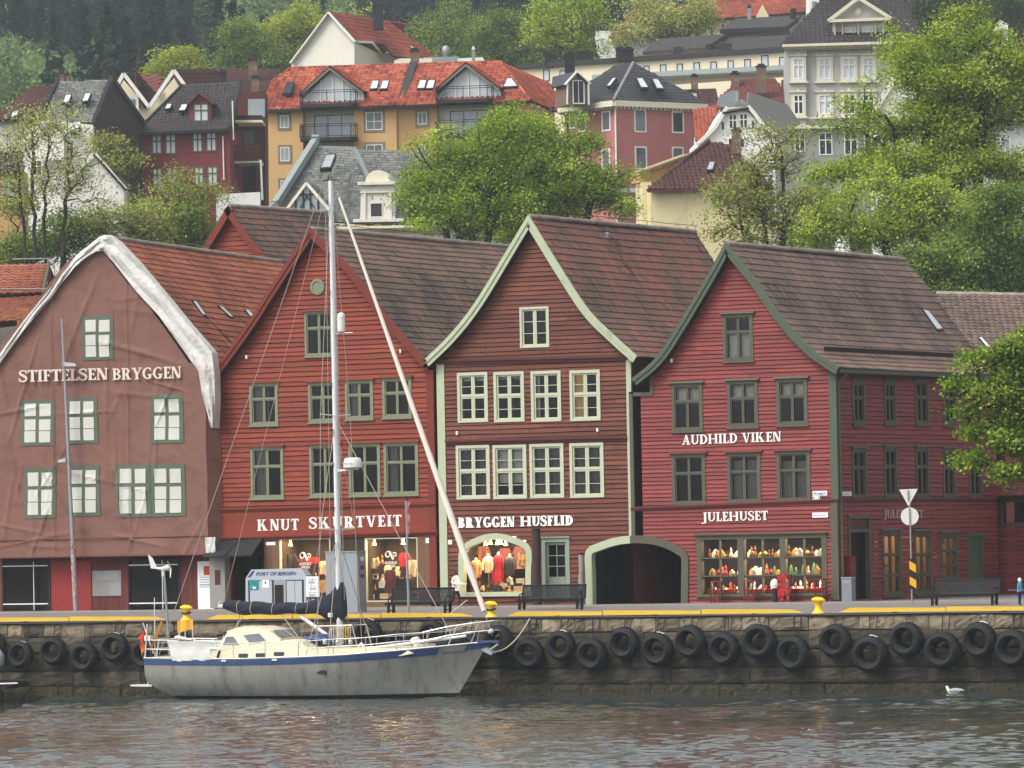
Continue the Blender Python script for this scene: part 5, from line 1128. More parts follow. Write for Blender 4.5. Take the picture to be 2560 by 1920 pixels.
p=gnd(2280,1512);r=thing('traffic_sign',p,'backs of a triangle and a round road sign on one post with a hazard marker','traffic sign');zt=onY(2270,1222,p.y).z;pl=Pl(p,R0,-D0)
mb=MB();mb.tube([p,V3((p.x,p.y,zt))],.032,8);mb.build('post','galvanised',r)
P_=lambda x,y,o=0:pl.uz(x,y,o)
ux=P_(2271,1260)[0];tri=[P_(2271,1266),P_(2294,1222),P_(2248,1224)];mb=MB();mb.prism(pl,tri,.05,.065);t_=mb.build('triangle_plate','sign_white',r);mb=MB();mb.pbox(pl,ux-.04,ux+.04,P_(2270,1252)[1],P_(2270,1226)[1],.066,.1);mb.build('clamp','galvanised',t_)
c=P_(2274,1291);mb=MB();mb.lathe(pl.w(c[0],c[1],.05),[(.0,0),(.36,0),(.36,.015),(.0,.015)],28,pl.n);t_=mb.build('round_plate','sign_white',r);mb=MB();mb.pbox(pl,c[0]-.035,c[0]+.035,c[1]-.33,c[1]+.33,.066,.1);mb.build('clamp','galvanised',t_)
u=P_(2276,1430)[0]-.02;za,zb=P_(2277,1472)[1],P_(2275,1397)[1];mb=MB();w_=.24;n=4
mb.pbox(pl,u-.02,u+w_,za,zb,.05,.06);hm=mb.build('hazard_marker','hazard_black',r)
for k in range(2):
 z=lerp(zb,za,k*.52+.06);mb=MB();h=(zb-za)*.27;mb.face([pl.w(u-.02,z-h,.064),pl.w(u+w_,z-h-.17,.064),pl.w(u+w_,z-.17,.064),pl.w(u-.02,z,.064)]);mb.build('yellow_stripe','hazard_yellow',hm)
pl,p=planeY(2117,1499);r=thing('litter_bin',p,'grey metal litter bin at the corner of the rose-red house','bin');u0,u1,z0,z1=pl.rect(2104,1446,2129,1499);mb=MB();mb.pbox(pl,u0,u1,ZQ+.05,z1,-.4,0);mb.build('body','bin_grey',r);mb=MB();mb.pbox(pl,u0-.02,u1+.02,z1,z1+.05,-.42,.02);mb.pbox(pl,u0+.06,u1-.06,z1-.2,z1-.08,.0,.012);mb.build('lid','galvanised',r)
u0,u1,z0,z1=SPL.rect(2101,1394,2124,1444);mb=MB();mb.pbox(SPL,u0+.35,u1,z0,z1,.03,.3);mb.pbox(SPL,u0+.33,u1+.02,z1,z1+.05,.03,.33);mb.build('letter_box','red_metal',None,label='dark red box on the side wall above the litter bin',cat='letter box')
def stand(px0,px1,py0,py1,lb,dense=False):
 pl,p=planeY((px0+px1)/2,py1);u0,u1,z0,z1=pl.rect(px0,py0,px1,py1);r=thing('display_stand',p,lb,'display stand','red display stands before the lit window');mb=MB()
 for u in(u0,u1):
  for d in(0,-.3):mb.tube([pl.w(u,ZQ,d*1.2),pl.w(u,z1,d)],.03,6)
 for f in((.15,.35,.55,.75,.97)if dense else(.3,.62,.97)):z=lerp(ZQ,z1,f);mb.pbox(pl,u0,u1,z-.03,z+.02,-.3,.0);
 mb.build('frame','red_metal',r)
 if dense:
  rg=random.Random(int(px0));mb=MB()
  for k in range(26):u=rg.uniform(u0,u1-.1);z=rg.uniform(ZQ+.2,z1-.1);mb.pbox(pl,u,u+.12,z,z+.16,.01,.03+.04*rg.random(),rg.random())
  mb.build('cards','wool_red',r)
stand(1777,1796,1452,1503,'slim red display stand, leftmost before the three-part shop window');stand(1861,1882,1450,1503,'slim red display stand before the middle of the three-part shop window');stand(1945,1972,1436,1503,'dense dark red card rack before the three-part shop window',True);stand(2038,2057,1446,1503,'slim red display stand, nearest to the house corner')
pl,p=planeY(1936,1504);c=pl.w(pl.uz(1936,1450)[0],ZQ,0);dr=thing('draped_post',c,'dark post with a white cloth on top beside the dense card rack','display stand');mb=MB();mb.tube([c,c+Z0*.95],[.12,.1],10);mb.build('post','black_metal',dr);mb=MB();mb.lathe(c+Z0*.85,[(.15,-.1),(.19,.05),(.15,.2),(.06,.28),(0,.3)],10);mb.build('white_cloth','wool_white',dr)
# ------------------------------------------------------------------ the sailing boat
YB=-22.7
boat=thing('sailing_boat',onY(760,1735,YB),'bare aluminium sailing yacht with blue stripe moored along the quay','sailing boat')
def B(px,py,y=YB):return onY(px,py,y)
def bd(s):return 1.95*((.66+.34*sin(s/.4*pi/2))if s<.4 else max(0,1-((s-.4)/.6)**2.3))
xs0,xb0,xs1,xbw=B(361,1648,YB-1.25).x,B(1222,1606).x,B(452,1737,YB-.9).x,B(1142,1735).x
SHP=[(361,1646),(480,1648),(600,1648),(740,1644),(860,1638),(985,1628),(1100,1617),(1222,1605)]
SH=[]
for px,py in SHP:
 s=.5
 for _ in range(6):s=min(1,max(0,(B(px,py,YB-bd(s)).x-xs0)/(xb0-xs0)))
 SH.append((s,B(px,py,YB-bd(s)).z))
def zsh(s):return interp(SH,s)
def hp(s,v,side=-1):
 """hull point: s along, v 0 at the sheer, 1 at the waterline"""
 xa=xs0+(xs1-xs0)*max(0,(v-.5)/.5)**1.5 if v<=1 else xs1+(v-1)*3;xb=lerp(xb0,xbw,v)
 fl=(1-.07*v-.2*v**3)if v<=1 else .73-(v-1)*1.2
 bow=1-.45*max(0,(s-.6)/.4)*v
 z=lerp(zsh(s),0,v)
 return V3((lerp(xa,xb,s),YB+side*bd(s)*fl*bow,z))
NS=44;VS=[0,.08,.16,.28,.42,.56,.7,.82,.92,.955,1,1.25]
mb=MB()
for sd in(-1,1):mb.grid([[hp(i/NS,v,sd)for i in range(NS+1)]for v in VS],m=lambda i,j:1 if i>=8 else 0)
mb.grid([[hp(0,v,-1).lerp(hp(0,v,1),k/6)for k in range(7)]for v in VS],m=lambda i,j:1 if i>=8 else 0)
mb.build('hull',['aluminium_hull','hull_black'],boat,smooth=True)
mb=MB();mb.grid([[V3((hp(i/NS,0).x,YB+bd(i/NS)*(k/4-1),zsh(i/NS)-.02+.08*(1-(k/4-1)**2)))for k in range(9)]for i in range(NS+1)]);mb.build('deck','boat_cream',boat,smooth=True)
mb=MB()
for sd in(-1,1):
 for v0,v1,o in((.015,.095,.03),(.105,.155,.018)):mb.grid([[hp(lerp(0,.885,i/36),v,sd)+V3((0,sd*o,0))for i in range(37)]for v in(v0,v0+.01,v1-.01,v1)],t=.5)
mb.grid([[hp(0,v,-1).lerp(hp(0,v,1),k/6)+V3((-.02,0,0))for k in range(7)]for v in(.015,.155)])
mb.build('rubbing_strake','boat_blue',boat)
mb=MB();
for sd in(-1,1):mb.grid([[hp(lerp(.95,1.0,i/6),v,sd)+V3((0,sd*.012,0))for i in range(7)]for v in(.01,.05,.11)])
mb.build('bow_flash','boat_blue',boat)
mb=MB();
for sd in(-1,1):mb.tube([hp(i/NS,0,sd)+V3((0,0,.02))for i in range(NS)]+[hp(.995,0,sd)],.028,6)
mb.build('toe_rail','boat_white',boat)
for px in(440,560,690):s=(B(px,1650,YB-1.9).x-xs0)/(xb0-xs0);c=hp(s,.035);mb=MB();mb.box(c.x-.11,c.x+.11,c.y-.05,c.y,c.z-.04,c.z+.03);mb.build('fairlead','boat_white',boat)
s=(B(816,1677,YB-1.9).x-xs0)/(xb0-xs0);c=hp(s,.37);mb=MB();mb.box(c.x-.2,c.x+.2,c.y-.015,c.y+.05,c.z-.07,c.z+.07);mb.build('port_light','dark_window',boat)
a,b=hp(.905,.1),hp(.965,.1);nrm=V3((-(b-a).y,(b-a).x,0)).normalized();nrm=nrm if nrm.y<0 else-nrm
sans_text(boat,'Smilla',hp(.9,.155)+nrm*.02,b-a,Z0,.26,'dark_wood',.02,shear=.25,width=.95,name='boat_name')
def cab(name,px,hw,mat,taper=.88,y0=None):
 """px: outline in pixels read on the near side wall"""
 pl=Pl((0,YB-hw,0),(1,0,0),(0,-1,0));P=[pl.uz(*q)for q in px];zb=min(z for x,z in P);zt=max(z for x,z in P);mb=MB()
 def w(x,z,sd):f=1-(1-taper)*(z-zb)/(zt-zb+1e-6);return V3((x,YB+sd*hw*f,z))
 n=len(P);mb.face([w(x,z,-1)for x,z in P]);mb.face([w(x,z,1)for x,z in reversed(P)])
 for i in range(n):
  (x0,z0),(x1,z1)=P[i],P[(i+1)%n];mb.grid([[w(x0,z0,k/3-1)+Z0*(.07*(1-(k/3-1)**2)if z0>lerp(zb,zt,.4)else 0)for k in range(7)],[w(x1,z1,k/3-1)+Z0*(.07*(1-(k/3-1)**2)if z1>lerp(zb,zt,.4)else 0)for k in range(7)]])
 return mb.build(name,mat,boat),pl
c1,cpl=cab('coachroof',[(545,1652),(552,1618),(560,1612),(690,1604),(748,1602),(757,1614),(772,1624),(905,1622),(1010,1621),(1030,1634),(1000,1640),(760,1650)],1.25,'boat_cream')
c2,wpl=cab('wheelhouse',[(547,1625),(553,1590),(560,1578),(583,1570),(640,1570),(667,1577),(697,1599),(700,1606),(640,1612)],1.18,'boat_cream',.8)
for q,o in(([(555,1614),(561,1592),(580,1591),(597,1613)],.03),([(622,1610),(603,1588),(643,1583),(664,1603)],.05)):
 P=[wpl.uz(*a)for a in q];mb=MB();mb.face([wpl.w(u,z,.05-(z-2.0)*.1+.06)for u,z in P]);
 zb_,zt_=wpl.uz(547,1625)[1],wpl.uz(600,1570)[1]
 mb=MB();mb.face([V3((u,YB-1.18*(1-.2*(z-zb_)/(zt_-zb_))-.012,z))for u,z in P]);mb.build('cabin_window','grey_window',c2)
 c_=sum((V3((u,0,z))for u,z in P),V3())/4;mb=MB();mb.tube([V3((u,YB-1.18*(1-.2*(z-zb_)/(zt_-zb_))-.01,z))for u,z in P+P[:1]],.022,5);mb.build('window_frame','boat_white',c2)
A_,B_=wpl.uz(671,1579),wpl.uz(694,1596);mb=MB();g=lambda q,y:V3((q[0]+.03,YB+y,q[1]+.05));mb.face([g(A_,-.9),g(A_,-.05),g(B_,-.05),g(B_,-.95)]);mb.face([g(A_,.05),g(A_,.9),g(B_,.95),g(B_,.05)]);mb.build('windscreen','grey_window',c2)
for q in((595,1634,619,1645),(638,1633,663,1643),(683,1630,709,1640)):
 u0,u1,z0,z1=cpl.rect(*q);mb=MB();zb_=cpl.uz(545,1652)[1];zt_=cpl.uz(748,1602)[1];f=lambda z:1.25*(1-.12*(z-zb_)/(zt_-zb_))+.012
 mb.face([V3((x,YB-f(z),z))for x,z in((u0,z0+.03),(u0+.04,z0),(u1-.03,z0),(u1,z0+.03),(u1,z1-.03),(u1-.03,z1),(u0+.03,z1),(u0,z1-.03))]);mb.build('port_light','dark_window',c1)
p0,p1=wpl.uz(542,1645),wpl.uz(560,1580);mb=MB();mb.bar(V3((p0[0],YB-1.1,p0[1])),V3((p1[0],YB-.95,p1[1])),.1,.12);mb.bar(V3((p0[0],YB+1.1,p0[1])),V3((p1[0],YB+.95,p1[1])),.1,.12);mb.build('companionway_frame','hull_black',boat)
mb=MB();a,b=wpl.uz(680,1605),wpl.uz(752,1603);mb.box(a[0],b[0],YB-.9,YB+.9,a[1]+.02,a[1]+.07);mb.build('hatch_slide','boat_white',boat)
mb=MB();a=B(800,1606);mb.tube([a+V3((d,0,h))for d,h in((-.75,-.1),(-.55,.06),(-.1,.16),(.35,.14),(.65,-.02),(.7,-.12))],[(.05,.03),(.5,.16),(.62,.2),(.6,.2),(.4,.14),(.05,.04)],12);mb.build('dinghy_bag','boat_blue',boat,smooth=True)
mb=MB();a=B(897,1626,YB-.5);mb.tube([a+V3((0,0,-.15)),a+V3((0,0,.18)),a+V3((.12,0,.27)),a+V3((.2,0,.2)),a+V3((.2,0,.05))],.055,8);mb.build('cowl_vent','boat_white',boat)
MB0,MT0=B(850,1612),B(827,452);mb=MB();mb.tube([MB0,MB0.lerp(MT0,.5),MT0],[(.14,.11),(.135,.105),(.11,.09)],14);mast=mb.build('mast','mast_white',boat,smooth=True)
mast_at=lambda py:MB0.lerp(MT0,(1612-py)/(1612-452))
mb=MB()
for py in(575,640,735,965,1080,1165,1275,1400):c=mast_at(py)+V3((-.02,-.13,0));mb.tube([c+Z0*.1,c+V3((-.05,-.04,.02)),c+V3((0,-.04,-.06))],.014,5)
mb.build('mast_steps','black_iron',mast)
mb=MB();t=MT0;mb.tube([t+V3((-.35,0,.02)),t+V3((.25,0,.03))],.03,6);mb.tube([t,t+Z0*.5],.012,5);mb.tube([t+V3((-.1,0,0)),t+V3((-.1,0,.25))],.02,5);mb.tube([t+V3((.12,0,.25)),t+V3((.4,0,.3))],.012,5);mb.build('masthead_fitting','hull_black',mast)
def rope(name,a,b,r=.014,mat='thin_wire',sag=0,n=6):
 mb=MB();a,b=V3(a),V3(b);mb.tube([a.lerp(b,k/n)-Z0*sag*4*(k/n)*(1-k/n)for k in range(n+1)],r,5);return mb.build(name,mat,boat)
FS0,FS1=B(1222,1560),B(842,478);d=FS0-FS1;mb=MB();n=40;rs=[]
pts=[FS1.lerp(FS0,.015+.955*k/n)for k in range(n+1)]
for k in range(n+1):f=k/n;rs.append(lerp(.045,.125,min(1,f*1.25))*(1+.06*sin(k*2.3))*(1 if f<.95 else .8))
mb.tube(pts,rs,12);mb.build('furled_sail','sail_white',boat,smooth=True);rope('forestay',FS1,B(1231,1590),.016)
mb=MB();mb.lathe(B(1229,1583),[(.1,0),(.12,.03),(.12,.12),(.1,.15)],12,(FS1-FS0));mb.build('furling_drum','boat_white',boat)
cp=[hp(.58,0,-1)-V3((0,-.12,0)),hp(.58,0,1)-V3((0,.12,0))]
for py,hw in((1040,1.15),(1325,1.35)):
 c=mast_at(py)
 for sd in(-1,1):
  mb=MB();mb.tube([c,c+V3((-.35*0,sd*hw,.05))],.025,6);mb.build('spreader','mast_white',mast)
sp1,sp2=mast_at(1040),mast_at(1325);ch=hp(.553,0,-1)+V3((0,.1,.02));chf=hp(.553,0,1)+V3((0,-.1,.02))
for sd,c in((-1,ch),(1,chf)):
 t1,t2=sp1+V3((0,sd*1.15,.05)),sp2+V3((0,sd*1.35,.05))
 rope('shroud',MT0,t1);rope('shroud',t1,t2);rope('shroud',t2,c,.017);rope('shroud',mast_at(1050),t2);rope('shroud',mast_at(1335),c+V3((.5,0,0)),.016);rope('shroud',mast_at(1335),c+V3((-.5,0,0)),.016)
 mb=MB();mb.tube([c,c+(t2-c)*.06],.03,6);mb.build('rigging_screw','boat_white',boat)
rope('backstay',MT0+V3((-.3,0,0)),hp(.01,0,-1)+V3((0,.9,.1)),.017);rope('topping_lift',MT0+V3((-.1,0,0)),B(560,1505),.012);rope('inner_stay',mast_at(1045),B(1130,1590),.017);rope('halyard',mast_at(470)+V3((-.2,-.1,0)),mast_at(1530)+V3((-.28,-.15,0)),.012);rope('halyard',mast_at(470)+V3((.16,-.1,0)),mast_at(1500)+V3((.3,-.1,0)),.012);rope('signal_halyard',sp2+V3((0,-1.2,0)),hp(.5,0,-1),.009)
c=B(882,1160,YB-.1);mb=MB();mb.lathe(c+V3((0,0,-.18)),[(.28,0),(.38,.05),(.37,.2),(.32,.38),(.28,.42),(0,.44)],20);mb.build('radar_dome','boat_white',mast,smooth=True)
pl=Pl((0,c.y-.385,0),(1,0,0),(0,-1,0));sans_text(mast,'RADAR',V3((c.x-.24,c.y-.37,c.z-.02)),(1,0,0),Z0,.12,'paper_print',.005,width=.42,name='radar_lettering')
mb=MB();m_=mast_at(1180);mb.hexa([m_+V3((.1,-.1,0)),c+V3((.2,-.12,-.22)),c+V3((.2,-.12,-.18)),m_+V3((.1,-.1,.08))],[m_+V3((.1,.1,0)),c+V3((.2,.12,-.22)),c+V3((.2,.12,-.18)),m_+V3((.1,.1,.08))]);mb.build('radar_bracket','mast_white',mast)
c=B(853,806);mb=MB();mb.lathe(c-Z0*.4,[(.08,0),(.15,.04),(.16,.2),(.155,.22),(.16,.4),(.155,.42),(.16,.6),(.15,.72),(.08,.78),(0,.79)],16);mb.build('radar_reflector','boat_white',mast,smooth=True)
mb=MB();m_=mast_at(835);mb.tube([m_,m_+V3((.85,0,.02))],.02,6);mb.build('reflector_arm','mast_white',mast)
TOPC=[(556,1512),(566,1503),(600,1501),(680,1507),(760,1505),(790,1499),(815,1488),(833,1472),(846,1461),(858,1457)];BOTC=[(556,1518),(566,1526),(600,1535),(680,1536),(760,1534),(790,1537),(815,1547),(833,1553),(846,1556),(864,1548)]
mb=MB();rows=[];n=48;tp,bp_=smooth_poly(TOPC,n),smooth_poly(BOTC,n);rg=random.Random(8)
for k in range(n+1):
 a,b=B(tp[k].x,tp[k].y),B(bp_[k].x,bp_[k].y);c=(a+b)/2;h=(a-b)/2;w_=min(.21,h.length*.8)*(1+.08*sin(k*.9));sg=.03*sin(k*.55)
 rows.append([c+h*cos(t)*(1+.05*sin(t*5+k*.4))+V3((0,-w_*sin(t)*(1+.1*sin(t*3+k*.7)),sg))for t in[2*pi*j/20 for j in range(20)]])
mb.grid(rows,close=True);mb.face(rows[0]);mb.face(rows[-1]);mb.build('sail_cover','navy_cloth',boat,smooth=True)
mb=MB()
for k in(7,12,20,29):mb.tube([rows[k][j%20]+(rows[k][j%20]-sum(rows[k],V3())/20).normalized()*.01 for j in range(21)],.012,5)
mb.build('sail_ties','rope',boat)
mb=MB();mb.tube([B(548,1517),B(562,1514)],[.07,.09],10);mb.tube([B(548,1517),B(545,1507),B(552,1503)],.02,5);mb.build('boom_end','boat_white',boat)
rope('mainsheet',B(600,1535),B(590,1572),.018);rope('mainsheet',B(610,1535),B(588,1572),.018);rope('boom_vang_rope',B(703,1535),B(752,1601),.02)
mb=MB();mb.tube([B(752,1541),B(826,1594)],.075,10);mb.build('boom_vang','boat_white',boat)
mb=MB();c=B(826,1538,YB-.5);mb.lathe(c-Z0*.08,[(.09,0),(.1,.02),(.1,.15),(.08,.17),(0,.17)],10);mb.build('deck_light','boat_white',boat)
mb=MB()
for sd in(-1,1):mb.tube([B(808,1612)+V3((0,sd*.55,-.1)),B(808,1565)+V3((0,sd*.55,0)),B(898,1562)+V3((0,sd*.55,0)),B(913,1617)+V3((0,sd*.55,-.1))],.028,6)
mb.build('mast_pulpit','steel',boat)
rg=random.Random(2)
for k in range(9):
 c=B(826+k*6,1565,YB-.3+rg.uniform(-.25,.1));mb=MB();L=rg.uniform(.35,.7);mb.tube([c+V3((.05*sin(t),.04*cos(t*2),-L*(.5-.5*cos(t))))for t in[2*pi*j/14 for j in range(15)]],rg.uniform(.014,.024),5);mb.build('rope_coil','yellow_paint' if k in(6,7)else 'rope',boat)
for k in range(3):c=B(812+32*k,1603,YB-.75);mb=MB();mb.lathe(c,[(.09,-.12),(.09,0),(.06,.05),(.08,.12),(0,.12)],12);mb.build('winch','steel',boat)
ST=[.3,.4,.5,.6,.69,.77,.84]
for sd in(-1,1):
 f=lambda s,h:hp(s,0,sd)+V3((0,-sd*.1,h))
 for s in ST:mb=MB();mb.tube([f(s,0),f(s,.66)],.016,6);mb.build('stanchion','steel',boat)
 for h in(.36,.64):mb=MB();mb.tube([f(s,h-.03*(k%2))for k,s in enumerate([.05,.12,.22]+ST+[.9])],.012,5);mb.build('guard_wire','steel',boat)
mb=MB();g=lambda s,h,sd:hp(s,0,sd)+V3((0,-sd*.08,h));tip=hp(1,0)+V3((.55,0,.82));tip2=hp(1,0)+V3((.45,0,.45))
for h,tp_ in((.74,tip),(.4,tip2)):
 mb.tube([g(.84,h-.12,-1),g(.9,h,-1),g(.96,h+.05,-1),tp_+V3((-.15,-.28,0)),tp_,tp_+V3((-.15,.28,0)),g(.96,h+.05,1),g(.9,h,1),g(.84,h-.12,1)],.024,6)
for sd in(-1,1):
 for s,e in((.84,.86),(.9,.925),(.955,.985)):mb.tube([g(s,0,sd),g(min(e,.975),.76,sd)],.022,6)
mb.build('bow_pulpit','steel',boat)
mb=MB()
for h in(.36,.72):mb.tube([g(.115,h,-1),g(.03,h,-1),g(.0,h,-1)+V3((-.1,.3,0)),g(.0,h,1)+V3((-.1,-.3,0)),g(.03,h,1),g(.115,h,1)],.026,6)
for sd in(-1,1):
 for s in(.0,.04):mb.tube([g(s,0,sd),g(s+.01,.73 if s else 1.35,sd)],.026,6)
 mb.tube([g(.1,.72,sd),g(.125,0,sd)],.028,6)
mb.build('stern_pulpit','boat_white',boat)
mb=MB();c=B(1205,1594);mb.hexa([hp(.97,0,-1)+V3((0,0,.02)),hp(1,0)+V3((.5,-.12,-.02)),hp(1,0)+V3((.5,-.12,.06)),hp(.97,0,-1)+V3((0,0,.1))],[hp(.97,0,1)+V3((0,0,.02)),hp(1,0)+V3((.5,.12,-.02)),hp(1,0)+V3((.5,.12,.06)),hp(.97,0,1)+V3((0,0,.1))]);mb.build('bow_roller','boat_blue',boat)
mb=MB();c=hp(1,.05)+V3((.25,-.1,-.1));mb.tube([c+V3((.3,0,.12)),c+V3((-.1,0,-.12))],.05,8);mb.hexa([c+V3((-.35,-.15,-.12)),c+V3((.05,-.15,-.3)),c+V3((.12,-.15,-.2)),c+V3((-.2,-.15,0))],[c+V3((-.35,.15,-.12)),c+V3((.05,.15,-.3)),c+V3((.12,.15,-.2)),c+V3((-.2,.15,0))]);mb.build('anchor','galvanised',boat)
mb=MB();c=B(1043,1607,YB-.2);mb.lathe(c-Z0*.2,[(.12,0),(.12,.2),(.17,.24),(.2,.34),(.14,.42),(0,.44)],14,(-.3,0,1));mb.build('windlass','boat_white',boat,smooth=True)
mb=MB();a,b=B(1040,1618,YB-.6),B(1075,1617,YB-.6);mb.hexa([a+V3((0,0,-.1)),b+V3((0,0,-.1)),b+V3((-.05,0,.12)),a+V3((.05,0,.12))],[a+V3((0,1.2,-.1)),b+V3((0,1.2,-.1)),b+V3((-.05,1.2,.12)),a+V3((.05,1.2,.12))]);mb.build('fore_hatch','boat_white',boat)
mb=MB();mb.tube([B(905,1622,YB-1),B(990,1613,YB-.9),B(1100,1598,YB-.6),B(1165,1590,YB-.4)],[.05,.06,.06,.05],8);mb.build('spinnaker_pole','boat_white',boat)
mb=MB();
for k in range(5):c=B(1085+16*k,1606-3*k,YB+.1);mb.lathe(c-Z0*.12,[(.2,-.1),(.24,.0),(.2,.16),(.1,.24),(0,.25)],10)
mb.build('sail_bag','navy_cloth',boat)
w0=hp(.0,0,-1);mb=MB();a,b,c,d=B(416,1601,YB-1.5),B(525,1604,YB-1.75),B(525,1652,YB-1.8),B(432,1652,YB-1.6);n=10
mb.grid([[a.lerp(b,i/n).lerp(d.lerp(c,i/n),j/6)+V3((0,.02*sin(i*1.4+j)+.03*sin(j*.9),0))for i in range(n+1)]for j in range(7)]);mb.build('spray_dodger','white_cloth',boat,smooth=True)
mb=MB();a,b=B(527,1602,YB+1.5),B(545,1602,YB+1.5);mb.grid([[a+V3((x*.5,0,-z))for x in range(2)]for z in(0,.4,.8)]);a=B(500,1600,YB+1.55);mb.grid([[a+V3((x*1.1,.02*x,-z))for x in(0,.5,1)]for z in(0,.4,.7)]);mb.build('far_spray_dodger','white_cloth',boat)
g0,g1=B(424,1640,YB-.9),B(411,1441,YB-.9);mb=MB();mb.tube([g0,g1],.05,10);wg=mb.build('wind_generator_pole','galvanised',boat)
c=g1;mb=MB();mb.tube([c+V3((-.05,0,.0)),c+V3((-.05,0,.28))],.07,10);mb.tube([c+V3((-.35,0,.33)),c+V3((-.1,0,.3)),c+V3((.2,0,.34)),c+V3((.32,0,.32))],[.05,.08,.13,.03],10);mb.hexa([c+V3((-.62,-.01,.33)),c+V3((-.3,-.01,.29)),c+V3((-.55,-.01,.75)),c+V3((-.75,-.01,.88))],[c+V3((-.62,.01,.33)),c+V3((-.3,.01,.29)),c+V3((-.55,.01,.75)),c+V3((-.75,.01,.88))])
mb.tube([c+V3((.3,0,.32)),c+V3((.34,-.3,.6))],[(.02,.04),(.008,.02)],6);mb.tube([c+V3((.3,0,.32)),c+V3((.34,-.1,-.05))],[(.02,.04),(.008,.02)],6);mb.build('wind_generator','boat_white',wg,smooth=True)
mb=MB();mb.tube([B(388,1660,YB-.3),B(386,1494,YB-.3)],.018,6);mb.build('aerial','boat_white',boat)
a,b=B(381,1612,YB-1),B(405,1556,YB-1);mb=MB();mb.bar(a,b,.14,.05,(0,1,0));mb.bar(a,a-(b-a)*.25,.08,.05,(0,1,0));mb.build('self_steering_oar','oar_wood',boat)
mb=MB();mb.box(B(401,1590).x,B(416,1590).x,YB-1.2,YB-.9,B(401,1600).z,B(401,1587).z);mb.build('life_buoy_light','boat_white',boat)
mb=MB();a,b=B(436,1592,YB-1.3),B(463,1597,YB-1.3);mb.tube([a,a.lerp(b,.3),b,b+(b-a)*.6],[(.02,.02),(.07,.08),(.06,.06),(.02,.02)],8);mb.build('outboard_bracket','boat_white',boat)
fa_,fb_=B(357,1557,YB-.6),B(372,1600,YB-.6);mb=MB();mb.tube([fa_,fb_,fb_+(fb_-fa_)*.8],.02,6);fl=mb.build('ensign_staff','boat_white',boat)
mb=MB();n=8;mb.grid([[fa_.lerp(fb_,.4)+V3((-.05-.25*i/2*(1-.4*j/n)+.05*sin(j*1.1),.08*sin(j*.9+i*2),-.15*i-j*.09))for i in range(3)]for j in range(n+1)],m=lambda i,j:0 if i<3 else 1);mb.build('ensign',['flag_red','flag_orange'],fl)
for k,x in enumerate((462,481)):
 mb=MB();mb.tube([B(x+2,1602,YB-1.2),B(x,1572,YB-1.2)],.02,6);ds=mb.build('danbuoy_staff','boat_white',boat)
mb=MB();a,b=B(443,1552,YB-1.2),B(481,1548,YB-1.2);n=8;mb.grid([[a.lerp(b,i/n)+V3((0,.06*sin(i*1.1),-z*.38-.1*(1-i/n)*z))for i in range(n+1)]for z in(0,.33,.66,1)]);mb.build('danbuoy_flag','flag_yellow',ds)
mb=MB();a=B(363,1715,YB-.6);mb.hexa([a+V3((-.5,-.3,0)),a+V3((.5,-.3,-.02)),a+V3((.5,-.3,.05)),a+V3((-.5,-.3,.06))],[a+V3((-.5,.5,0)),a+V3((.5,.5,-.02)),a+V3((.5,.5,.05)),a+V3((-.5,.5,.06))]);mb.tube([a+V3((.1,0,.05)),V3((hp(0,0).x,YB-.4,zsh(0)))],.02,6);mb.build('bathing_platform','boat_white',boat)
def line(name,a,b,sag,lb,r=.025,mat='rope'):
 mb=MB();a,b=V3(a),V3(b);mb.tube([a.lerp(b,k/12)-Z0*sag*4*(k/12)*(1-k/12)for k in range(13)],r,6);mb.build(name,mat,None,label=lb,cat='rope')
line('mooring_line',hp(.985,.12)+V3((.15,0,0)),onY(1325,1545,YQ-.05),.55,'slack pale mooring rope from the bow up to the quay edge');line('spring_line',hp(.68,0,1),onY(1168,1500,YQ+1.2),0,'taut pale rope from the foredeck up past the quay edge',.02);line('bow_rope',onY(1240,1550,YQ+.35),onY(1345,1560,YQ-.1),.02,'black rope from the bollard by the sail along the kerb',.035,'black_iron');line('stern_line',hp(.03,0,1),onY(466,1540,YQ+.35),.1,'dark mooring rope from the stern to the yellow bollard',.02,'black_iron')
p=onZ(20,1722,0);r=thing('moored_boat',p,'dark boat end with a white edge cut by the left edge','boat');mb=MB()
q=[onY(x,y,-21.6)for x,y in((-90,1722),(10,1722),(44,1709),(30,1704),(-90,1700))];mb.hexa(q,[v+V3((0,1.0,0))for v in q]);mb.build('hull','hull_black',r)
a,b=onY(-90,1713,-21.65),onY(44,1708,-21.65);mb=MB();mb.tube([a,b],.035,6);mb.build('rub_rail','boat_white',r);c=onY(-8,1645,-21.7);mb=MB();mb.lathe(c-Z0*.4,[(.05,.0),(.25,.08),(.32,.3),(.3,.55),(.15,.75),(.05,.8)],14);mb.build('fender','cabinet_grey',None,smooth=True,label='pale grey round boat fender at the left edge beside a tyre',cat='fender')
# ------------------------------------------------------------------ houses up the hillside
def slab(parent,name,pts,dep,mat,t=.5):
 f=[at(*p)-Z0*(14 if p[1]>=600 or(p[1]>=480 and name=='wall')else 0)for p in pts];n=(f[1]-f[0]).cross(f[2]-f[0])
 if n.dot(D0)>0:f=f[::-1]
 mb=MB();mb.hexa(f,[p+D0*dep for p in f],t);return mb.build(name,mat,parent)
def wall(parent,F,pts,dep,mat,off=0.0,name='wall'):
 P=[(lambda q:(q[0],q[1]-(14 if p[1]>=600 else 0)))(F.uz(*p,off))for p in pts];ar=sum(P[i][0]*P[(i+1)%len(P)][1]-P[(i+1)%len(P)][0]*P[i][1]for i in range(len(P)))
 if ar<0:P=P[::-1]
 mb=MB();mb.prism(F,P,off-dep,off);return mb.build(name,mat,parent)
def hroof(parent,pts,mat,seed,tone=.5,**kw):return roof_poly(parent,[at(*p)for p in pts],mat,seed,tone=tone,**kw)
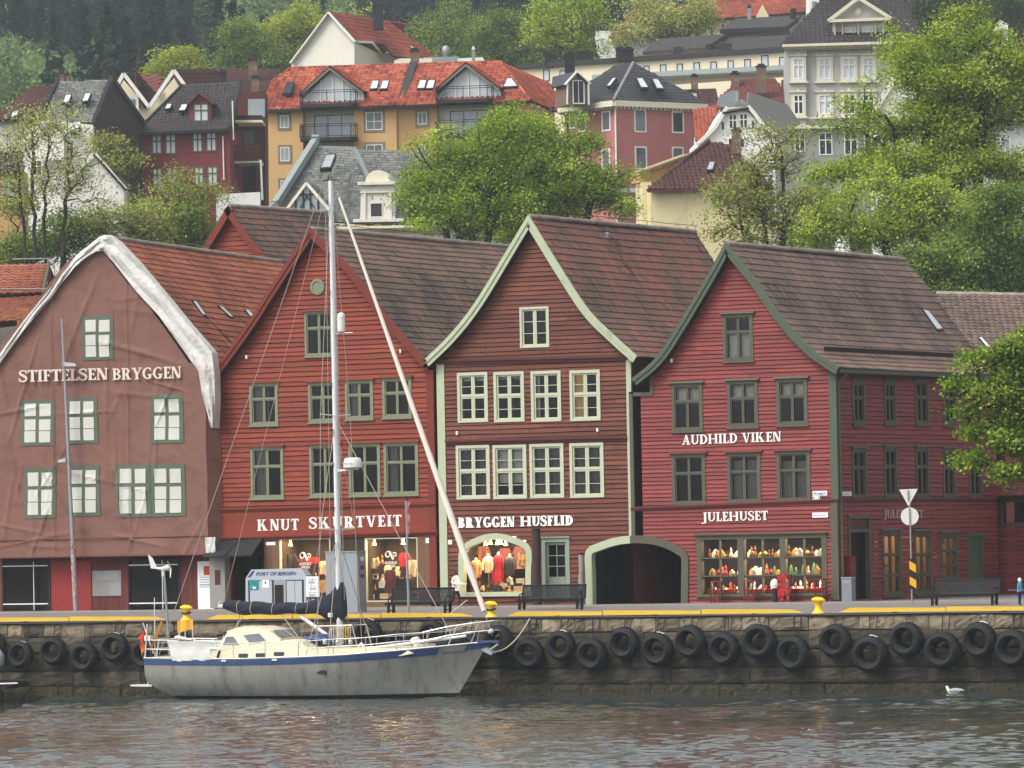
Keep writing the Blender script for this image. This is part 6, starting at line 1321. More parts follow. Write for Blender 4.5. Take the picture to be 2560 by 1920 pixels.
def hsky(parent,pts,mat='light_window',up=.16):return skylight(parent,[at(*p)for p in pts],mat,up=up)
def bars(parent,name,segs,r,mat):
 mb=MB()
 for a,b in segs:mb.bar(at(*a),at(*b),r[0],r[1])
 return mb.build(name,mat,parent)
def chimney(parent,x0,x1,y0,y1,t,mat,cap='black_metal',name='chimney'):
 w=(x1-x0)*t/FPX;c=at((x0+x1)/2,y1,t);h=(y1-y0)*t/FPX;mb=MB();e,b=R0*w/2,D0*w/2
 def ring(k,z):return[c+(e*i+b*j)*k+Z0*z for i,j in((-1,-1),(1,-1),(1,1),(-1,1))]
 a_,b_=ring(1,-.4),ring(1,h);mb.hexa(b_,a_);o=mb.build(name,mat,parent);mb=MB();mb.hexa(ring(1.18,h+.12),ring(1.18,h+.0));mb.hexa(ring(.7,h+.3),ring(.7,h+.121));mb.build('chimney_cap',cap,o);return o
def hill(name,px,py,t,label,cat='house'):
 p=at(px,py,t);p.z=hgt(p.x,p.y);return thing(name,p,label,cat,'houses on the hillside')
def deepen(F,x0,x1,ytop):return[(x0,ytop),(x1,ytop),(x1,640),(x0,640)]
F=Fr(660,400,480,-11);r=hill('apartment_house',1000,450,480,'ochre apartment house with an orange tiled roof and glass balconies','apartment house')
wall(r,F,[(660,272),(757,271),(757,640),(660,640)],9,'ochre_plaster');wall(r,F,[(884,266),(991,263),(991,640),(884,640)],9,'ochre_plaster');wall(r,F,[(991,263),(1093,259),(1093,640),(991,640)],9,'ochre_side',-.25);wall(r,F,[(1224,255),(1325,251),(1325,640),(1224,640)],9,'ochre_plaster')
wall(r,F,[(757,271),(884,267),(884,640),(757,640)],6,'warm_white',-1.0,'balcony_recess');wall(r,F,[(1093,259),(1224,255),(1224,640),(1093,640)],6,'warm_white',-1.0,'balcony_recess')
FP_=lambda x,y,v:(lambda q:F.W(q[0],v,q[1]))(F.uz(x,y,-v))
roof_poly(r,[FP_(650,277,-.6),FP_(1326,252,-.6),FP_(1249,155,6),FP_(727,171,6),FP_(676,207,3.7)],'tile_orange',91,tw=.46,th=.55,amp=2.4,var=.5)
C_,R_=FP_(1326,252,-.6),FP_(1249,155,6);roof_poly(r,[C_,C_+F.b*17,R_+F.b*24,R_],'tile_orange',92,tw=.46,th=.55,amp=2.2,tone=.4,var=.5)
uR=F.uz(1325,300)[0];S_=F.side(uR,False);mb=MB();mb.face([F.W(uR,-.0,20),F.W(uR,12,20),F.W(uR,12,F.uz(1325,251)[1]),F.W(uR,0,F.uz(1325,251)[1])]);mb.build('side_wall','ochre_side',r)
ridge_caps(r,FP_(727,170,6),FP_(1249,154,6),'tile_orange',.13,.4);ridge_caps(r,FP_(1249,154,6),FP_(1326,250,-.5),'tile_orange',.13,.4);ridge_caps(r,FP_(676,206,3.7),FP_(727,170,6),'tile_orange',.13,.4)
mb=MB();
for a,b in(((652,278),(757,274)),((884,270),(1091,262)),((1226,257),(1326,253))):mb.bar(FP_(*a,-.75),FP_(*b,-.75),.14,.16)
mb.build('gutter','black_metal',r)
mb=MB();mb.bar(FP_(1000,268,-.3)+Z0*.12,FP_(1034,160,5.7)+Z0*.12,.7,.25);mb.build('fire_wall_flashing','roof_felt',r);chimney(r,1027,1048,128,166,486,'brick_chimney')
for q,rw,cl in(((694,282,728,326),(),2),((695,362,730,409),(),2),((696,445,729,500),(),2),((909,274,962,331),(.52,),2),((910,355,963,405),(.5,),2),((1037,273,1072,317),(),2),((1038,355,1068,400),(),2),((1250,266,1297,300),(),3)):hwin(F,r,q,'white_paint',cl,rw,'grey_window' if q[0]>900 else 'pale_window',cas=.22,off=-.25 if 1000<q[0]<1080 else 0)
for x0,xa,x1,ya,ye,yb,yt,x2,x3 in((752,824,906,164,230,273,228,748,887),(1088,1164,1248,155,222,262,218,1088,1228)):
 v0,v1=-.4,6.5;A,L,Rr=(lambda v:FP_(xa,ya,v)),FP_(x0,ye,v0),FP_(x1,ye-4,v0);ap=FP_(xa,ya,v0)
 za=ap.z;L1,R1=L+F.b*5.0,Rr+F.b*5.0;A1=ap+F.b*6.0
 d=MB();d.hexa([ap+(ap-L).normalized()*.0,L,L-Z0*.3,ap-Z0*.38],[q+F.b*.12 for q in(ap,L,L-Z0*.3,ap-Z0*.38)]);d.hexa([ap,ap-Z0*.38,Rr-Z0*.3,Rr],[q+F.b*.12 for q in(ap,ap-Z0*.38,Rr-Z0*.3,Rr)]);dm=d.build('dormer','grey_frame',r)
 roof_poly(dm,[L,L1,A1,ap],'tile_orange',93,tw=.34,th=.42,tone=.3);roof_poly(dm,[Rr,R1,A1,ap],'tile_orange',94,tw=.34,th=.42,tone=.45)
 d=MB();b=F.b*.7;d.face([L+b-Z0*1.1,Rr+b-Z0*1.1,Rr+b-Z0*.3,ap+b-Z0*.35,L+b-Z0*.3]);d.build('dormer_front','light_window',dm);d=MB();b=F.b*.64
 for f in(.3,.5,.66):p0=L.lerp(Rr,f);d.bar(p0+b-Z0*1.1,p0+b+Z0*(za-p0.z)*(1-abs(f-.5)*2)*.9,.09,.09,F.b)
 d.build('mullion','white_paint',dm)
 d=MB();d.face([L+F.b*.2-Z0*.25,L+F.b*.7-Z0*.6,ap+F.b*.7-Z0*.4,ap+F.b*.2-Z0*.4]);d.build('soffit','black_metal',dm)
 for yy0,yy1 in((yt,yb-12),(yt+84,yb+72)):
  bl=MB();o=1.35;a0,a1=F.uz(x2,yy1,o)[0],F.uz(x3,yy1,o)[0];z1=F.uz(x2,yy0,o)[1];z0=F.uz(x2,yy1,o)[1];m_=.35
  crn=[(a0,.2),(a0,o-m_),(a0+m_,o),(a1-m_,o),(a1,o-m_),(a1,.2)]
  bl.hexa([F.w(u,z0-.0,v)for u,v in[(a0,-1.0)]+crn+[(a1,-1.0)]],[F.w(u,z0-.3,v)for u,v in[(a0,-1.0)]+crn+[(a1,-1.0)]]);bo=bl.build('balcony','black_metal',r)
  rl=MB();g=MB()
  for(u,v),(u2,v2)in zip(crn,crn[1:]):
   for z in(z0+.1,z1-.18,z1):rl.bar(F.w(u,z,v),F.w(u2,z,v2),.05,.06)
   n=max(1,int(abs(u2-u)/1.6))
   for k in range(n+1):f=k/n;rl.bar(F.w(lerp(u,u2,f),z0,lerp(v,v2,f)),F.w(lerp(u,u2,f),z1,lerp(v,v2,f)),.05,.05)
   g.face([F.w(u,z0+.12,v-.03),F.w(u2,z0+.12,v2-.03),F.w(u2,z1-.2,v2-.03),F.w(u,z1-.2,v-.03)])
  rl.build('railing','black_metal',bo);g.build('glass_panel','balcony_glass',bo)
 for yy in(yb+10,yb+92):hwin(F,r,(x2+32,yy+2,x3-4,yy+66),'kiosk_dark',3,(),'light_window',off=-.96,name='balcony_door')
hsky(r,[(706,238,480.6),(727,237,480.4),(738,208,482.4),(717,208,482.6)],'dark_window')
for x in(924,949):hsky(r,[(x,227,475.5),(x+20,226,475.3),(x+25,204,477),(x+8,204,477.2)])
for x in(1042,1064):hsky(r,[(x,226,472.8),(x+20,225,472.6),(x+26,203,474.2),(x+8,203,474.4)])
hsky(r,[(1257,222,469.5),(1296,220,469.3),(1280,198,471),(1268,198,471.2)])
F=Fr(822,100,575,-28);r=hill('white_gable_house',820,170,575,'white boarded gable house with an orange roof and black chimney, behind the ochre block');wall(r,F,[(729,250),(729,156),(822,33),(886,103),(886,250)],.5,'white_boards')
f=lambda x,y,v:(lambda q:F.W(q[0],v,q[1]))(F.uz(x,y,-v))
e0,a0=f(886,103,-.3),f(822,29,-.3);dn=(e0-a0).normalized()
roof_poly(r,[e0,e0+F.b*6.4,e0+F.b*6.4+dn*1.6,e0+F.b*18+dn*1.6,a0+F.b*12.8,a0],'tile_orange',95,tw=.5,th=.6,tone=.25,amp=1.3);roof_poly(r,[f(727,156,-.3),f(727,156,-.3)+F.b*17,f(822,29,-.3)+F.b*17,f(822,29,-.3)],'tile_orange',96,detail=False)
mb=MB();mb.bar(f(727,158,-.4),f(822,31,-.4),.12,.5,F.b);mb.bar(f(822,31,-.4),f(888,105,-.4),.12,.5,F.b);mb.build('bargeboard','white_paint',r)
mb=MB();mb.face([f(886,104,0),f(958,138,8),f(1075,146,16),f(1075,230,16),f(958,230,8),f(886,230,0)]);mb.build('side_wall','warm_white',r);mb=MB();mb.bar(f(884,104,-.1),f(930,106,3),.15,.25);mb.bar(f(930,106,3),f(956,136,7.7),.15,.25);mb.bar(f(956,136,7.8),f(1076,146,16),.15,.25);mb.build('eaves_board','white_paint',r)
chimney(r,933,959,14,66,578,'black_metal');hsky(r,[(959,107,583),(966,107,583),(976,120,581.5),(969,120,581.5)],'pale_window');hsky(r,[(1022,117,585),(1028,117,585),(1042,128,583.5),(1034,129,583.5)],'pale_window');hsky(r,[(897,52,582),(903,52,582),(914,68,580),(907,68,580)],'pale_window')
mb=MB();p=at(1115,140,555);mb.lathe(p,[(.22,-.8),(.22,0),(.38,.25),(.42,.55),(.34,.9),(.2,1.05),(0,1.1)],14);mb.build('roof_vent','galvanised',None,label='bulbous metal roof ventilator between the orange roofs',cat='ventilator',smooth=True)
r=hill('flat_roof_house',1100,190,545,'low white and grey flat roofed house behind the ridge of the ochre block');slab(r,'wall',[(985,152,545),(1000,146,545),(1080,146,545),(1080,220,545),(985,220,545)],6,'warm_white');slab(r,'wall',[(1060,143,548),(1145,141,548),(1145,220,548),(1060,220,548)],6,'zinc');slab(r,'wall',[(1145,146,545),(1206,143,545),(1215,156,545),(1215,220,545),(1145,220,545)],6,'white_plaster');chimney(r,1180,1188,124,152,540,'zinc','white_paint','vent_pipe')
F=Fr(840,560,430,-9);r=hill('villa',880,600,430,'white villa with grey slate roof, timbered gable and peeling round-topped dormer','villa')
f=lambda x,y,v:(lambda q:F.W(q[0],v,q[1]))(F.uz(x,y,-v))
roof_poly(r,[f(668,545,-.8),f(935,560,-.8),f(890,372,5.0),f(785,366,5.0)],'slate_grey',97,tw=.3,th=.3,amp=.9,var=.5);roof_poly(r,[f(935,560,-.8),f(1130,560,-.8),f(1070,384,5.2),f(890,372,5.0)],'slate_grey',98,tw=.26,th=.3,amp=.9,tone=.45,var=.5)
mb=MB();mb.bar(f(788,352,4.8),f(690,508,-.6),.55,.5);mb.bar(f(690,508,-.6),f(676,522,-.9),.55,.4);mb.bar(f(788,350,4.9),f(789,345,5.3),.6,.6);mb.build('coping','zinc',r);mb=MB();mb.bar(f(887,372,4.95),f(924,452,2.4),.35,.2);mb.bar(f(785,368,5),f(892,371,5),.3,.25);mb.build('hip_flashing','zinc',r)
hsky(r,[(801,430,428.5),(828,428,428.3),(842,392,431),(817,393,431)],'pale_window',up=.3)
wall(r,F,[(740,575),(1120,568),(1120,700),(740,700)],6,'warm_white',-.3);mb=MB();mb.bar(f(740,572,-.9),f(1120,565,-.9),.5,.2);mb.bar(f(740,578,-.5),f(1120,571,-.5),.3,.15);mb.build('cornice','stone_trim',r)
for q in((865,588,880,640),(911,589,984,640),(1008,588,1030,640)):hwin(F,r,q,'white_paint',2,(),'dark_window',off=-.3)
wall(r,F,[(900,553),(903,458),(984,456),(988,553)],3,'peeling_white',.6,'dormer');mb=MB();c=F.uz(944,455,.6);mb.hexa([F.w(c[0]+1.0*cos(a),c[1]+.95*sin(a),.62)for a in[pi*k/14 for k in range(15)]],[F.w(c[0]+1.0*cos(a),c[1]+.95*sin(a),-1.2)for a in[pi*k/14 for k in range(15)]]);mb.build('dormer_dome','stone_trim',r);mb=MB();mb.bar(f(895,459,-.75),f(992,457,-.75),.5,.25);mb.bar(f(901,481,-.7),f(986,479,-.7),.15,.12);mb.bar(f(884,552,-.8),f(1012,550,-.8),.5,.25);mb.bar(f(912,482,-.68),f(911,548,-.68),.15,.2);mb.bar(f(976,481,-.68),f(977,547,-.68),.15,.2);mb.build('dormer_cornice','peeling_white',r);hwin(F,r,(929,508,960,544),'peeling_white',1,(),'dark_window',off=.6,fw=.06)
ga,gl,gr_=f(767,458,-1.6),f(712,532,-1.6),f(824,525,-1.6);gb=MB();gb.face([gl,gr_,ga]);gb.face([gl-Z0*1.2,gr_-Z0*1.2,gr_,gl]);gm=gb.build('timber_gable','pale_window',r);bb=MB()
for a,b in((gl,ga),(ga,gr_)):bb.bar(a-F.b*.1,b-F.b*.1,.22,.32,F.b)
bb.build('bargeboard','warm_white',gm);tb=MB()
for fx in(.25,.42,.58,.75):p=gl.lerp(gr_,fx);tb.bar(p-F.b*.04,p-F.b*.04+Z0*(ga.z-gl.z)*(1-abs(fx-.5)*2)*.95,.13,.1,F.b)
tb.bar(gl.lerp(ga,.6)-F.b*.05,gr_.lerp(ga,.6)-F.b*.05,.13,.1,F.b);tb.bar(gl.lerp(gr_,.3)-F.b*.05,gl.lerp(ga,.55).lerp(gr_.lerp(ga,.55),.5)-F.b*.05,.1,.1,F.b);tb.bar(gl.lerp(gr_,.7)-F.b*.05,gl.lerp(ga,.55).lerp(gr_.lerp(ga,.55),.5)-F.b*.05,.1,.1,F.b);tb.build('timber_frame','black_metal',gm)
roof_poly(gm,[gr_+Z0*.1,gr_+F.b*4+Z0*.1,ga+F.b*4.6+Z0*.1,ga+Z0*.1],'slate_grey',99,tw=.3,th=.3);roof_poly(gm,[gl+Z0*.1,gl+F.b*3+Z0*.1,ga+F.b*4.6+Z0*.1,ga+Z0*.1],'slate_grey',100,tw=.3,th=.3)
F=Fr(345,400,458,-5);r=hill('crimson_house',460,470,458,'dark crimson house with black tiled roof, red dormer and green framed windows');f=lambda x,y,v:(lambda q:F.W(q[0],v,q[1]))(F.uz(x,y,-v))
wall(r,F,[(348,330),(574,323),(574,620),(348,620)],9,'crimson_boards');roof_poly(r,[f(338,334,-.6),f(572,322,-.6),f(602,204,5.5),f(457,213,5.5)],'tile_dark',101,tw=.36,th=.5,amp=1.5,tone=.45);mb=MB();mb.bar(f(338,335,-.7),f(572,324,-.7),.15,.25);mb.bar(f(572,322,-.65),f(602,205,5.4),.2,.3);mb.bar(f(337,334,-.65),f(456,214,5.4),.2,.3);mb.build('eaves_board','black_metal',r)
for q in((379,335,405,386),(413,334,441,386),(481,331,507,381),(515,329,542,379),(381,420,406,470),(418,419,443,471),(485,416,510,468),(518,415,545,467)):hwin(F,r,q,'green_frame',2,(.36,),'light_window',fw=.12,mw=.12)
uR=F.uz(574,400)[0];mb=MB();mb.face([F.W(uR,0,20),F.W(uR,5.5,20),F.W(uR,5.5,f(602,206,5.5).z),F.W(uR,0,f(574,323,0).z)]);mb.build('gable_wall','dark_boards',r)
dm=wall(r,F,[(474,306),(474,262),(498,236),(528,258),(528,306)],3,'crimson_boards',-.5,'dormer');hwin(F,dm,(481,257,520,303),'green_frame',2,(.4,),'light_window',fw=.12,mw=.12,off=-.5);a,l,q=f(498,232,.2),f(467,262,.2),f(535,260,.2);roof_poly(dm,[q,q+F.b*4,a+F.b*4.2,a],'tile_dark',102);roof_poly(dm,[l,l+F.b*3,a+F.b*4.2,a],'tile_dark',103);mb=MB();mb.bar(l,a,.12,.3,F.b);mb.bar(a,q,.12,.3,F.b);mb.build('bargeboard','crimson_boards',dm)
hsky(r,[(412,276,459.5),(426,275,459.4),(431,263,460.2),(419,263,460.3)]);hsky(r,[(446,281,459),(463,280,458.9),(472,263,460),(455,264,460.1)])
slab(r,'stair_wing',[(574,232,466),(662,228,466),(662,620,466),(574,620,466)],6,'maroon_paint');slab(r,'deck',[(583,300,461),(656,300,461),(656,306,461),(583,306,461)],5,'cream_plaster');slab(r,'deck',[(576,288,462),(656,288,462),(656,300,462),(576,300,462)],.3,'black_metal')
for y in(365,376,387,397):slab(r,'rail_board',[(574,y,460),(648,y-2,460),(648,y+6,460),(574,y+8,460)],.1,'maroon_paint')
slab(r,'deck',[(574,402,460),(652,399,460),(652,405,460),(574,408,460)],5,'white_paint');slab(r,'terrace_shade_panel',[(576,408,465.7),(640,405,465.7),(640,480,465.7),(576,480,465.7)],.2,'dark_interior');slab(r,'terrace_window',[(620,248,465.8),(662,247,465.8),(662,292,465.8),(620,292,465.8)],.1,'pale_window');slab(r,'terrace_window',[(600,325,465.8),(636,325,465.8),(636,362,465.8),(600,362,465.8)],.1,'dark_window');slab(r,'terrace_wall',[(540,486,455),(650,480,455),(650,600,455),(540,600,455)],1,'white_plaster')  # dark slab below the deck stands in for shade inside the opening
for pp_,rr__ in(([f(557,340,-.15),f(560,450,-.15)],.06),([at(581,252,457),at(584,350,457)],.06),([at(652,400,459),at(656,500,459)],.09)):mb=MB();mb.tube(pp_,rr__,6);mb.build('rain_pipe','white_paint',r)
rr_=hill('brown_roof_house',560,230,500,'long brown tiled roof with chimneys behind the crimson house');hroof(rr_,[(430,235,492),(690,232,492),(700,172,500),(435,175,500)],'tile_maroon',104,tone=.4);slab(rr_,'wall',[(440,233,493),(690,230,493),(690,400,493),(440,400,493)],8,'maroon_paint');chimney(rr_,622,644,152,190,496,'brick_chimney');chimney(rr_,548,566,182,202,493,'black_metal');chimney(rr_,628,648,196,222,489,'brick_chimney')
r=hill('zigzag_house',370,300,482,'house with a zigzag of white gable boards and a red roof patch');bars(r,'bargeboard',[((290,220,480),(309,184,480)),((309,184,480),(373,268,480)),((373,268,480),(435,176,480)),((435,176,480),(461,212,480))],(.5,.32),'white_paint')
slab(r,'wall',[(296,225,481.5),(309,200,481.5),(373,272,481.5),(435,195,481.5),(452,225,481.5),(440,330,481.5),(296,330,481.5)],5,'cream_plaster');hroof(r,[(373,266,480.5),(373,266,492),(422,190,492),(310,184,481)],'tile_maroon',105,detail=False);hroof(r,[(311,186,481),(373,266,481),(388,228,487),(414,189,490)],'tile_maroon',106,tone=.4);hroof(r,[(352,190,483),(386,232,483),(393,225,484),(403,191,485)],'tile_oldred',107,tone=.9,thick=.05,up=0)if False else hroof(r,[(388,231,480.4),(396,226,480.8),(404,190,484.2),(350,187,481.8)],'tile_oldred',107,tone=.9)
hroof(r,[(460,214,481),(560,214,492),(540,172,492),(436,177,481)],'tile_maroon',108,tone=.45);slab(r,'glazed_gable',[(318,245,481.2),(338,245,481.2),(338,285,481.2),(322,270,481.2)],.2,'pale_window')
for nm_,a_,b_ in(('post',(343,232,480.6),(344,300,480.6)),('post',(410,232,480.6),(410,262,480.6)),('transom',(318,245,480.8),(342,245,480.8))):bars(r,nm_,[(a_,b_)],(.25,.25),'white_paint')
r=hill('slate_house',180,450,450,'white house with a grey slate roof and dark brown end wall');hroof(r,[(98,300,445),(232,310,445),(278,197,452),(143,208,452)],'slate_grey',109,tone=.4,tw=.32,th=.34,var=.6)
slab(r,'end_wall',[(279,196,452.2),(356,304,458),(348,640,458),(234,640,445.2),(233,309,445.2)],.5,'dark_boards');bars(r,'verge',[((143,206,451.8),(97,300,444.8)),((279,195,452),(233,310,445)),((279,195,452.2),(357,306,458))],(.3,.45),'black_metal')
slab(r,'wall',[(60,330,444),(110,300,444),(232,312,444),(228,640,444),(60,640,444)],5,'white_plaster');slab(r,'gable_dormer',[(104,335,443),(137,294,443),(160,340,443),(160,400,443),(104,400,443)],2,'white_plaster');bars(r,'bargeboard',[((102,336,442.8),(137,292,442.8)),((137,292,442.8),(165,345,442.8))],(.2,.3),'zinc')
for q in(((158,265,447.2),(173,264,447.1),(181,243,448.5),(166,244,448.6)),((206,262,447),(221,261,446.9),(230,239,448.4),(215,240,448.5)),((176,338,443.4),(198,336,443.3),(205,310,444.8),(186,311,444.9))):hsky(r,q,up=.3)
FW2=Fr(140,400,443.6,0)
for q in((165,350,185,385),(80,400,105,440),(165,420,190,460)):hwin(FW2,r,q,'white_paint',2,(.4,),'dark_window',fw=.08)
chimney(r,149,162,186,208,455,'brick_chimney');chimney(r,165,174,188,206,455,'brick_chimney')
r=hill('small_white_house',240,500,438,'small white gable house showing behind bare branches, right of the slate roofed house');slab(r,'wall',[(160,460,436),(236,386,436),(310,470,436),(300,640,436),(160,640,436)],6,'white_plaster');bars(r,'bargeboard',[((155,466,435.8),(236,384,435.8)),((236,384,435.8),(313,474,435.8))],(.15,.35),'white_paint');hroof(r,[(313,474,435.6),(330,474,444),(250,384,446),(236,383,435.6)],'slate_grey',110)
r=hill('brown_hip_house',50,300,470,'brown hipped roof house at the far left edge of the hillside');hroof(r,[(-30,300,466),(112,296,466),(130,214,474),(80,217,474)],'tile_maroon',111,tone=.5);slab(r,'wall',[(-30,298,467),(110,294,467),(110,600,467),(-30,600,467)],6,'white_plaster');hsky(r,[(27,298,466.2),(45,290,466.6),(50,278,467.6),(32,284,467.4)])
r=hill('ochre_shed_house',20,470,430,'ochre walled house low at the left edge behind bare branches');slab(r,'wall',[(-30,425,430),(56,425,430),(56,640,430),(-30,640,430)],5,'ochre_side');hroof(r,[(-40,428,429),(60,428,429),(55,378,434),(-40,378,434)],'tile_dark',112);FW3=Fr(20,470,429.8,0);hwin(FW3,r,(5,450,38,490),'white_paint',2,(.4,),'pale_window')
F=Fr(1541,400,462,36);r=hill('pink_house',1570,500,462,'pink house with a black hipped roof and white dentil cornice');f=lambda x,y,v:(lambda q:F.W(q[0],v,q[1]))(F.uz(x,y,-v))
uL,uR=0.0,F.uz(1745,350)[0];SL=F.side(0.0);vB=SL.uz(1412,330)[0];zE=F.uz(1541,268)[1];W=F.W
mb=MB();mb.hexa([W(0,0,15),W(uR,0,15),W(uR,0,zE),W(0,0,zE)],[W(0,vB,15),W(uR,vB,15),W(uR,vB,zE),W(0,vB,zE)]);mb.build('wall','pink_plaster',r)
ap=F.uz(1583,157,-vB*.45);A_=W(ap[0],vB*.45,ap[1]);ov=.7;C0,C1,C2=W(-ov,-ov,zE+.55),W(uR+ov,-ov,zE+.55),W(-ov,vB+1,zE+.55);C3=W(uR+ov,vB+1,zE+.55);A2=W(ap[0],vB*.8,ap[1])
roof_poly(r,[C0,C1,A_],'tile_black',113,tw=.34,th=.45,amp=1.3,tone=.55);roof_poly(r,[C2,C0,A_,A2],'tile_black',114,tw=.34,th=.45,amp=1.3,tone=.4);roof_poly(r,[C1,C3,A2,A_],'tile_black',115,detail=False);ridge_caps(r,C0,A_,'galvanised',.14,.45)
mb=MB()
for a,b in((W(-.6,-.6,zE+.28),W(uR+.6,-.6,zE+.28)),(W(-.6,-.6,zE+.28),W(-.6,vB,zE+.28))):mb.bar(a,b,.3,.5);
n=22
for k in range(n):mb.bar(W(lerp(-.3,uR+.3,k/n),-.3,zE-.02),W(lerp(-.3,uR+.3,k/n)+.2,-.3,zE-.02),.35,.22)
for k in range(14):mb.bar(W(-.3,lerp(0,vB,k/14),zE-.02),W(-.3,lerp(0,vB,k/14)+.2,zE-.02),.35,.22)
mb.build('cornice','stone_trim',r)
for q,pn in(((1585,272,1615,331),'grey_window'),((1679,278,1709,333),'dark_window'),((1587,366,1617,424),'grey_window'),((1680,367,1709,420),'grey_window')):w_=hwin(F,r,q,'white_paint',1,(),pn,fw=.13)
for q,pn in(((1505,277,1527,328),'grey_window'),((1447,280,1466,330),'dark_window'),((1424,285,1440,322),'grey_window'),((1505,372,1526,422),'grey_window')):hwin(Pl(SL.o,-SL.e,SL.n),r,q,'white_paint',1,(),pn,fw=.14)
mb=MB();mb.tube([W(-.08,-.08,zE),W(-.08,-.08,18)],.07,6);mb.build('rain_pipe','white_paint',r);mb=MB();z=F.uz(1541,475)[1];mb.bar(W(-.05,-.05,z),W(uR,-.05,z),.12,.35);mb.build('string_course','white_paint',r)
for q in(((1601,226,462.5),(1621,226,463),(1604,200,465),(1588,200,464.5)),((1640,228,464),(1659,229,464.5),(1642,202,466.6),(1627,202,466)),((1519,222,463.2),(1528,221,462.7),(1545,199,464),(1536,200,464.6))):hsky(r,q,up=.25)
chimney(r,1560,1584,126,168,470,'black_metal');chimney(r,1413,1438,140,225,475,'black_metal')
D=Fr(1442,230,462,22);dm=wall(r,D,[(1415,264),(1418,206),(1442,180),(1472,206),(1472,262)],2.5,'brick_chimney',0,'dormer');hwin(D,dm,(1431,200,1461,260),'white_paint',2,(),'dark_window',fw=.1);g=lambda x,y:D.pt(x,y,.3);mb=MB();mb.bar(g(1412,212),g(1442,179),.12,.28,D.b);mb.bar(g(1442,179),g(1476,210),.12,.28,D.b);mb.bar(g(1419,206),g(1418,262),.1,.14,D.b);mb.bar(g(1471,206),g(1472,262),.1,.14,D.b);mb.build('bargeboard','white_paint',dm);roof_poly(dm,[g(1476,210),g(1476,210)+D.b*5,g(1442,179)+D.b*5.4,g(1442,179)],'tile_black',116,tw=.34,th=.45);roof_poly(dm,[g(1412,212),g(1412,212)+D.b*3,g(1442,179)+D.b*5.4,g(1442,179)],'tile_black',117,detail=False)
F=Fr(1650,170,560,-14);r=hill('long_block',1650,230,560,'long cream flat block with a strip of small windows and dark felt roof','apartment house')
wall(r,F,[(1290,169),(1650,147),(2000,122),(2000,400),(1290,400)],10,'cream_plaster');mb=MB();p0,p1=F.pt(1290,167,.2),F.pt(2000,120,.2);mb.bar(p0,p1,.4,.5);mb.build('parapet','roof_felt',r)
p0,p1=F.pt(1630,193,1.2),F.pt(2000,162,1.2);mb=MB();mb.hexa([F.pt(1480,200,1.4),F.pt(2000,172,1.4),F.pt(2000,160,.02),F.pt(1480,187,.02)],[F.pt(1480,206,1.3),F.pt(2000,178,1.3),F.pt(2000,176,.0),F.pt(1480,203,.0)]);mb.build('ledge','zinc',r)
for q in((1358,173,1374,203),(1399,176,1415,206),(1609,164,1624,188),(1650,161,1666,186),(1692,159,1707,183),(1734,156,1750,181),(1776,154,1792,178),(1819,151,1834,176),(1861,148,1877,173),(1903,138,1921,166),(1948,142,1964,170)):hwin(F,r,q,'black_metal',1,(),'light_window',fw=.08)
wall(r,F,[(1430,230),(2000,190),(2000,420),(1430,420)],1,'cream_plaster',1.25,'lower_wall')
hroof(r,[(1606,130,572),(1800,116,568),(1812,86,580),(1650,97,584)],'roof_felt',118,detail=False,thick=.4);slab(r,'roof_wall',[(1612,126,573),(1790,116,573),(1790,150,573),(1612,150,573)],5,'cream_plaster');hroof(r,[(1780,132,566),(1990,118,562),(1990,90,576),(1800,94,578)],'roof_felt',119,detail=False,thick=.4);bars(r,'roof_edge',[((1770,118,566),(1812,92,578))],(.5,.6),'black_metal');slab(r,'penthouse_wall',[(1806,73,580),(1965,66,580),(2004,45,592),(2004,120,592),(1965,120,580),(1806,120,580)],6,'grey_plaster');hroof(r,[(1800,74,579),(1966,66,579),(2003,40,592),(1842,46,592)],'roof_felt',120,detail=False,thick=.5);slab(r,'roof_cowl',[(1684,118,566),(1706,117,566),(1706,134,566),(1684,134,566)],1.5,'black_metal');slab(r,'roof_cowl',[(1795,109,564),(1830,108,564),(1830,126,564),(1795,126,564)],1.5,'black_metal');chimney(r,1977,1990,28,48,588,'black_metal');chimney(r,1868,1878,20,44,590,'galvanised')
for x0,x1,y0,y1,t in((1362,1385,138,160,563),(1442,1482,134,150,563),(1540,1562,124,142,560)):chimney(r,x0,x1,y0,y1,t,'black_metal')
r=hill('cream_hall',1900,80,660,'cream house with a wide orange roof and rooflights at the top of the hill');slab(r,'wall',[(1760,52,660),(2040,26,660),(2040,200,660),(1760,200,660)],8,'yellow_plaster');hroof(r,[(1755,54,659),(2040,24,659),(2040,-90,680),(1790,-80,680)],'tile_orange',121,tone=.2,tw=.6,th=.7);slab(r,'roof_gable',[(1888,46,658),(1906,10,658),(1922,40,658),(1918,60,658),(1890,60,658)],5,'yellow_plaster')
for x in(1842,1851,1860,1880):hsky(r,[(x,26,664),(x+4,26,664),(x+16,9,667),(x+11,9,667)],up=.4)
FW4=Fr(1850,60,659.6,0)
for q in((1802,58,1812,78),(1872,48,1880,62),(1946,34,1956,48),(1775,66,1784,90)):hwin(FW4,r,q,'white_paint',1,(),'dark_window')
r=hill('white_tower_house',2045,60,640,'tall white house corner beside the grey classical house');slab(r,'wall',[(2024,-40,640),(2075,-40,640),(2075,150,640),(2024,150,640)],8,'white_plaster');FW5=Fr(2040,20,639.6,0);hwin(FW5,r,(2031,4,2042,30),'kiosk_dark',1,(),'pale_window');slab(r,'balcony',[(2040,22,637),(2078,20,637),(2078,36,637),(2040,38,637)],2,'black_metal')
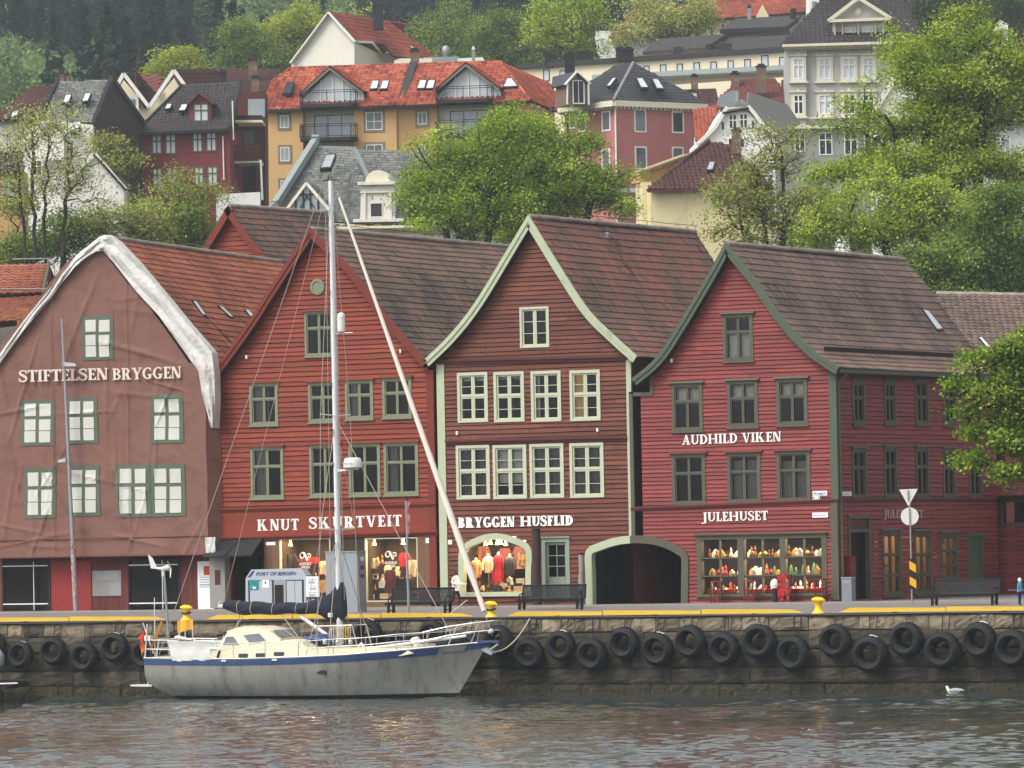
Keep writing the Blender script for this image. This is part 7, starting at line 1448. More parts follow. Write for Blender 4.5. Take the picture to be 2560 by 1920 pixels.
r=hill('orange_roof_house',1560,100,650,'white house with an orange roof half hidden behind two trees');slab(r,'wall',[(1490,78,650),(1700,70,650),(1700,200,650),(1490,200,650)],8,'white_plaster');hroof(r,[(1520,90,648),(1720,80,648),(1720,10,660),(1590,28,660)],'tile_orange',122,tone=.2)
FW6=Fr(1560,100,649.6,0)
for x in(1500,1530,1560,1590,1620,1650):hwin(FW6,r,(x,95,x+12,118),'white_paint',1,(),'pale_window')
F=Fr(1840,320,448,4);r=hill('curved_gable_house',1840,400,448,'white house with a curved gambrel gable and grey slate roof');wall(r,F,[(1745,358),(1770,335),(1790,312),(1808,281),(1818,269),(1869,266),(1884,284),(1905,312),(1937,338),(1940,620),(1745,620)],7,'white_plaster')
for q in((1822,286,1842,322),(1849,284,1869,321)):hwin(F,r,q,'white_paint',2,(.4,),'dark_window',fw=.07,mw=.09)
for q in((1802,303,1812,326),(1877,299,1888,322),(1820,345,1832,370),(1850,345,1862,370)):hwin(F,r,q,'white_paint',1,(),'dark_window')
f=lambda x,y,v:(lambda q:F.W(q[0],v,q[1]))(F.uz(x,y,-v));mb=MB();gp=smooth_poly([(1742,360),(1772,334),(1792,311),(1810,279),(1818,268)],12);
for a,b in zip(gp,gp[1:]):mb.bar(f(a.x,a.y,-.2),f(b.x,b.y,-.2),.3,.3,F.b)
mb.build('bargeboard','white_paint',r);mb=MB();gp=smooth_poly([(1869,265),(1886,284),(1907,312),(1940,338)],8)
for a,b in zip(gp,gp[1:]):mb.bar(f(a.x,a.y,-.2),f(b.x,b.y,-.2),.3,.3,F.b)
mb.build('bargeboard','white_paint',r);roof_poly(r,[f(1806,282,-.4),f(1871,269,-.4),f(1856,244,2.5)],'slate_grey',123,tone=.4);roof_poly(r,[f(1869,268,-.3),f(1945,340,-.3),f(1990,320,6),f(1985,246,6),f(1856,244,2.5)],'slate_grey',124,tone=.15,detail=False)
r=hill('red_mansard_house',1860,280,475,'old red tiled roof with tall stone chimneys behind the white curved gable');hroof(r,[(1750,285,470),(1985,275,470),(1938,196,480),(1850,198,480)],'tile_oldred',125,tone=.4);slab(r,'wall',[(1755,290,471),(1980,280,471),(1980,500,471),(1755,500,471)],8,'grey_plaster');chimney(r,1892,1916,168,222,474,'brick_chimney');chimney(r,1828,1848,186,210,478,'brick_chimney');hroof(r,[(1940,240,478),(1990,250,478),(1990,180,486),(1965,190,486)],'tile_oldred',126,tone=.2);slab(r,'dormer',[(1790,268,468),(1800,238,468),(1830,226,468),(1845,226,468),(1845,268,468)],3,'zinc')
slab(r,'dormer_window',[(1838,232,467.9),(1846,230,467.9),(1846,262,467.9),(1838,264,467.9)],.1,'pale_window')
r=hill('orange_gable_roof',1770,320,455,'strip of bright orange tiled roof between the pink house and the white curved gable');hroof(r,[(1738,352,452),(1760,352,452),(1800,266,460),(1738,272,458)],'tile_orange',127,tone=.6,amp=1.4);slab(r,'wall',[(1738,340,456),(1800,268,461),(1806,300,461),(1760,420,456),(1738,420,456)],3,'white_plaster')
r=hill('dark_roof_house',1750,260,500,'dark brown roof with a white chimney right of the black hipped roof');hroof(r,[(1690,275,495),(1800,270,495),(1790,222,503),(1700,224,503)],'tile_maroon',128,tone=.3);slab(r,'wall',[(1690,272,496),(1800,270,496),(1800,420,496),(1690,420,496)],6,'grey_plaster');chimney(r,1718,1742,232,262,495,'warm_white');chimney(r,1728,1745,192,222,520,'brick_chimney');chimney(r,1848,1866,208,226,503,'brick_chimney')
F=Fr(1640,500,400,6);r=hill('yellow_house',1750,620,400,'pale yellow plain walled house with a brown hipped tile roof');f=lambda x,y,v:(lambda q:F.W(q[0],v,q[1]))(F.uz(x,y,-v))
wall(r,F,[(1627,470),(1930,462),(1930,720),(1627,720)],8,'yellow_plaster');roof_poly(r,[f(1620,477,-.5),f(1935,466,-.5),f(1822,365,4.5),f(1772,352,4.5)],'tile_maroon',129,tone=.5,tw=.36,th=.42,amp=1.7);mb=MB();mb.bar(f(1620,478,-.6),f(1935,467,-.6),.15,.2);mb.build('eaves_board','maroon_paint',r);ridge_caps(r,f(1620,476,-.5),f(1772,351,4.5),'tile_maroon',.14,.45);hsky(r,[(1768,434,397.6),(1784,433,397.4),(1790,412,398.6),(1776,412,398.8)],'pale_window',up=.3);chimney(r,1830,1853,328,372,404,'brick_chimney')
mb=MB();uL=F.uz(1627,500)[0];S2=F.side(uL);wall(r,Fr(1607,500,402,6),[(1606,455),(1628,455),(1628,720),(1606,720)],4,'yellow_plaster',0,'side_wing');wall(r,Fr(1607,430,403,30),[(1604,456),(1605,428),(1730,383),(1730,456)],1.5,'ochre_side',0,'parapet_wall');mb=MB();q=Fr(1607,430,403,30);mb.bar(q.pt(1600,431,.1),q.pt(1735,382,.1),.9,.15);mb.build('parapet_coping','grey_frame',r)
F=Fr(2100,200,470,-2);r=hill('classical_house',2100,380,470,'grey stucco classical house with a pediment dormer and white trimmed windows');f=lambda x,y,v:(lambda q:F.W(q[0],v,q[1]))(F.uz(x,y,-v))
wall(r,F,[(2016,118),(2300,108),(2300,316),(2016,318)],10,'grey_stucco');wall(r,F,[(1963,120),(2016,118),(2016,318),(1963,320)],10,'grey_stucco',.4,'corner_bay');wall(r,F,[(1963,320),(2300,316),(2300,640),(1963,640)],10,'grey_rustic',.12,'ground_floor_wall')
mb=MB();mb.bar(f(1955,115,-.9),f(2302,105,-.9),.7,.22);mb.bar(f(1960,121,-.5),f(2302,111,-.5),.5,.18)
for k in range(46):x=lerp(1962,2296,k/46);y=lerp(126,116,k/46);mb.bar(f(x,y,-.35),f(x+3.4,y,-.35),.5,.14)
mb.bar(f(1960,318,-.5),f(2302,314,-.5),.5,.3);mb.bar(f(1962,296,-.44),f(2302,292,-.1),.3,.12);mb.build('cornice','stone_trim',r)
R1_=[(1977,141,2015,205),(2041,140,2083,204),(2101,139,2144,203),(2151,138,2192,203),(2220,137,2262,201)];R2_=[(1978,232,2014,293),(2041,231,2084,292),(2102,230,2144,292),(2152,230,2192,291),(2220,229,2262,290)]
for g_ in(R1_,R2_):
 for i,q in enumerate(g_):
  o=.4 if i==0 else 0;w_=hwin(F,r,q,'white_paint',2,(.34,),'dark_window' if g_ is R2_ and i in(0,2,3)else 'light_window',fw=.1,mw=.11,cas=.2,cmat='stone_trim',off=o,d=.12);u0,u1,z0,z1=F.rect(*q);mb=MB();mb.pbox(F,u0-.18,u1+.18,z0-.14,z0,o-.02,o+.3);mb.build('window_sill','stone_trim',w_);mb=MB();mb.pbox(F,u0-.12,u1+.12,z1+.003,z1+.12,o-.02,o+.25);mb.pbox(F,(u0+u1)/2-.1,(u0+u1)/2+.1,z1+.12,z1+.3,o-.02,o+.16);mb.build('window_cornice','stone_trim',w_)
for q in((1986,332,2013,380),(2047,331,2081,388),(2110,330,2144,388),(2160,330,2192,388)):hwin(F,r,q,'white_paint',2,(.34,),'dark_window',fw=.1,mw=.11,off=.12)
roof_poly(r,[f(1952,114,-1),f(2310,103,-1),f(2250,-40,8),f(2085,-40,8)],'tile_dark',130,tone=.3,tw=.4,th=.5)
wall(r,F,[(2080,110),(2082,50),(2214,46),(2214,107)],3,'grey_stucco',-.6,'pediment_dormer');wall(r,F,[(2074,52),(2146,-4),(2224,46)],3,'grey_stucco',-.3,'pediment');mb=MB();mb.bar(f(2070,53,-.1),f(2146,-5,-.1),.5,.3);mb.bar(f(2146,-5,-.1),f(2228,47,-.1),.5,.3);mb.bar(f(2072,53,-.1),f(2226,47,-.1),.5,.25)
for x in(2087,2106,2146,2188,2208):mb.bar(f(x,56,.42),f(x+.3,106,.42),.12,.32,F.b)
mb.lathe(F.pt(2146,29,-.29),[(0,0),(.28,0),(.28,.06),(.2,.1),(0,.1)],16,F.n);mb.build('pediment_moulding','stone_trim',r)
for q in((2112,66,2141,104),(2155,65,2184,103)):hwin(F,r,q,'white_paint',2,(.34,),'light_window',fw=.08,mw=.09,off=-.6)
r=hill('white_gable_end',2270,330,440,'white gable end glimpsed behind the tall bright tree, right of the grey classical house');slab(r,'wall',[(2190,270,440),(2265,150,440),(2340,210,440),(2340,640,440),(2190,640,440)],7,'white_plaster');bars(r,'bargeboard',[((2185,280,439.8),(2265,148,439.8))],(.2,.4),'warm_white')
r=hill('white_block',2480,400,450,'broad white house glimpsed through the tall bright tree at the right edge');slab(r,'wall',[(2340,300,450),(2600,300,450),(2600,640,450),(2340,640,450)],7,'white_plaster');hroof(r,[(2330,302,449),(2610,302,449),(2610,230,458),(2360,230,458)],'tile_dark',131);FW7=Fr(2450,380,449.5,0)
for x in(2370,2430,2500):hwin(FW7,r,(x,340,x+26,390),'white_paint',2,(.4,),'pale_window')
r=hill('white_cottage',2120,600,395,'low white cottage with a pointed gable behind the right hand trees');slab(r,'wall',[(2070,560,392),(2106,466,392),(2165,560,392),(2300,575,392),(2300,760,392),(2070,760,392)],6,'white_plaster');hroof(r,[(1990,545,398),(2075,545,398),(2070,470,405),(2000,470,405)],'tile_maroon',132);hsky(r,[(2031,510,400),(2047,509,400),(2052,486,402),(2036,486,402)])
r=hill('top_white_house',2500,120,600,'white house gable at the top right above the bright tree');slab(r,'wall',[(2476,120,600),(2500,50,600),(2520,60,600),(2520,260,600),(2476,260,600)],6,'white_plaster')
# ------------------------------------------------------------------ trees
def tree(name,t,blobs,base_px,leafmat,seed,label,ncl=260,nleaf=46,lsz=.2,spread=.55,bark='bark',tone=.5,trunk_r=.3,ztrunk=None,cat='tree',group='trees behind the quay houses',depth=None,trunks=None,droop=.15,twig=.02,base=None,density=1.0):
 """blobs: (px, py, rx, ry) crown ellipses read in the picture at depth t, given real depth as round masses"""
 rg=np.random.RandomState(seed);B_=[]
 for px,py,rx,ry in blobs:
  c=at(px,py,t);k=t/FPX;B_.append((np.array(c),rx*k,ry*k))
 vol=np.array([a*b*(a**.5)for _,a,b in B_]);vol/=vol.sum()
 P=[];spray=8
 for(c,a,b),n in zip(B_,np.maximum(4,(vol*ncl)).astype(int)):
  d=(a if depth is None else depth);k=0
  while k<n:
   u=rg.normal(size=3);u/=np.linalg.norm(u);r=rg.uniform(.15,1.12)**.5;m=min(n-k,int(rg.integers(4,spray+4))if hasattr(rg,'integers')else rg.randint(4,spray+4));k+=m
   o=c+r*(np.array(R0)*u[0]*a+np.array(D0)*u[1]*d*.8+np.array([0,0,1])*u[2]*b);sp=min(1.15,.34*(a*b)**.5)*rg.uniform(.6,1.25)
   P+=[o+rg.normal(size=3)*sp*np.array([1,1,.5])for _ in range(m)]
 P=np.array(P);g=at(base_px[0],base_px[1],t)if base is None else V3(base);g.z=hgt(g.x,g.y)if base is None else g.z
 root=thing(name,g,label,cat,group)
 nodes,par=[],[]
 tops=trunks or[(base_px[0],sorted(b[1]for b in blobs)[len(blobs)//3])]
 for k,(tx,ty)in enumerate(tops):
  tp=np.array(at(tx,ty,t))+np.array(D0)*rg.uniform(-1,1)*(k>0);o=np.array(g)+np.array(R0)*(.25*k);n=max(6,int((tp[2]-o[2])/.9));prev=-1
  for i in range(n+1):
   f=i/n;q=o+(tp-o)*np.array([f**1.3,f**1.3,f])+rg.normal(size=3)*[.1,.1,0]*min(1,f*3);nodes.append(q);par.append(prev);prev=len(nodes)-1
 order=np.argsort([min(np.linalg.norm(p-nodes[i])for i in range(len(nodes)))for p in P]);tips=[]
 for idx in order:
  p=P[idx];N_=np.array(nodes);d=p-N_;L=np.linalg.norm(d,axis=1)+1e-6;pen=L*(1+1.6*np.maximum(0,-d[:,2]/L+.1));j=int(np.argmin(pen));n=max(1,int(L[j]/.9));prev=j;s_=N_[j];sw=rg.normal(size=3)*.12*L[j]
  for i in range(1,n+1):
   f=i/n;q=s_+(p-s_)*f+sw*sin(pi*f)+np.array([0,0,droop*L[j]*.3*sin(pi*f)]);nodes.append(q);par.append(prev);prev=len(nodes)-1
  tips.append(prev)
 nodes=np.array(nodes);n=len(nodes);w=np.zeros(n);w[tips]=1.0
 for i in range(n-1,-1,-1):
  if par[i]>=0:w[par[i]]+=w[i]
 rad=np.maximum(twig,trunk_r*(np.maximum(w,.3)/w[0 if len(tops)==1 else 0])**.5);rad=np.minimum(rad,trunk_r)
 child=[i for i in range(n)if par[i]>=0];a_,b_=nodes[[par[i]for i in child]],nodes[child];ra,rb=np.minimum(rad[[par[i]for i in child]],rad[child]*1.5),rad[child]
 d=b_-a_;d/=np.linalg.norm(d,axis=1)[:,None]+1e-9;x=np.cross(d,[.3,.5,.8]);x/=np.linalg.norm(x,axis=1)[:,None]+1e-9;y=np.cross(d,x);S=5;ang=[2*pi*k/S for k in range(S)]
 V=np.concatenate([np.stack([a_+(x*cos(t_)+y*sin(t_))*ra[:,None]for t_ in ang],1),np.stack([b_+(x*cos(t_)+y*sin(t_))*rb[:,None]for t_ in ang],1)],1);m=len(child);base_i=np.arange(m)[:,None]*2*S
 F=np.concatenate([np.stack([base_i[:,0]+k,base_i[:,0]+(k+1)%S,base_i[:,0]+S+(k+1)%S,base_i[:,0]+S+k],1)for k in range(S)])
 np_mesh('trunk',V.reshape(-1,3),F,np.full(len(F),.5),bark,root,smooth=True)
 K=len(P);cnt=np.maximum(3,(nleaf*density*rg.uniform(.5,1.4,K))).astype(int);cl=np.repeat(np.arange(K),cnt);M=len(cl);ctone=np.clip(tone+rg.normal(size=K)*.2,0,1)
 o=rg.normal(size=(M,3))*spread*.85*np.array([1,1,.6]);o[:,2]-=.12*(o[:,0]**2+o[:,1]**2);c=P[cl]+o
 nrm=rg.normal(size=(M,3))*.8+np.array([0,-.35,1.1]);nrm/=np.linalg.norm(nrm,axis=1)[:,None];tx=np.cross(nrm,rg.normal(size=(M,3)));tx/=np.linalg.norm(tx,axis=1)[:,None];ty=np.cross(nrm,tx);s_=lsz*rg.uniform(.55,1.25,M)[:,None]
 Q=np.stack([c-tx*s_*.5,c+ty*s_*.42-nrm*s_*.12,c+tx*s_*.5,c-ty*s_*.42-nrm*s_*.12],1)
 np_mesh('crown',Q.reshape(-1,3),np.arange(M*4).reshape(M,4),np.clip(ctone[cl]+rg.normal(size=M)*.08,0,1),leafmat,root)
 return root
tree('broadleaf_tree',345,[(1115,440,105,95),(1185,400,90,85),(1240,340,80,70),(1150,520,120,70),(1075,500,60,60),(1050,555,40,32),(1230,480,100,100)],(1180,640),'leaf_bright',1,'bright green tree behind the maroon house, its left half beside the villa',330,150,.18,.62,trunk_r=.26,trunks=[(1170,400),(1120,430),(1230,380),(1090,470)],tone=.45)
tree('broadleaf_tree',352,[(1330,345,110,80),(1280,400,100,80),(1400,410,110,90),(1460,430,70,80),(1380,500,130,90),(1490,500,90,60),(1300,520,110,80),(1570,505,60,30),(1430,360,60,60),(1350,300,50,40)],(1370,640),'leaf_bright',2,'big bright green tree behind the maroon house, in front of the pink house',420,150,.18,.62,trunk_r=.3,trunks=[(1350,340),(1290,380),(1420,390),(1480,450)],tone=.5)
tree('broadleaf_tree',346,[(1910,400,90,80),(1950,350,55,45),(1870,460,100,80),(1960,470,90,90),(1840,540,90,70),(1930,560,110,60),(1800,590,50,40),(2010,540,60,70)],(1957,650),'leaf_olive',3,'thin olive green tree behind the rose-red house, before the pale yellow wall',420,34,.19,.6,trunk_r=.2,trunks=[(1955,360),(1890,440),(1840,520)],tone=.45,twig=.014)
tree('broadleaf_tree',335,[(2330,110,130,75),(2430,95,90,60),(2250,180,80,70),(2320,220,140,80),(2460,190,100,80),(2210,300,90,60),(2300,330,130,70),(2420,300,130,90),(2160,400,90,50),(2250,420,120,60),(2370,430,130,70),(2490,380,90,80),(2110,440,60,40),(2550,280,60,90),(2400,210,90,90),(2530,150,50,70),(2540,420,60,90),(2350,300,90,90),(2460,480,110,60)],(2385,700),'leaf_lime',4,'tall airy lime green tree at the right, rising to the top of the view',720,140,.18,.62,trunk_r=.36,trunks=[(2390,120),(2300,200),(2460,150),(2240,320)],tone=.5)
tree('broadleaf_tree',328,[(2180,520,130,60),(2110,570,90,50),(2230,590,120,60),(2310,520,90,60),(2330,620,120,60),(2060,590,45,35),(2420,540,100,70),(2260,480,80,40)],(2300,760),'leaf_lime',5,'spreading lime green tree with low limbs right of the olive green tree',320,135,.18,.62,trunk_r=.28,trunks=[(2290,540),(2200,560),(2390,560)],tone=.48)
tree('broadleaf_tree',318,[(2430,620,120,80),(2520,560,90,90),(2380,690,130,60),(2500,690,110,80),(2330,660,80,60),(2450,740,120,60)],(2480,820),'leaf_mid',6,'dense mid green tree at the right edge above the brown rear wing roof',320,140,.19,.6,trunk_r=.3,trunks=[(2460,600),(2400,650)],tone=.55)
tree('maple_tree',221,[(2530,840,55,45),(2480,900,65,40),(2570,910,60,50),(2440,960,60,28),(2530,985,60,45),(2470,1020,60,35),(2425,1085,40,22),(2500,1090,60,40),(2460,1150,50,32),(2530,1150,60,45),(2580,1050,60,80),(2640,960,80,130),(2600,1180,50,30)],(2690,1500),'leaf_quay',7,'leafy maple branches reaching in from the right edge over the quay',420,70,.17,.34,trunk_r=.2,trunks=[(2670,950),(2640,1050)],tone=.5,cat='tree',base=onZ(2690,1500,ZG),group=None)
tree('bare_tree',352,[(85,340,110,60),(160,300,80,45),(30,400,70,80),(180,400,80,80),(110,450,90,70),(220,470,60,60),(40,300,60,50)],(85,690),'leaf_olive',8,'nearly bare spring tree with fine branches at the left edge',620,17,.15,.6,trunk_r=.13,trunks=[(80,330),(120,340),(40,380),(180,360)],tone=.75,twig=.013,droop=.3,bark='bark')
tree('bare_tree',362,[(440,460,65,45),(480,500,60,50),(400,500,60,50),(530,470,50,40)],(460,640),'leaf_olive',9,'thin brownish budding tree below the crimson house',300,20,.15,.6,trunk_r=.12,trunks=[(450,450),(480,470)],tone=.5,twig=.013,bark='bark')
for i,(bl,bx,mat,tone,lb,n)in enumerate((([(330,560,100,60),(280,600,90,50),(390,580,70,60)],330,'leaf_olive',.6,'round olive green bush behind the white sheeting, below the crimson house',190),([(180,590,90,50),(110,620,90,45),(220,560,60,50)],160,'leaf_mid',.45,'dark green bush low at the left behind the sheeted gable',180),([(460,560,70,50),(510,600,70,40),(430,610,60,40)],470,'leaf_mid',.65,'mid green bush left of the small red gable',150),([(30,570,60,70),(60,640,90,40)],40,'leaf_olive',.5,'olive bush at the left edge above the low red tiled roof',130))):
 tree('shrub',358+i,bl,(bx,680),mat,20+i,lb,n,46,.2,.6,trunk_r=.12,tone=tone,group='bushes behind the quay houses',cat='bush')
tree('broadleaf_tree',440,[(280,370,50,50),(310,420,45,70),(270,450,50,60),(325,480,40,50)],(290,560),'leaf_olive',30,'brownish green tree in front of the dark brown end wall',150,40,.24,.6,trunk_r=.16,tone=.4)
HT=[(620,[(700,60,80,55),(800,50,90,55),(740,110,90,50),(870,90,70,60)],780,'leaf_yellowgreen',.55,'wide yellow-green tree on the hill left of the black chimney'),(615,[(620,110,60,50),(590,150,50,45),(660,150,60,40)],620,'leaf_mid',.7,'green tree on the hill behind the long brown roof'),(600,[(450,150,45,35),(430,175,60,25),(510,172,30,22)],460,'leaf_yellowgreen',.45,'small yellow-green treetop behind the zigzag gables'),(610,[(1120,60,80,60),(1090,120,70,60),(1170,120,70,60)],1120,'leaf_mid',.7,'round green tree on the hill right of the orange roofed gable house'),(605,[(1240,80,80,50),(1220,130,60,45),(1290,130,50,40)],1240,'leaf_mid',.62,'darker green tree left of the orange roofed house on the hill'),(590,[(1420,40,90,60),(1380,90,60,50),(1460,95,70,45),(1490,40,50,50)],1430,'leaf_lime',.42,'airy green tree above the black hipped roof of the pink house'),(600,[(1640,30,70,60),(1600,80,60,40),(1700,60,70,60),(1760,30,40,40),(1570,110,40,30)],1665,'leaf_olive',.75,'tall olive tree with a dark trunk before the hilltop house'),(620,[(2350,20,120,40),(2300,60,70,50)],2340,'leaf_mid',.2,'dark tree on the skyline behind the tall lime green tree'),(620,[(2500,30,90,50),(2560,80,50,60)],2510,'leaf_mid',.15,'dark tree at the top right corner'),(560,[(2585,130,40,45)],2590,'leaf_purple',.5,'dark purple leaved tree at the right edge')]
for i,(t,bl,bx,mat,tone,lb)in enumerate(HT):tree('hill_tree',t,bl,(bx,max(b[1]+b[3]for b in bl)+20),mat,40+i,lb,190,75,.28,.9,trunk_r=.28,tone=tone,group='trees on the hill among the houses')
# ------------------------------------------------------------------ the wooded mountainside: one mass nobody could count
rg=np.random.RandomState(77)
def template(kind,n):
 if kind==0:
  z=rg.uniform(.06,1,n)**.8;r=((1-z)*.17+.01)*(.75+.25*np.sin(z*46));a=rg.uniform(0,6.28,n);c=np.stack([r*np.cos(a),r*np.sin(a),z],1);s=.016+.03*(1-z)
 else:
  u=rg.normal(size=(n,3));u/=np.linalg.norm(u,axis=1)[:,None];r=rg.uniform(.3,1,n)[:,None]**.45;lob=1+.22*np.sin(u[:,:1]*5+1)*np.sin(u[:,2:]*4);c=u*r*lob*[.3,.3,.36]+[0,0,.62];s=np.full(n,.021)
 nr=rg.normal(size=(n,3))+[0,0,.8];nr/=np.linalg.norm(nr,axis=1)[:,None];tx=np.cross(nr,rg.normal(size=(n,3)));tx/=np.linalg.norm(tx,axis=1)[:,None];ty=np.cross(nr,tx);s=(s*rg.uniform(.6,1.3,n))[:,None]
 return np.stack([c-tx*s,c-ty*s*.9,c+tx*s,c+ty*s*.9],1),rg.normal(size=n)*.07
TM=[template(0,420)for _ in range(5)]+[template(1,1000)for _ in range(5)];VQ,TQ=[],[]
for k in range(2600):
 t=640*(1330/640)**rg.uniform(0,1);half=t*1280/FPX*1.12+10;u=rg.uniform(-half,half);p=np.array(CAM)+np.array(R0)*u+np.array(D0)*t;z=hgt(p[0],p[1])
 px=1280+u/t*FPX;band=sin(px*.006+t*.012)+.6*sin(px*.013-t*.02+2)
 dec=band+(1.0 if t<760 else 0)+rg.normal()*.5>.75;
 if t<700 and 1750<px:continue
 h=rg.uniform(12,20)if not dec else rg.uniform(9,15);q,tt=TM[rg.randint(5)+(5 if dec else 0)];a=rg.uniform(0,6.28);ca,sa=np.cos(a),np.sin(a);w_=h*rg.uniform(.85,1.2)
 X_=q[...,0]*ca-q[...,1]*sa;Y_=q[...,0]*sa+q[...,1]*ca;VQ.append(np.stack([p[0]+X_*w_,p[1]+Y_*w_,z-.5+q[...,2]*h],-1).reshape(-1,3));TQ.append(np.clip((.76 if dec else .24)+rg.normal()*.17+tt,0,1))
VQ=np.concatenate(VQ);TQ=np.concatenate(TQ);np_mesh('forest',VQ,np.arange(len(VQ)).reshape(-1,4),TQ,'leaf_forest',kind='stuff')
COL.objects['forest']['label']='dark wooded mountainside fading into haze';COL.objects['forest']['category']='forest'
VQ,TQ=[],[]
for k in range(26000):
 t=rg.uniform(345,640);half=t*1280/FPX*1.05;u=rg.uniform(-half,half);p=np.array(CAM)+np.array(R0)*u+np.array(D0)*t;z=hgt(p[0],p[1])+rg.uniform(0,1.4)
 nr=rg.normal(size=3);tx=np.cross(nr,[.3,.2,.9]);tx/=np.linalg.norm(tx);ty=np.cross(nr,tx);ty/=np.linalg.norm(ty);s=rg.uniform(.25,.6);c=np.array([p[0],p[1],z]);VQ+=[c-tx*s,c-ty*s,c+tx*s,c+ty*s];TQ.append(np.clip(.4+.3*sin(u*.3)+rg.normal()*.15,0,1))
np_mesh('undergrowth',np.array(VQ),np.arange(len(VQ)).reshape(-1,4),TQ,'leaf_mid',kind='stuff')
# ------------------------------------------------------------------ the air
m=bpy.data.materials.new('haze_air');m.use_nodes=True;nt=m.node_tree;nt.nodes.remove(nt.nodes['Principled BSDF']);pv=nt.nodes.new('ShaderNodeVolumePrincipled');pv.inputs['Color'].default_value=(.78,.86,.94,1);pv.inputs['Density'].default_value=HAZE;pv.inputs['Anisotropy'].default_value=.2;nt.links.new(pv.outputs[0],nt.nodes['Material Output'].inputs['Volume']);MT['haze_air']=m
mb=MB();mb.box(-2700,1700,-500,3050,-3,345);mb.build('haze','haze_air',kind='stuff')
# ------------------------------------------------------------------ people, gull, shop goods
def skin(name,J,E,parent,mats,mfn,sub=2,**kw):
 """J: {key: (x, y, z, r)}; E: 'a b' edges; one continuous surface grown with the Skin modifier"""
 ks=list(J);me=bpy.data.meshes.new(name);me.from_pydata([J[k][:3]for k in ks],[tuple(ks.index(q)for q in e.split())for e in E],[]);o=bpy.data.objects.new(name,me);COL.objects.link(o)
 o.modifiers.new('s','SKIN');sv=me.skin_vertices[0].data
 for i,k in enumerate(ks):r=J[k][3];sv[i].radius=r if isinstance(r,tuple)else(r,r)
 sv[0].use_root=True;s=o.modifiers.new('u','SUBSURF');s.levels=s.render_levels=sub
 dg=bpy.context.evaluated_depsgraph_get();dg.update();m2=bpy.data.meshes.new_from_object(o.evaluated_get(dg));bpy.data.objects.remove(o)
 mb=MB();mb.v=[tuple(v.co)for v in m2.vertices];mb.f=[tuple(p.vertices)for p in m2.polygons];mb.t=[.5]*len(mb.f);mb.m=[mfn(sum((V3(mb.v[i])for i in f),V3())/len(f))for f in mb.f]
 return mb.build(name,mats,parent,smooth=True,**kw)
def person(foot,k,J,label,mats,cuts,hat=None,coat=None,hair='hair_brown'):
 """J in metres for a 1.7 m figure, x forward; k scale; faces +X"""
 foot=V3(foot);T=lambda p:(foot.x+p[0]*k,foot.y+p[1]*k,foot.z+p[2]*k);r=thing('person',foot,label,'person')
 for sd,y in(('l',1),('r',-1)):
  w,e=V3(J['w'+sd][:3]),V3(J['e'+sd][:3]);d=(w-e).normalized();pm=w+d*.07;J['p'+sd]=(*pm,(.036,.018));s=d.cross(V3((0,0,1)));s=s.normalized()if s.length>.1 else V3((0,1,0))
  for q,(off,L)in enumerate(((-.03,.075),(-.01,.085),(.01,.08),(.03,.065))):b=pm+s*off+d*.03;J['f%s%d'%(sd,q)]=(*b,.0095);J['g%s%d'%(sd,q)]=(*(b+d*L*.6-Z0*.02),.009);J['h%s%d'%(sd,q)]=(*(b+d*L*.8-Z0*.045),.008)
  b=w+d*.03-s*.04;J['t'+sd]=(*b,.011);J['v'+sd]=(*(b-s*.025+d*.045),.009)
 E=['pel spi','spi che','che nec','nec hed','hed cro','hed nos']+[e.replace('*',sd)for sd in 'lr' for e in('pel hi*','hi* kn*','kn* an*','an* to*','che sh*','sh* e*','e* w*','w* p*','p* f*0','p* f*1','p* f*2','p* f*3','w* t*','t* v*','f*0 g*0','f*1 g*1','f*2 g*2','f*3 g*3','g*0 h*0','g*1 h*1','g*2 h*2','g*3 h*3')]
 J2={q:(*T(v),tuple(a*k for a in v[3])if isinstance(v[3],tuple)else v[3]*k)for q,v in J.items()};inv=lambda c:((c.x-foot.x)/k,(c.y-foot.y)/k,(c.z-foot.z)/k)
 skin('body',J2,E,r,mats,lambda c:cuts(*inv(c)))
 h=V3(T(J['hed']));ey=V3(T((J['hed'][0]+.095,0,J['hed'][2]+.045)))
 for sd in(-1,1):mb=MB();mb.lathe(ey+V3((0,sd*.033*k,0)),[(0,-.012*k),(.012*k,0),(0,.012*k)],8,(1,0,0));mb.build('eye','hair_brown',r);mb=MB();mb.lathe(h+V3((0,sd*.085*k,.03*k)),[(0,-.01*k),(.03*k,0),(0,.015*k)],8,(0,sd,0));mb.build('ear','skin',r)
 mb=MB();mb.bar(h+V3((.1*k,-.025*k,-.03*k)),h+V3((.1*k,.025*k,-.03*k)),.012*k,.012*k);mb.build('mouth','wool_red',r)
 mb=MB();c=h+V3((-.02*k,0,.06*k));mb.lathe(c-Z0*.06*k,[(.1*k,-.06*k),(.115*k,.02*k),(.112*k,.1*k),(.07*k,.16*k),(0,.175*k)],14,(-.25,0,1));mb.build('hat' if hat else 'hair',hat or hair,r,smooth=True)
 if coat:
  mb=MB();n=16;mb.grid([[V3(T((x+.02+ry*cos(a),rx*sin(a),z)))for a in[2*pi*q/n for q in range(n)]]for z,x,rx,ry in coat[1]],close=True);mb.build('jacket',coat[0],r,smooth=True)
 return r
J={'pel':(0,0,.93,(.14,.11)),'spi':(.01,0,1.12,(.14,.1)),'che':(.02,0,1.32,(.16,.11)),'nec':(.05,0,1.47,.055),'hed':(.07,0,1.56,(.075,.085)),'cro':(.06,0,1.65,.07),'nos':(.17,0,1.575,.012)}
for s,y in(('l',1),('r',-1)):J['hi'+s]=(0,y*.09,.88,.09);J['sh'+s]=(.02,y*.19,1.38,.062)
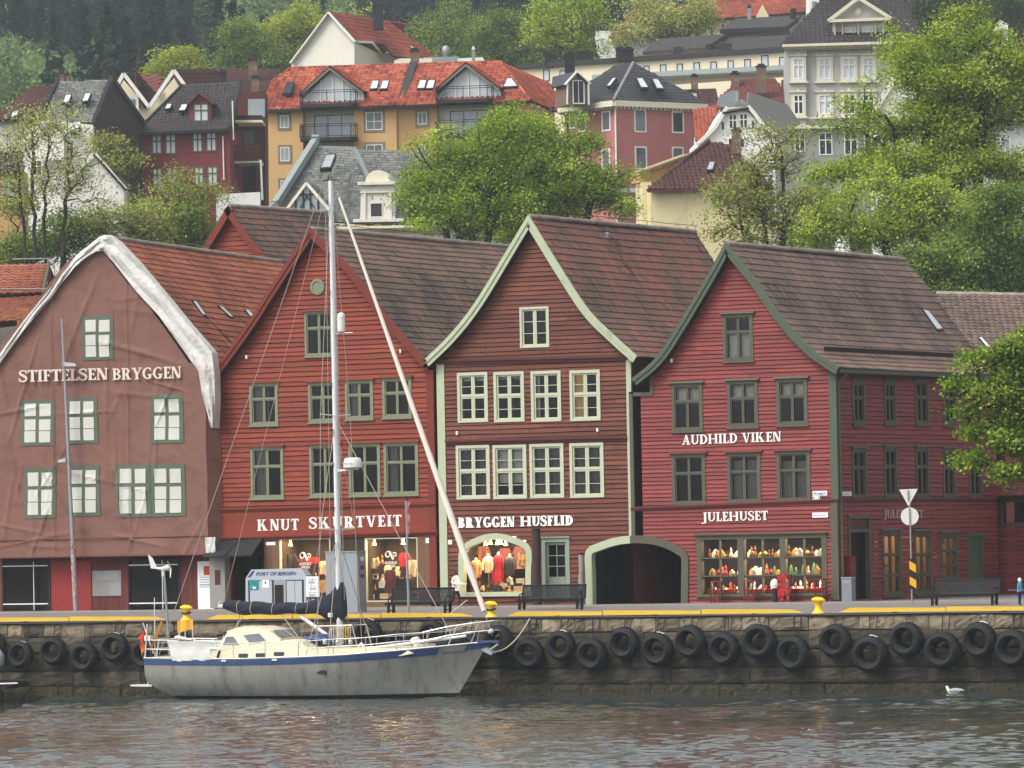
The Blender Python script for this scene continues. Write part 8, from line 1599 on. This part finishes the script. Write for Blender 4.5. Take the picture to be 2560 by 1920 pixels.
J.update(knl=(.16,.09,.5,.065),anl=(.15,.09,.09,.045),tol=(.3,.09,.04,.035),knr=(-.03,-.09,.48,.065),anr=(-.32,-.09,.15,.045),tor=(-.22,-.09,.05,.035),el=(.08,.25,1.13,.05),wl=(.3,.2,1.1,.034),er=(-.03,-.25,1.14,.05),wr=(.22,-.22,1.08,.034))
pw=gnd(1139,1521);pw.z=ZQ+.08
person(pw,.95,dict(J),'person in a pale jacket and dark trousers walking behind the left bench',['skin','jacket_white','jeans','shoe'],lambda x,y,z:3 if z<.12 else 2 if z<.9 else 0 if(z>1.43 and abs(y)<.16)or(x>.27 and z>1.0)else 1,coat=('jacket_white',[(.78,0,.22,.19),(.95,0,.2,.165),(1.12,.01,.19,.15),(1.3,.02,.2,.14),(1.42,.03,.15,.1),(1.48,.04,.08,.07)]))
mb=MB();p=pw+V3((.36,-.2,1.03));mb.bar(p,p+V3((.3,0,.03)),.16,.02);mb.build('paper_sheet','paper',None,label='white folded paper held by the person in the pale jacket',cat='paper')
J.update(knl=(.02,.09,.48,.065),anl=(0,.09,.08,.045),tol=(.14,.09,.04,.035),knr=(.02,-.09,.48,.065),anr=(0,-.09,.08,.045),tor=(.14,-.09,.04,.035),el=(.03,.26,1.1,.05),wl=(.16,.2,.95,.034),er=(.03,-.26,1.1,.05),wr=(.16,-.2,.95,.034))
pc_=gnd(2549,1513);pc_.z=ZQ+.06
person(pc_,.62,dict(J),'person in a teal jacket, navy trousers and white woolly hat at the right edge',['skin','teal_jacket','navy_trousers','shoe'],lambda x,y,z:3 if z<.12 else 2 if z<.92 else 0 if(z>1.45 and abs(y)<.16)or z<1.0 and abs(y)>.17 and x>.13 else 1,hat='wool_white',coat=('teal_jacket',[(.84,0,.22,.18),(1.1,.01,.21,.16),(1.3,.02,.21,.15),(1.43,.03,.15,.1),(1.48,.04,.08,.07)]))
g=onZ(2384,1737,0);gr=thing('gull',g,'white gull with grey wings floating below the tyres at the right','gull')
G={'b':(0,0,.08,(.1,.08)),'c':(-.15,0,.1,(.12,.1)),'d':(.14,0,.1,(.08,.07)),'t':(.3,0,.13,(.04,.02)),'n':(-.24,0,.2,.055),'h':(-.27,0,.31,.06),'k':(-.34,0,.3,.018)}
skin('body',{q:(g.x+v[0]*.95,g.y+v[1]*.9,g.z+v[2],(v[3]if isinstance(v[3],tuple)else(v[3],v[3])))for q,v in G.items()},['b c','b d','d t','c n','n h','h k'],gr,['gull_white','beak'],lambda c:1 if c.x<g.x-.3 else 0)
for sd in(-1,1):mb=MB();mb.tube([g+V3((-.16,sd*.1,.15)),g+V3((.05,sd*.12,.17)),g+V3((.3,sd*.04,.17)),g+V3((.45,sd*.01,.16))],[(.02,.04),(.03,.08),(.02,.05),(.006,.01)],8);mb.build('wing','gull_grey',gr,smooth=True)
def mannequin(px,py0,py1,w,mat,lb,d=.75,skirt=0):
 p0,p1=FP.pt(px,py0,-d),FP.pt(px,py1,-d);H=p0.z-p1.z;zb=FP.pt(px,1478,-d).z;r=thing('mannequin',(p0.x,d,zb),lb,'mannequin','mannequins in the arched shop window');q=V3((p0.x,d,p1.z));k=w/58/.9
 if skirt:pr=[(.62,0),(.5,.35),(.36,.52),(.42,.7),(.5,.86),(.36,.95),(.14,1)]
 else:pr=[(.46,0),(.42,.3),(.44,.55),(.52,.82),(.36,.94),(.14,1)]
 mb=MB();mb.tube([q+Z0*H*h for _,h in pr],[(a*k*.62,a*k)for a,_ in pr],14);mb.build('garment',mat,r,smooth=True);mb=MB();mb.tube([q+Z0*H*.96,q+Z0*(H+.06),q+Z0*(H+.1)],[.06,.055,.03],10);mb.build('neck','mannequin',r)
 for s in(-1,1):mb=MB();mb.tube([q+V3((s*k*.46,0,H*.86)),q+V3((s*k*.58,-.05,H*.5)),q+V3((s*k*.52,-.1,H*.15))],[.07,.06,.045],8);mb.build('sleeve',mat,r,smooth=True)
 mb=MB();mb.tube([(q.x,d,zb),q+Z0*.05],.03,8);mb.lathe((q.x,d,zb),[(.2,0),(.2,.02),(.0,.04)],12);mb.build('stand','mannequin',r)
mannequin(1190,1400,1444,26,'knit_stripe','mannequin in a striped golden jumper, leftmost in the arched window');mannequin(1221,1390,1432,22,'knit_cream','mannequin in a cream cardigan beside the red dress');mannequin(1246,1386,1460,24,'wool_red','mannequin in a long red dress in the arched window',skirt=1);mannequin(1274,1390,1440,24,'knit_dark','mannequin in a dark cardigan right of the red dress')
def item(pl,px,py,d,kind,mat,lb,cat,s=1.0,group='goods in the shop windows',emi=None):
 p=pl.pt(px,py,-d);e=pl.e;b=-pl.n;mb=MB();P=lambda x,y,z:p+e*x*s+b*y*s+Z0*z*s
 if kind=='ball':mb.lathe(p,[(0,-.1*s),(.07*s,-.07*s),(.1*s,0),(.07*s,.07*s),(.02*s,.1*s),(.02*s,.13*s)],10)
 elif kind=='figure':mb.lathe(p,[(.08*s,0),(.1*s,.05*s),(.06*s,.18*s),(.03*s,.22*s),(.055*s,.28*s),(.03*s,.34*s),(0,.42*s)],8)
 elif kind=='house':mb.hexa([P(-.13,0,0),P(.13,0,0),P(.13,0,.16),P(0,0,.3),P(-.13,0,.16)],[P(-.13,.14,0),P(.13,.14,0),P(.13,.14,.16),P(0,.14,.3),P(-.13,.14,.16)])
 elif kind=='cone':mb.lathe(p,[(.12*s,0),(.09*s,.12*s),(.1*s,.13*s),(.06*s,.25*s),(.07*s,.26*s),(0,.42*s)],8)
 elif kind=='garment':mb.grid([[P(x+.03*sin(z*9),.03*sin(x*14+z),-z)for x in(-.2-z*.06,-.08,.08,.2+z*.06)]for z in(0,.2,.4,.62)]);mb.hexa([P(-.2,0,0),P(-.34,.02,-.3),P(-.26,.02,-.32),P(-.14,0,-.1)],[P(-.2,.05,0),P(-.34,.06,-.3),P(-.26,.06,-.32),P(-.14,.05,-.1)]);mb.hexa([P(.2,0,0),P(.14,0,-.1),P(.26,.02,-.32),P(.34,.02,-.3)],[P(.2,.05,0),P(.14,.05,-.1),P(.26,.06,-.32),P(.34,.06,-.3)])
 elif kind=='stack':
  for k in range(3):mb.hexa([P(-.22,0,.08*k),P(.22,0,.08*k),P(.21,0,.08*k+.07),P(-.21,0,.08*k+.07)],[P(-.22,.3,.08*k),P(.22,.3,.08*k),P(.21,.3,.08*k+.07),P(-.21,.3,.08*k+.07)],k/3)
 elif kind=='frame':
  for a,c_,f,g_ in((-.16,-.12,0,.3),(.12,.16,0,.3),(-.12,.12,0,.04),(-.12,.12,.26,.3)):mb.hexa([P(a,0,f),P(c_,0,f),P(c_,0,g_),P(a,0,g_)],[P(a,.05,f),P(c_,.05,f),P(c_,.05,g_),P(a,.05,g_)])
 elif kind=='lamp':mb.lathe(p,[(.05*s,.12*s),(.05*s,0),(.1*s,-.12*s),(0,-.1*s)],8)
 return mb.build('shop_lamp' if kind=='lamp' else{'ball':'bauble','figure':'figurine','house':'model_house','cone':'ornament_tree','garment':'jumper','stack':'folded_clothes','frame':'picture_frame'}[kind],mat,None,label=lb,cat=cat,group=group,smooth=kind in('ball','figure'))
for x,y in((1214,1356),(1226,1354),(1243,1355),(1252,1354),(1264,1357)):item(FP,x,y,.45,'lamp','lamp_glow','small lit spot lamp hung under the crown of the arched window','lamp',1,'spot lamps in the arched window')
rg=random.Random(12)
for x,y,k,m_,lb,c_,s in((1312,1385,'garment','knit_stripe','striped garment hung at the right of the arched window','garment',.8),(1188,1466,'stack','trinket_brown','brown folded clothes under the striped jumper','clothes',1),(1266,1482,'frame','paper','white frame on the floor of the arched window','frame',1),(1296,1480,'stack','knit_cream','cream folded clothes at the right of the arched window','clothes',1.1),(1300,1458,'stack','trinket_white','pale folded clothes behind the cream ones in the arched window','clothes',.9),(1250,1478,'house','trinket_brown','brown box below the red dress','box',1.6),(1280,1462,'figure','trinket_white','pale figurine below the dark cardigan','figurine',.8),(1314,1462,'ball','wool_red','red woollen ball at the right of the arched window','wool',1.0),(1210,1478,'figure','trinket_gold','golden figurine below the cream cardigan','figurine',.7)):item(FP,x,y,.55,k,m_,lb,c_,s)
for k in range(24):
 kd=[('stack','trinket_white','pale folded knitwear'),('figure','trinket_gold','golden figurine'),('stack','trinket_brown','brown folded knitwear'),('house','knit_cream','cream box'),('figure','wool_red','red doll'),('ball','knit_stripe','ball of golden yarn'),('frame','paper','white card'),('garment','knit_dark','dark garment')][rg.randrange(8)]
 if k<17:item(FP,rg.uniform(1180,1316),rg.uniform(1452,1484),rg.uniform(.35,.95),*kd[:2],kd[2]+' on the floor of the arched window',kd[2].split()[-1],rg.uniform(.5,.8))
 else:item(FP,rg.uniform(1175,1310),rg.uniform(1366,1385),1.7,'garment',('knit_dark','trinket_brown','maroon_paint')[k%3],'dim garment hung at the back of the arched window','garment',1.1)
for w_,(xa,xb)in(('left',(712,822)),('right',(924,1040))):
 for k in range(26):
  kd=[('stack','trinket_white','pale folded clothes'),('figure','trinket_gold','golden figurine'),('stack','wool_red','red folded clothes'),('house','knit_cream','cream box'),('figure','wool_red','red doll'),('frame','paper','white card'),('garment','maroon_paint','wine red garment'),('garment','knit_cream','cream garment'),('house','trinket_brown','brown box')][rg.randrange(9)]
  gm=kd[0]=='garment';item(FP,rg.uniform(xa,xb),rg.uniform(1395,1440)if gm else rg.uniform(1440,1500),rg.uniform(.5,1.3),*kd[:2],'%s among the stock of the %s lit window of the orange-red house'%(kd[2],w_),kd[2].split()[-1],rg.uniform(.55,1.0))
for x,y,k,m_,lb,c_,s in((725,1385,'garment','knit_dark','dark garment hung in the left lit window of the orange-red house','garment',1.2),(778,1408,'stack','wool_red','red folded clothes in the left lit window of the orange-red house','clothes',1.1),(776,1440,'stack','hair_brown','dark folded clothes below the red ones in the left lit window','clothes',1.1),(806,1450,'garment','trinket_gold','golden garment at the right of the left lit window','garment',.9),(757,1430,'garment','knit_cream','cream garment in the middle of the left lit window','garment',.9),(1010,1382,'garment','wool_red','red garment high in the right lit window','garment',1.0),(975,1440,'garment','maroon_paint','wine red scarf hung in the right lit window','scarf',1.2),(1004,1446,'garment','navy_cloth','dark blue garment in the right lit window','garment',1.3),(1030,1400,'garment','knit_cream','cream garment at the right edge of the right lit window','garment',1.0),(956,1470,'house','paper','white printed box in the right lit window','box',1.5),(938,1448,'frame','paper','small white card at the left of the right lit window','card',.8),(960,1497,'stack','trinket_white','pale boxes on the floor of the right lit window','boxes',1.0),(930,1498,'frame','trinket_white','pale frame on the floor of the right lit window','frame',.7),(945,1415,'figure','trinket_gold','row end figurine in gold in the right lit window','figurine',1.0),(956,1412,'figure','trinket_brown','brown figurine beside the gold one','figurine',1.1)):item(FP,x,y,.7,k,m_,lb,c_,s)
for x,y,lb in((726,1358,'left lit window'),(936,1356,'right lit window'),(1008,1354,'right lit window')):item(FP,x,y,.4,'lamp','lamp_glow','small spot lamp hung in the %s of the orange-red house'%lb,'lamp',1,'spot lamps of the orange-red house')
mk('window_sticker',(236,226,214),.7)
for(x,y),fr in zip(((763,1397),(977,1394)),[o for o in h2.root.children if o.name.startswith('shop_window')]):
 p=FP.pt(x,y,.0);mb=MB()
 for s,r0,cx in((1,.17,-.14),(-1,.11,.2)):mb.tube([p+V3((cx+s*r0*(1-k*.045)*cos(k*.42+.6),0,.12+r0*(1-k*.045)*sin(k*.42+.6)))for k in range(15)],.022,5)
 mb.bar(p+V3((-.06,0,.25)),p+V3((.12,0,-.08)),.1,.012,(0,1,0));lg=mb.build('window_logo','window_sticker',fr)
 for t_,dz in(('AUDHILD',-.28),('VIKEN',-.43)):sans_text(lg,t_,p+V3((-.3 if dz>-.4 else-.2,-.01,dz)),(1,0,0),Z0,.17,'window_sticker',.004,width=.62 if dz>-.4 else .42,bold=.02,name='window_lettering')
KD=[('figure','trinket_white','white figurine'),('house','trinket_gold','golden model house'),('cone','trinket_green','green ornament tree'),('ball','trinket_red','red bauble'),('figure','trinket_red','red figurine'),('house','trinket_white','white model house'),('ball','trinket_gold','golden bauble'),('figure','trinket_brown','brown figurine')]
SN=('top','middle','bottom')
for si,z in enumerate(SHELF4):
 for k in range(38):
  x=lerp(XS4[1]+.15,XS4[6]-.15,(k+rg.uniform(.1,.9))/38);kd=KD[rg.randrange(8)]if si else KD[rg.choice((0,1,5,6,7))]
  if any(abs(x-(XS4[q]+XS4[q+1])/2)<.15 for q in(2,4)):continue
  part='left' if x<XS4[2]else 'middle' if x<XS4[4]else 'right';sc_=rg.uniform(.6,1.25);p=FP.w(x,z+(.1*sc_ if kd[0]=='ball' else 0),-rg.uniform(.25,.6));o=item(FP,1280,1400,0,kd[0],kd[1],'%s on the %s shelf, %s part of the wide lit window'%(kd[2],SN[si],part),kd[2].split()[-1],sc_,'ornaments in the three-part shop window');o.location+=p-FP.pt(1280,1400,0)
for k in range(6):x=[XS4[1]+.1,(XS4[1]+XS4[2])/2+.05,XS4[3]+.1,(XS4[3]+XS4[4])/2+.05,XS4[5]+.1,(XS4[5]+XS4[6])/2+.05][k];mb=MB();z=SHELF4[2];w_=(XS4[2]-XS4[1])/2-.2;mb.grid([[FP.w(x+w_*i/5,z+.02-j*.0+(.14 if j<2 else-.02)+.01*sin(i*3),-.2+.09*min(j,1)*0-(.3 if j==0 else 0))for i in range(6)]for j in range(3)]);mb.build('red_cloth','trinket_red',None,label='red cloth on the bottom shelf, %s half of the %s part of the wide window'%(('left','right')[k%2],('left','middle','right')[k//2]),cat='cloth',group='red shelf cloths')
rg=random.Random(3)
for w_i,r_ in enumerate(WG):
 for k in range(7):u0,u1,z0,z1=SPL.rect(*r_);x,z=rg.uniform(u0+.3,u1-.3),rg.uniform(z0+.3,z1-.5);kd=KD[rg.randrange(8)];o=item(SPL,2230,1400,.0,kd[0],kd[1],'%s in the %s lit side window'%(kd[2],('first','second','third')[w_i]),kd[2].split()[-1],1.2,'ornaments in the side windows');o.location+=SPL.w(x,z,-.5)-SPL.pt(2230,1400,0)
# ------------------------------------------------------------------ light, sky, view
w=bpy.data.worlds.new('World');SC.world=w;w.use_nodes=True;nt=w.node_tree;bg=nt.nodes['Background']
sky=nt.nodes.new('ShaderNodeTexSky');sky.sky_type='NISHITA';sky.sun_disc=False
SUN_EL,SUN_AZ=radians(52),radians(205)
sky.sun_elevation=SUN_EL;sky.sun_rotation=SUN_AZ;sky.air_density=1.0;sky.dust_density=4.0;sky.ozone_density=1.0
hs=nt.nodes.new('ShaderNodeHueSaturation');hs.inputs['Saturation'].default_value=.08
nt.links.new(sky.outputs[0],hs.inputs['Color']);nt.links.new(hs.outputs[0],bg.inputs['Color']);bg.inputs['Strength'].default_value=.13
sl=bpy.data.lights.new('sun','SUN');so=bpy.data.objects.new('sun',sl);COL.objects.link(so)
sl.energy=1.2;sl.angle=radians(25);sl.color=(1,.93,.82)
sd=V3((sin(SUN_AZ)*cos(SUN_EL),cos(SUN_AZ)*cos(SUN_EL),sin(SUN_EL)))
so.rotation_euler=sd.to_track_quat('Z','Y').to_euler();so.location=(0,0,400)
vs=SC.view_settings;SC.display_settings.display_device='sRGB';vs.view_transform='Standard';vs.look='None';vs.gamma=1;vs.exposure=EXPO;vs.use_curve_mapping=False
cy=SC.cycles;cy.max_bounces=8;cy.diffuse_bounces=3;cy.glossy_bounces=3;cy.transmission_bounces=4;cy.transparent_max_bounces=12;cy.volume_bounces=0
cy.caustics_reflective=False;cy.caustics_refractive=False;cy.use_denoising=True;cy.sample_clamp_indirect=4
